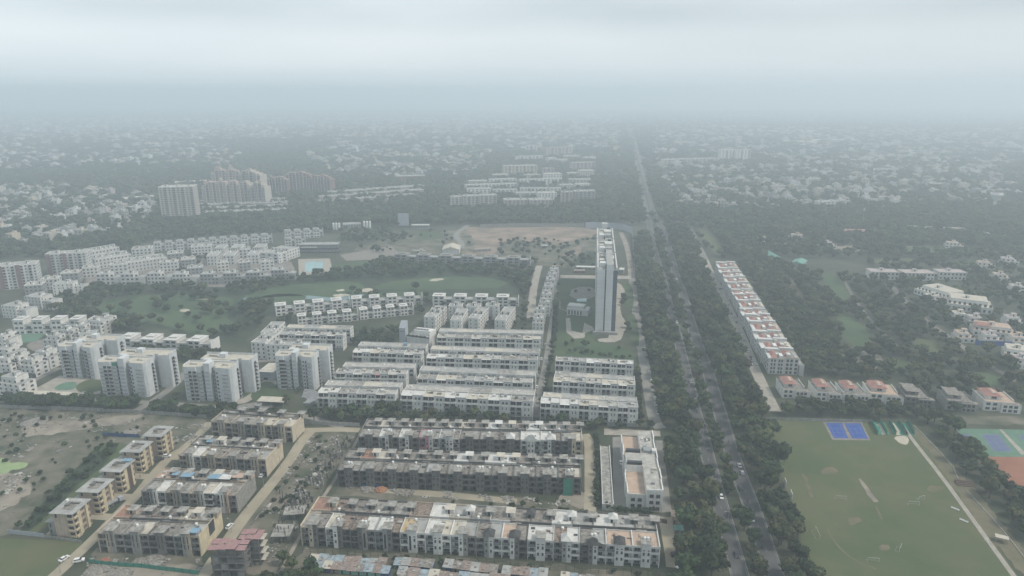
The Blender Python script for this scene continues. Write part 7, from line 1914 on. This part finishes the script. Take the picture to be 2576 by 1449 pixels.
for x in (.3, 4.5):
    for y in (.2, 2.6): MB().box(x, y, 0, x + .2, y + .2, 2.2).build('post', ['grey_paint'], t)
t = thing('practice_nets', 'green cricket nets at the north edge of the field', 'nets', G(2190, 1062), 0); o0 = G(2190, 1062)
for k in range(5):
    a, b_ = G(2190 + 23 * k, 1062) - o0, G(2208 + 23 * k, 1094) - o0; d = b_ - a
    MB().box(0, -.03, 0, d.length, .03, 2.6).build('net', ['net_green'], t, (a.x, a.y, .04), math.atan2(d.y, d.x))

# ------------------------------------------------------------------ street lamps
def lamp(px, h, label, group, rz=0):
    p = G(*px); t = thing('street_lamp', label, 'street lamp', (p.x, p.y, 0), rz, group)
    link('pole', shared(('lp', h), lambda: MB().cyl(0, 0, 0, h, .12, .07, 0, 7).mesh('pole', ['grey_paint'])), t); link('arm', shared(('la', h), lambda: MB().box(0, -.05, h - .1, 1.6, .05, h).mesh('arm', ['grey_paint'])), t); link('lamp_head', shared(('lh', h), lambda: MB().box(1.3, -.14, h - .2, 1.9, .14, h - .08).mesh('lamp_head', ['roof_white'])), t)
for q in ((583, 1340), (622, 1278), (664, 1228), (706, 1178), (748, 1118)): lamp(q, 7, 'thin lamp post beside the dusty road', 'lamp posts along the dusty road', 2.6)
for q in ((1768, 1100), (1752, 1035), (1784, 1165), (1805, 1245), (1830, 1330), (1738, 970), (1722, 905)): lamp(q, 9, 'grey lamp post at the median kerb of the avenue', 'lamp posts on the avenue median', math.pi)
lamp((152, 1440), 7, 'lone lamp post beside the dusty road corner', None)
# ------------------------------------------------------------------ heaps, trailer, debris
def heap(px, r, h, m, label):
    p = G(*px); vs, fs = ico(3); me = bpy.data.meshes.new('heap'); sd = rr.random() * 50
    me.from_pydata([(x * r * (1 + .3 * mnoise.noise(Vector((x, y, z)) * 1.6 + Vector((sd, 0, 0)))), y * r * .8 * (1 + .3 * mnoise.noise(Vector((y, x, z)) * 2.1 + Vector((0, sd, 0)))), max(-.1, z * h * (1 + .5 * mnoise.noise(Vector((x, y, z)) * 3.3 + Vector((0, 0, sd)))))) for x, y, z in vs], [], fs)
    me.materials.append(MATS[m]); me.update(); o = link(('sand' if m in ('clay', 'sand') else 'rubble') + '_heap', me, None, (p.x, p.y, 0)); tag(o, label, 'heap'); return o
mat('rubble', (.30, .28, .25), c2=(.12, .11, .10), scale=1.2, detail=9, bump=.5); mat('orange_sand', (.34, .175, .10), c2=(.27, .14, .085), scale=.8)
MATS['clay_heap'] = MATS['orange_sand']
heap((958, 1233), 3.2, 1.6, 'orange_sand', 'orange sand heap before the unplastered grey terrace'); heap((925, 1229), 4, 1.3, 'rubble', 'grey gravel heap beside the orange sand'); heap((262, 1412), 2.6, 1.0, 'clay', 'red sand heap inside the green net fence')
heap((385, 1408), 4.5, .9, 'rubble', 'rubble heap before the beige terrace with roof tanks'); heap((350, 1412), 3.0, .8, 'rubble', 'smaller rubble heap inside the green net fence'); heap((235, 1438), 4.0, 1.0, 'rubble', 'pale rubble heap outside the green net fence'); heap((300, 1445), 5, .8, 'rubble', 'broad rubble heap below the green net fence')
heap((330, 1086), 5, .9, 'rubble', 'pink-grey rubble heap near the blue fence'); heap((90, 1062), 8, 1.2, 'rubble', 'wide rubble heap on the waste ground'); heap((400, 1075), 4, .7, 'rubble', 'rubble heap below the wall road')
p = G(283, 1272); t = thing('tank_trailer', 'dark cylindrical tank trailer parked between beige blocks', 'trailer', (p.x, p.y, 0), 1.1)
b = MB(); n = 12; b.xz([(-0, 0)] * 3, 0, 0.001, 0) if False else None
ring = [(math.cos(6.2832 * i / n), math.sin(6.2832 * i / n)) for i in range(n)]
b._add([(-2.6, y * 1.0, z * 1.0 + 1.9) for y, z in ring] + [(2.6, y * 1.0, z * 1.0 + 1.9) for y, z in ring], [(i, (i + 1) % n, n + (i + 1) % n, n + i) for i in range(n)] + [tuple(range(n)), tuple(range(2 * n - 1, n - 1, -1))], 0); b.build('tank', ['grey_paint'], t)
MB().box(-2.8, -.6, .6, 4.6, .6, .85).build('chassis', ['steel_dark'], t)
MB().box(3.2, -1.1, .85, 5.4, 1.1, 2.6).build('cab', ['screen_grey'], t)
for x in (-2, -1, 4.2):
    for y in (-.9, .9): link('wheel', wheel_mesh(), t, (x, y, 0), 0, (1.4, 1.6, 1.4))
# loose stones and litter on the bare ground
b = MB(); dr = random.Random(99)
areas = [([(-40, 1040), (200, 1036), (420, 1056), (300, 1105), (100, 1150), (-40, 1160)], 200), ([(785, 1095), (895, 1092), (800, 1230), (700, 1420), (600, 1400), (690, 1230)], 420), ([(870, 1222), (1430, 1258), (1440, 1275), (860, 1240)], 260), ([(230, 1400), (500, 1408), (500, 1440), (200, 1449)], 200), ([(-40, 1190), (80, 1190), (40, 1290), (-40, 1300)], 160), ([(1200, 580), (1490, 580), (1490, 640), (1220, 640)], 160), ([(420, 1070), (530, 1066), (490, 1115), (410, 1118)], 120)]
for ap, cnt in areas:
    pw = [tuple(G(*q)[:2]) for q in ap]; x0, x1 = min(q[0] for q in pw), max(q[0] for q in pw); y0, y1 = min(q[1] for q in pw), max(q[1] for q in pw); k = 0; tries = 0
    while k < cnt and tries < cnt * 30:
        tries += 1; x, y = dr.uniform(x0, x1), dr.uniform(y0, y1)
        if not inside(x, y, pw) or mnoise.noise(Vector((x / 7, y / 7, 2.2))) < dr.uniform(-.1, .35): continue
        s = dr.uniform(.15, .6) ** 1.0 * (1 if dr.random() < .92 else 2.4); e = dr.uniform(.5, 2.0); a = dr.uniform(0, 3.14)
        c_, s_ = math.cos(a), math.sin(a)
        b.poly([(x + s * (c_ * u * e - s_ * v), y + s * (s_ * u * e + c_ * v)) for u, v in ((-1, -.8), (1, -1), (.9, .8), (-.7, 1))], 0, dr.uniform(.1, .5), dr.choice((0, 0, 1, 2, 3))); k += 1
tag(b.build('debris', ['rubble', 'pale_concrete', 'roof_pale', 'raw_concrete']), 'loose stones, boards and litter over the bare ground', 'debris', kind='stuff')

# ------------------------------------------------------------------ haze: one closed box of even air round everything
hz = bpy.data.materials.new('haze'); hz.use_nodes = True
hn = hz.node_tree.nodes; hn.clear()
h_out = hn.new('ShaderNodeOutputMaterial'); h_vol = hn.new('ShaderNodeVolumePrincipled')
h_vol.inputs['Color'].default_value = (0.83, 0.925, 1.0, 1)
h_vol.inputs['Anisotropy'].default_value = 0.2
h_vol.inputs['Density'].default_value = 0.00043
hz.node_tree.links.new(h_vol.outputs[0], h_out.inputs['Volume'])
MATS['haze'] = hz
tag(MB().box(-13000, -300, -1.5, 13000, 14000, 240).build('haze', ['haze']), kind='stuff')
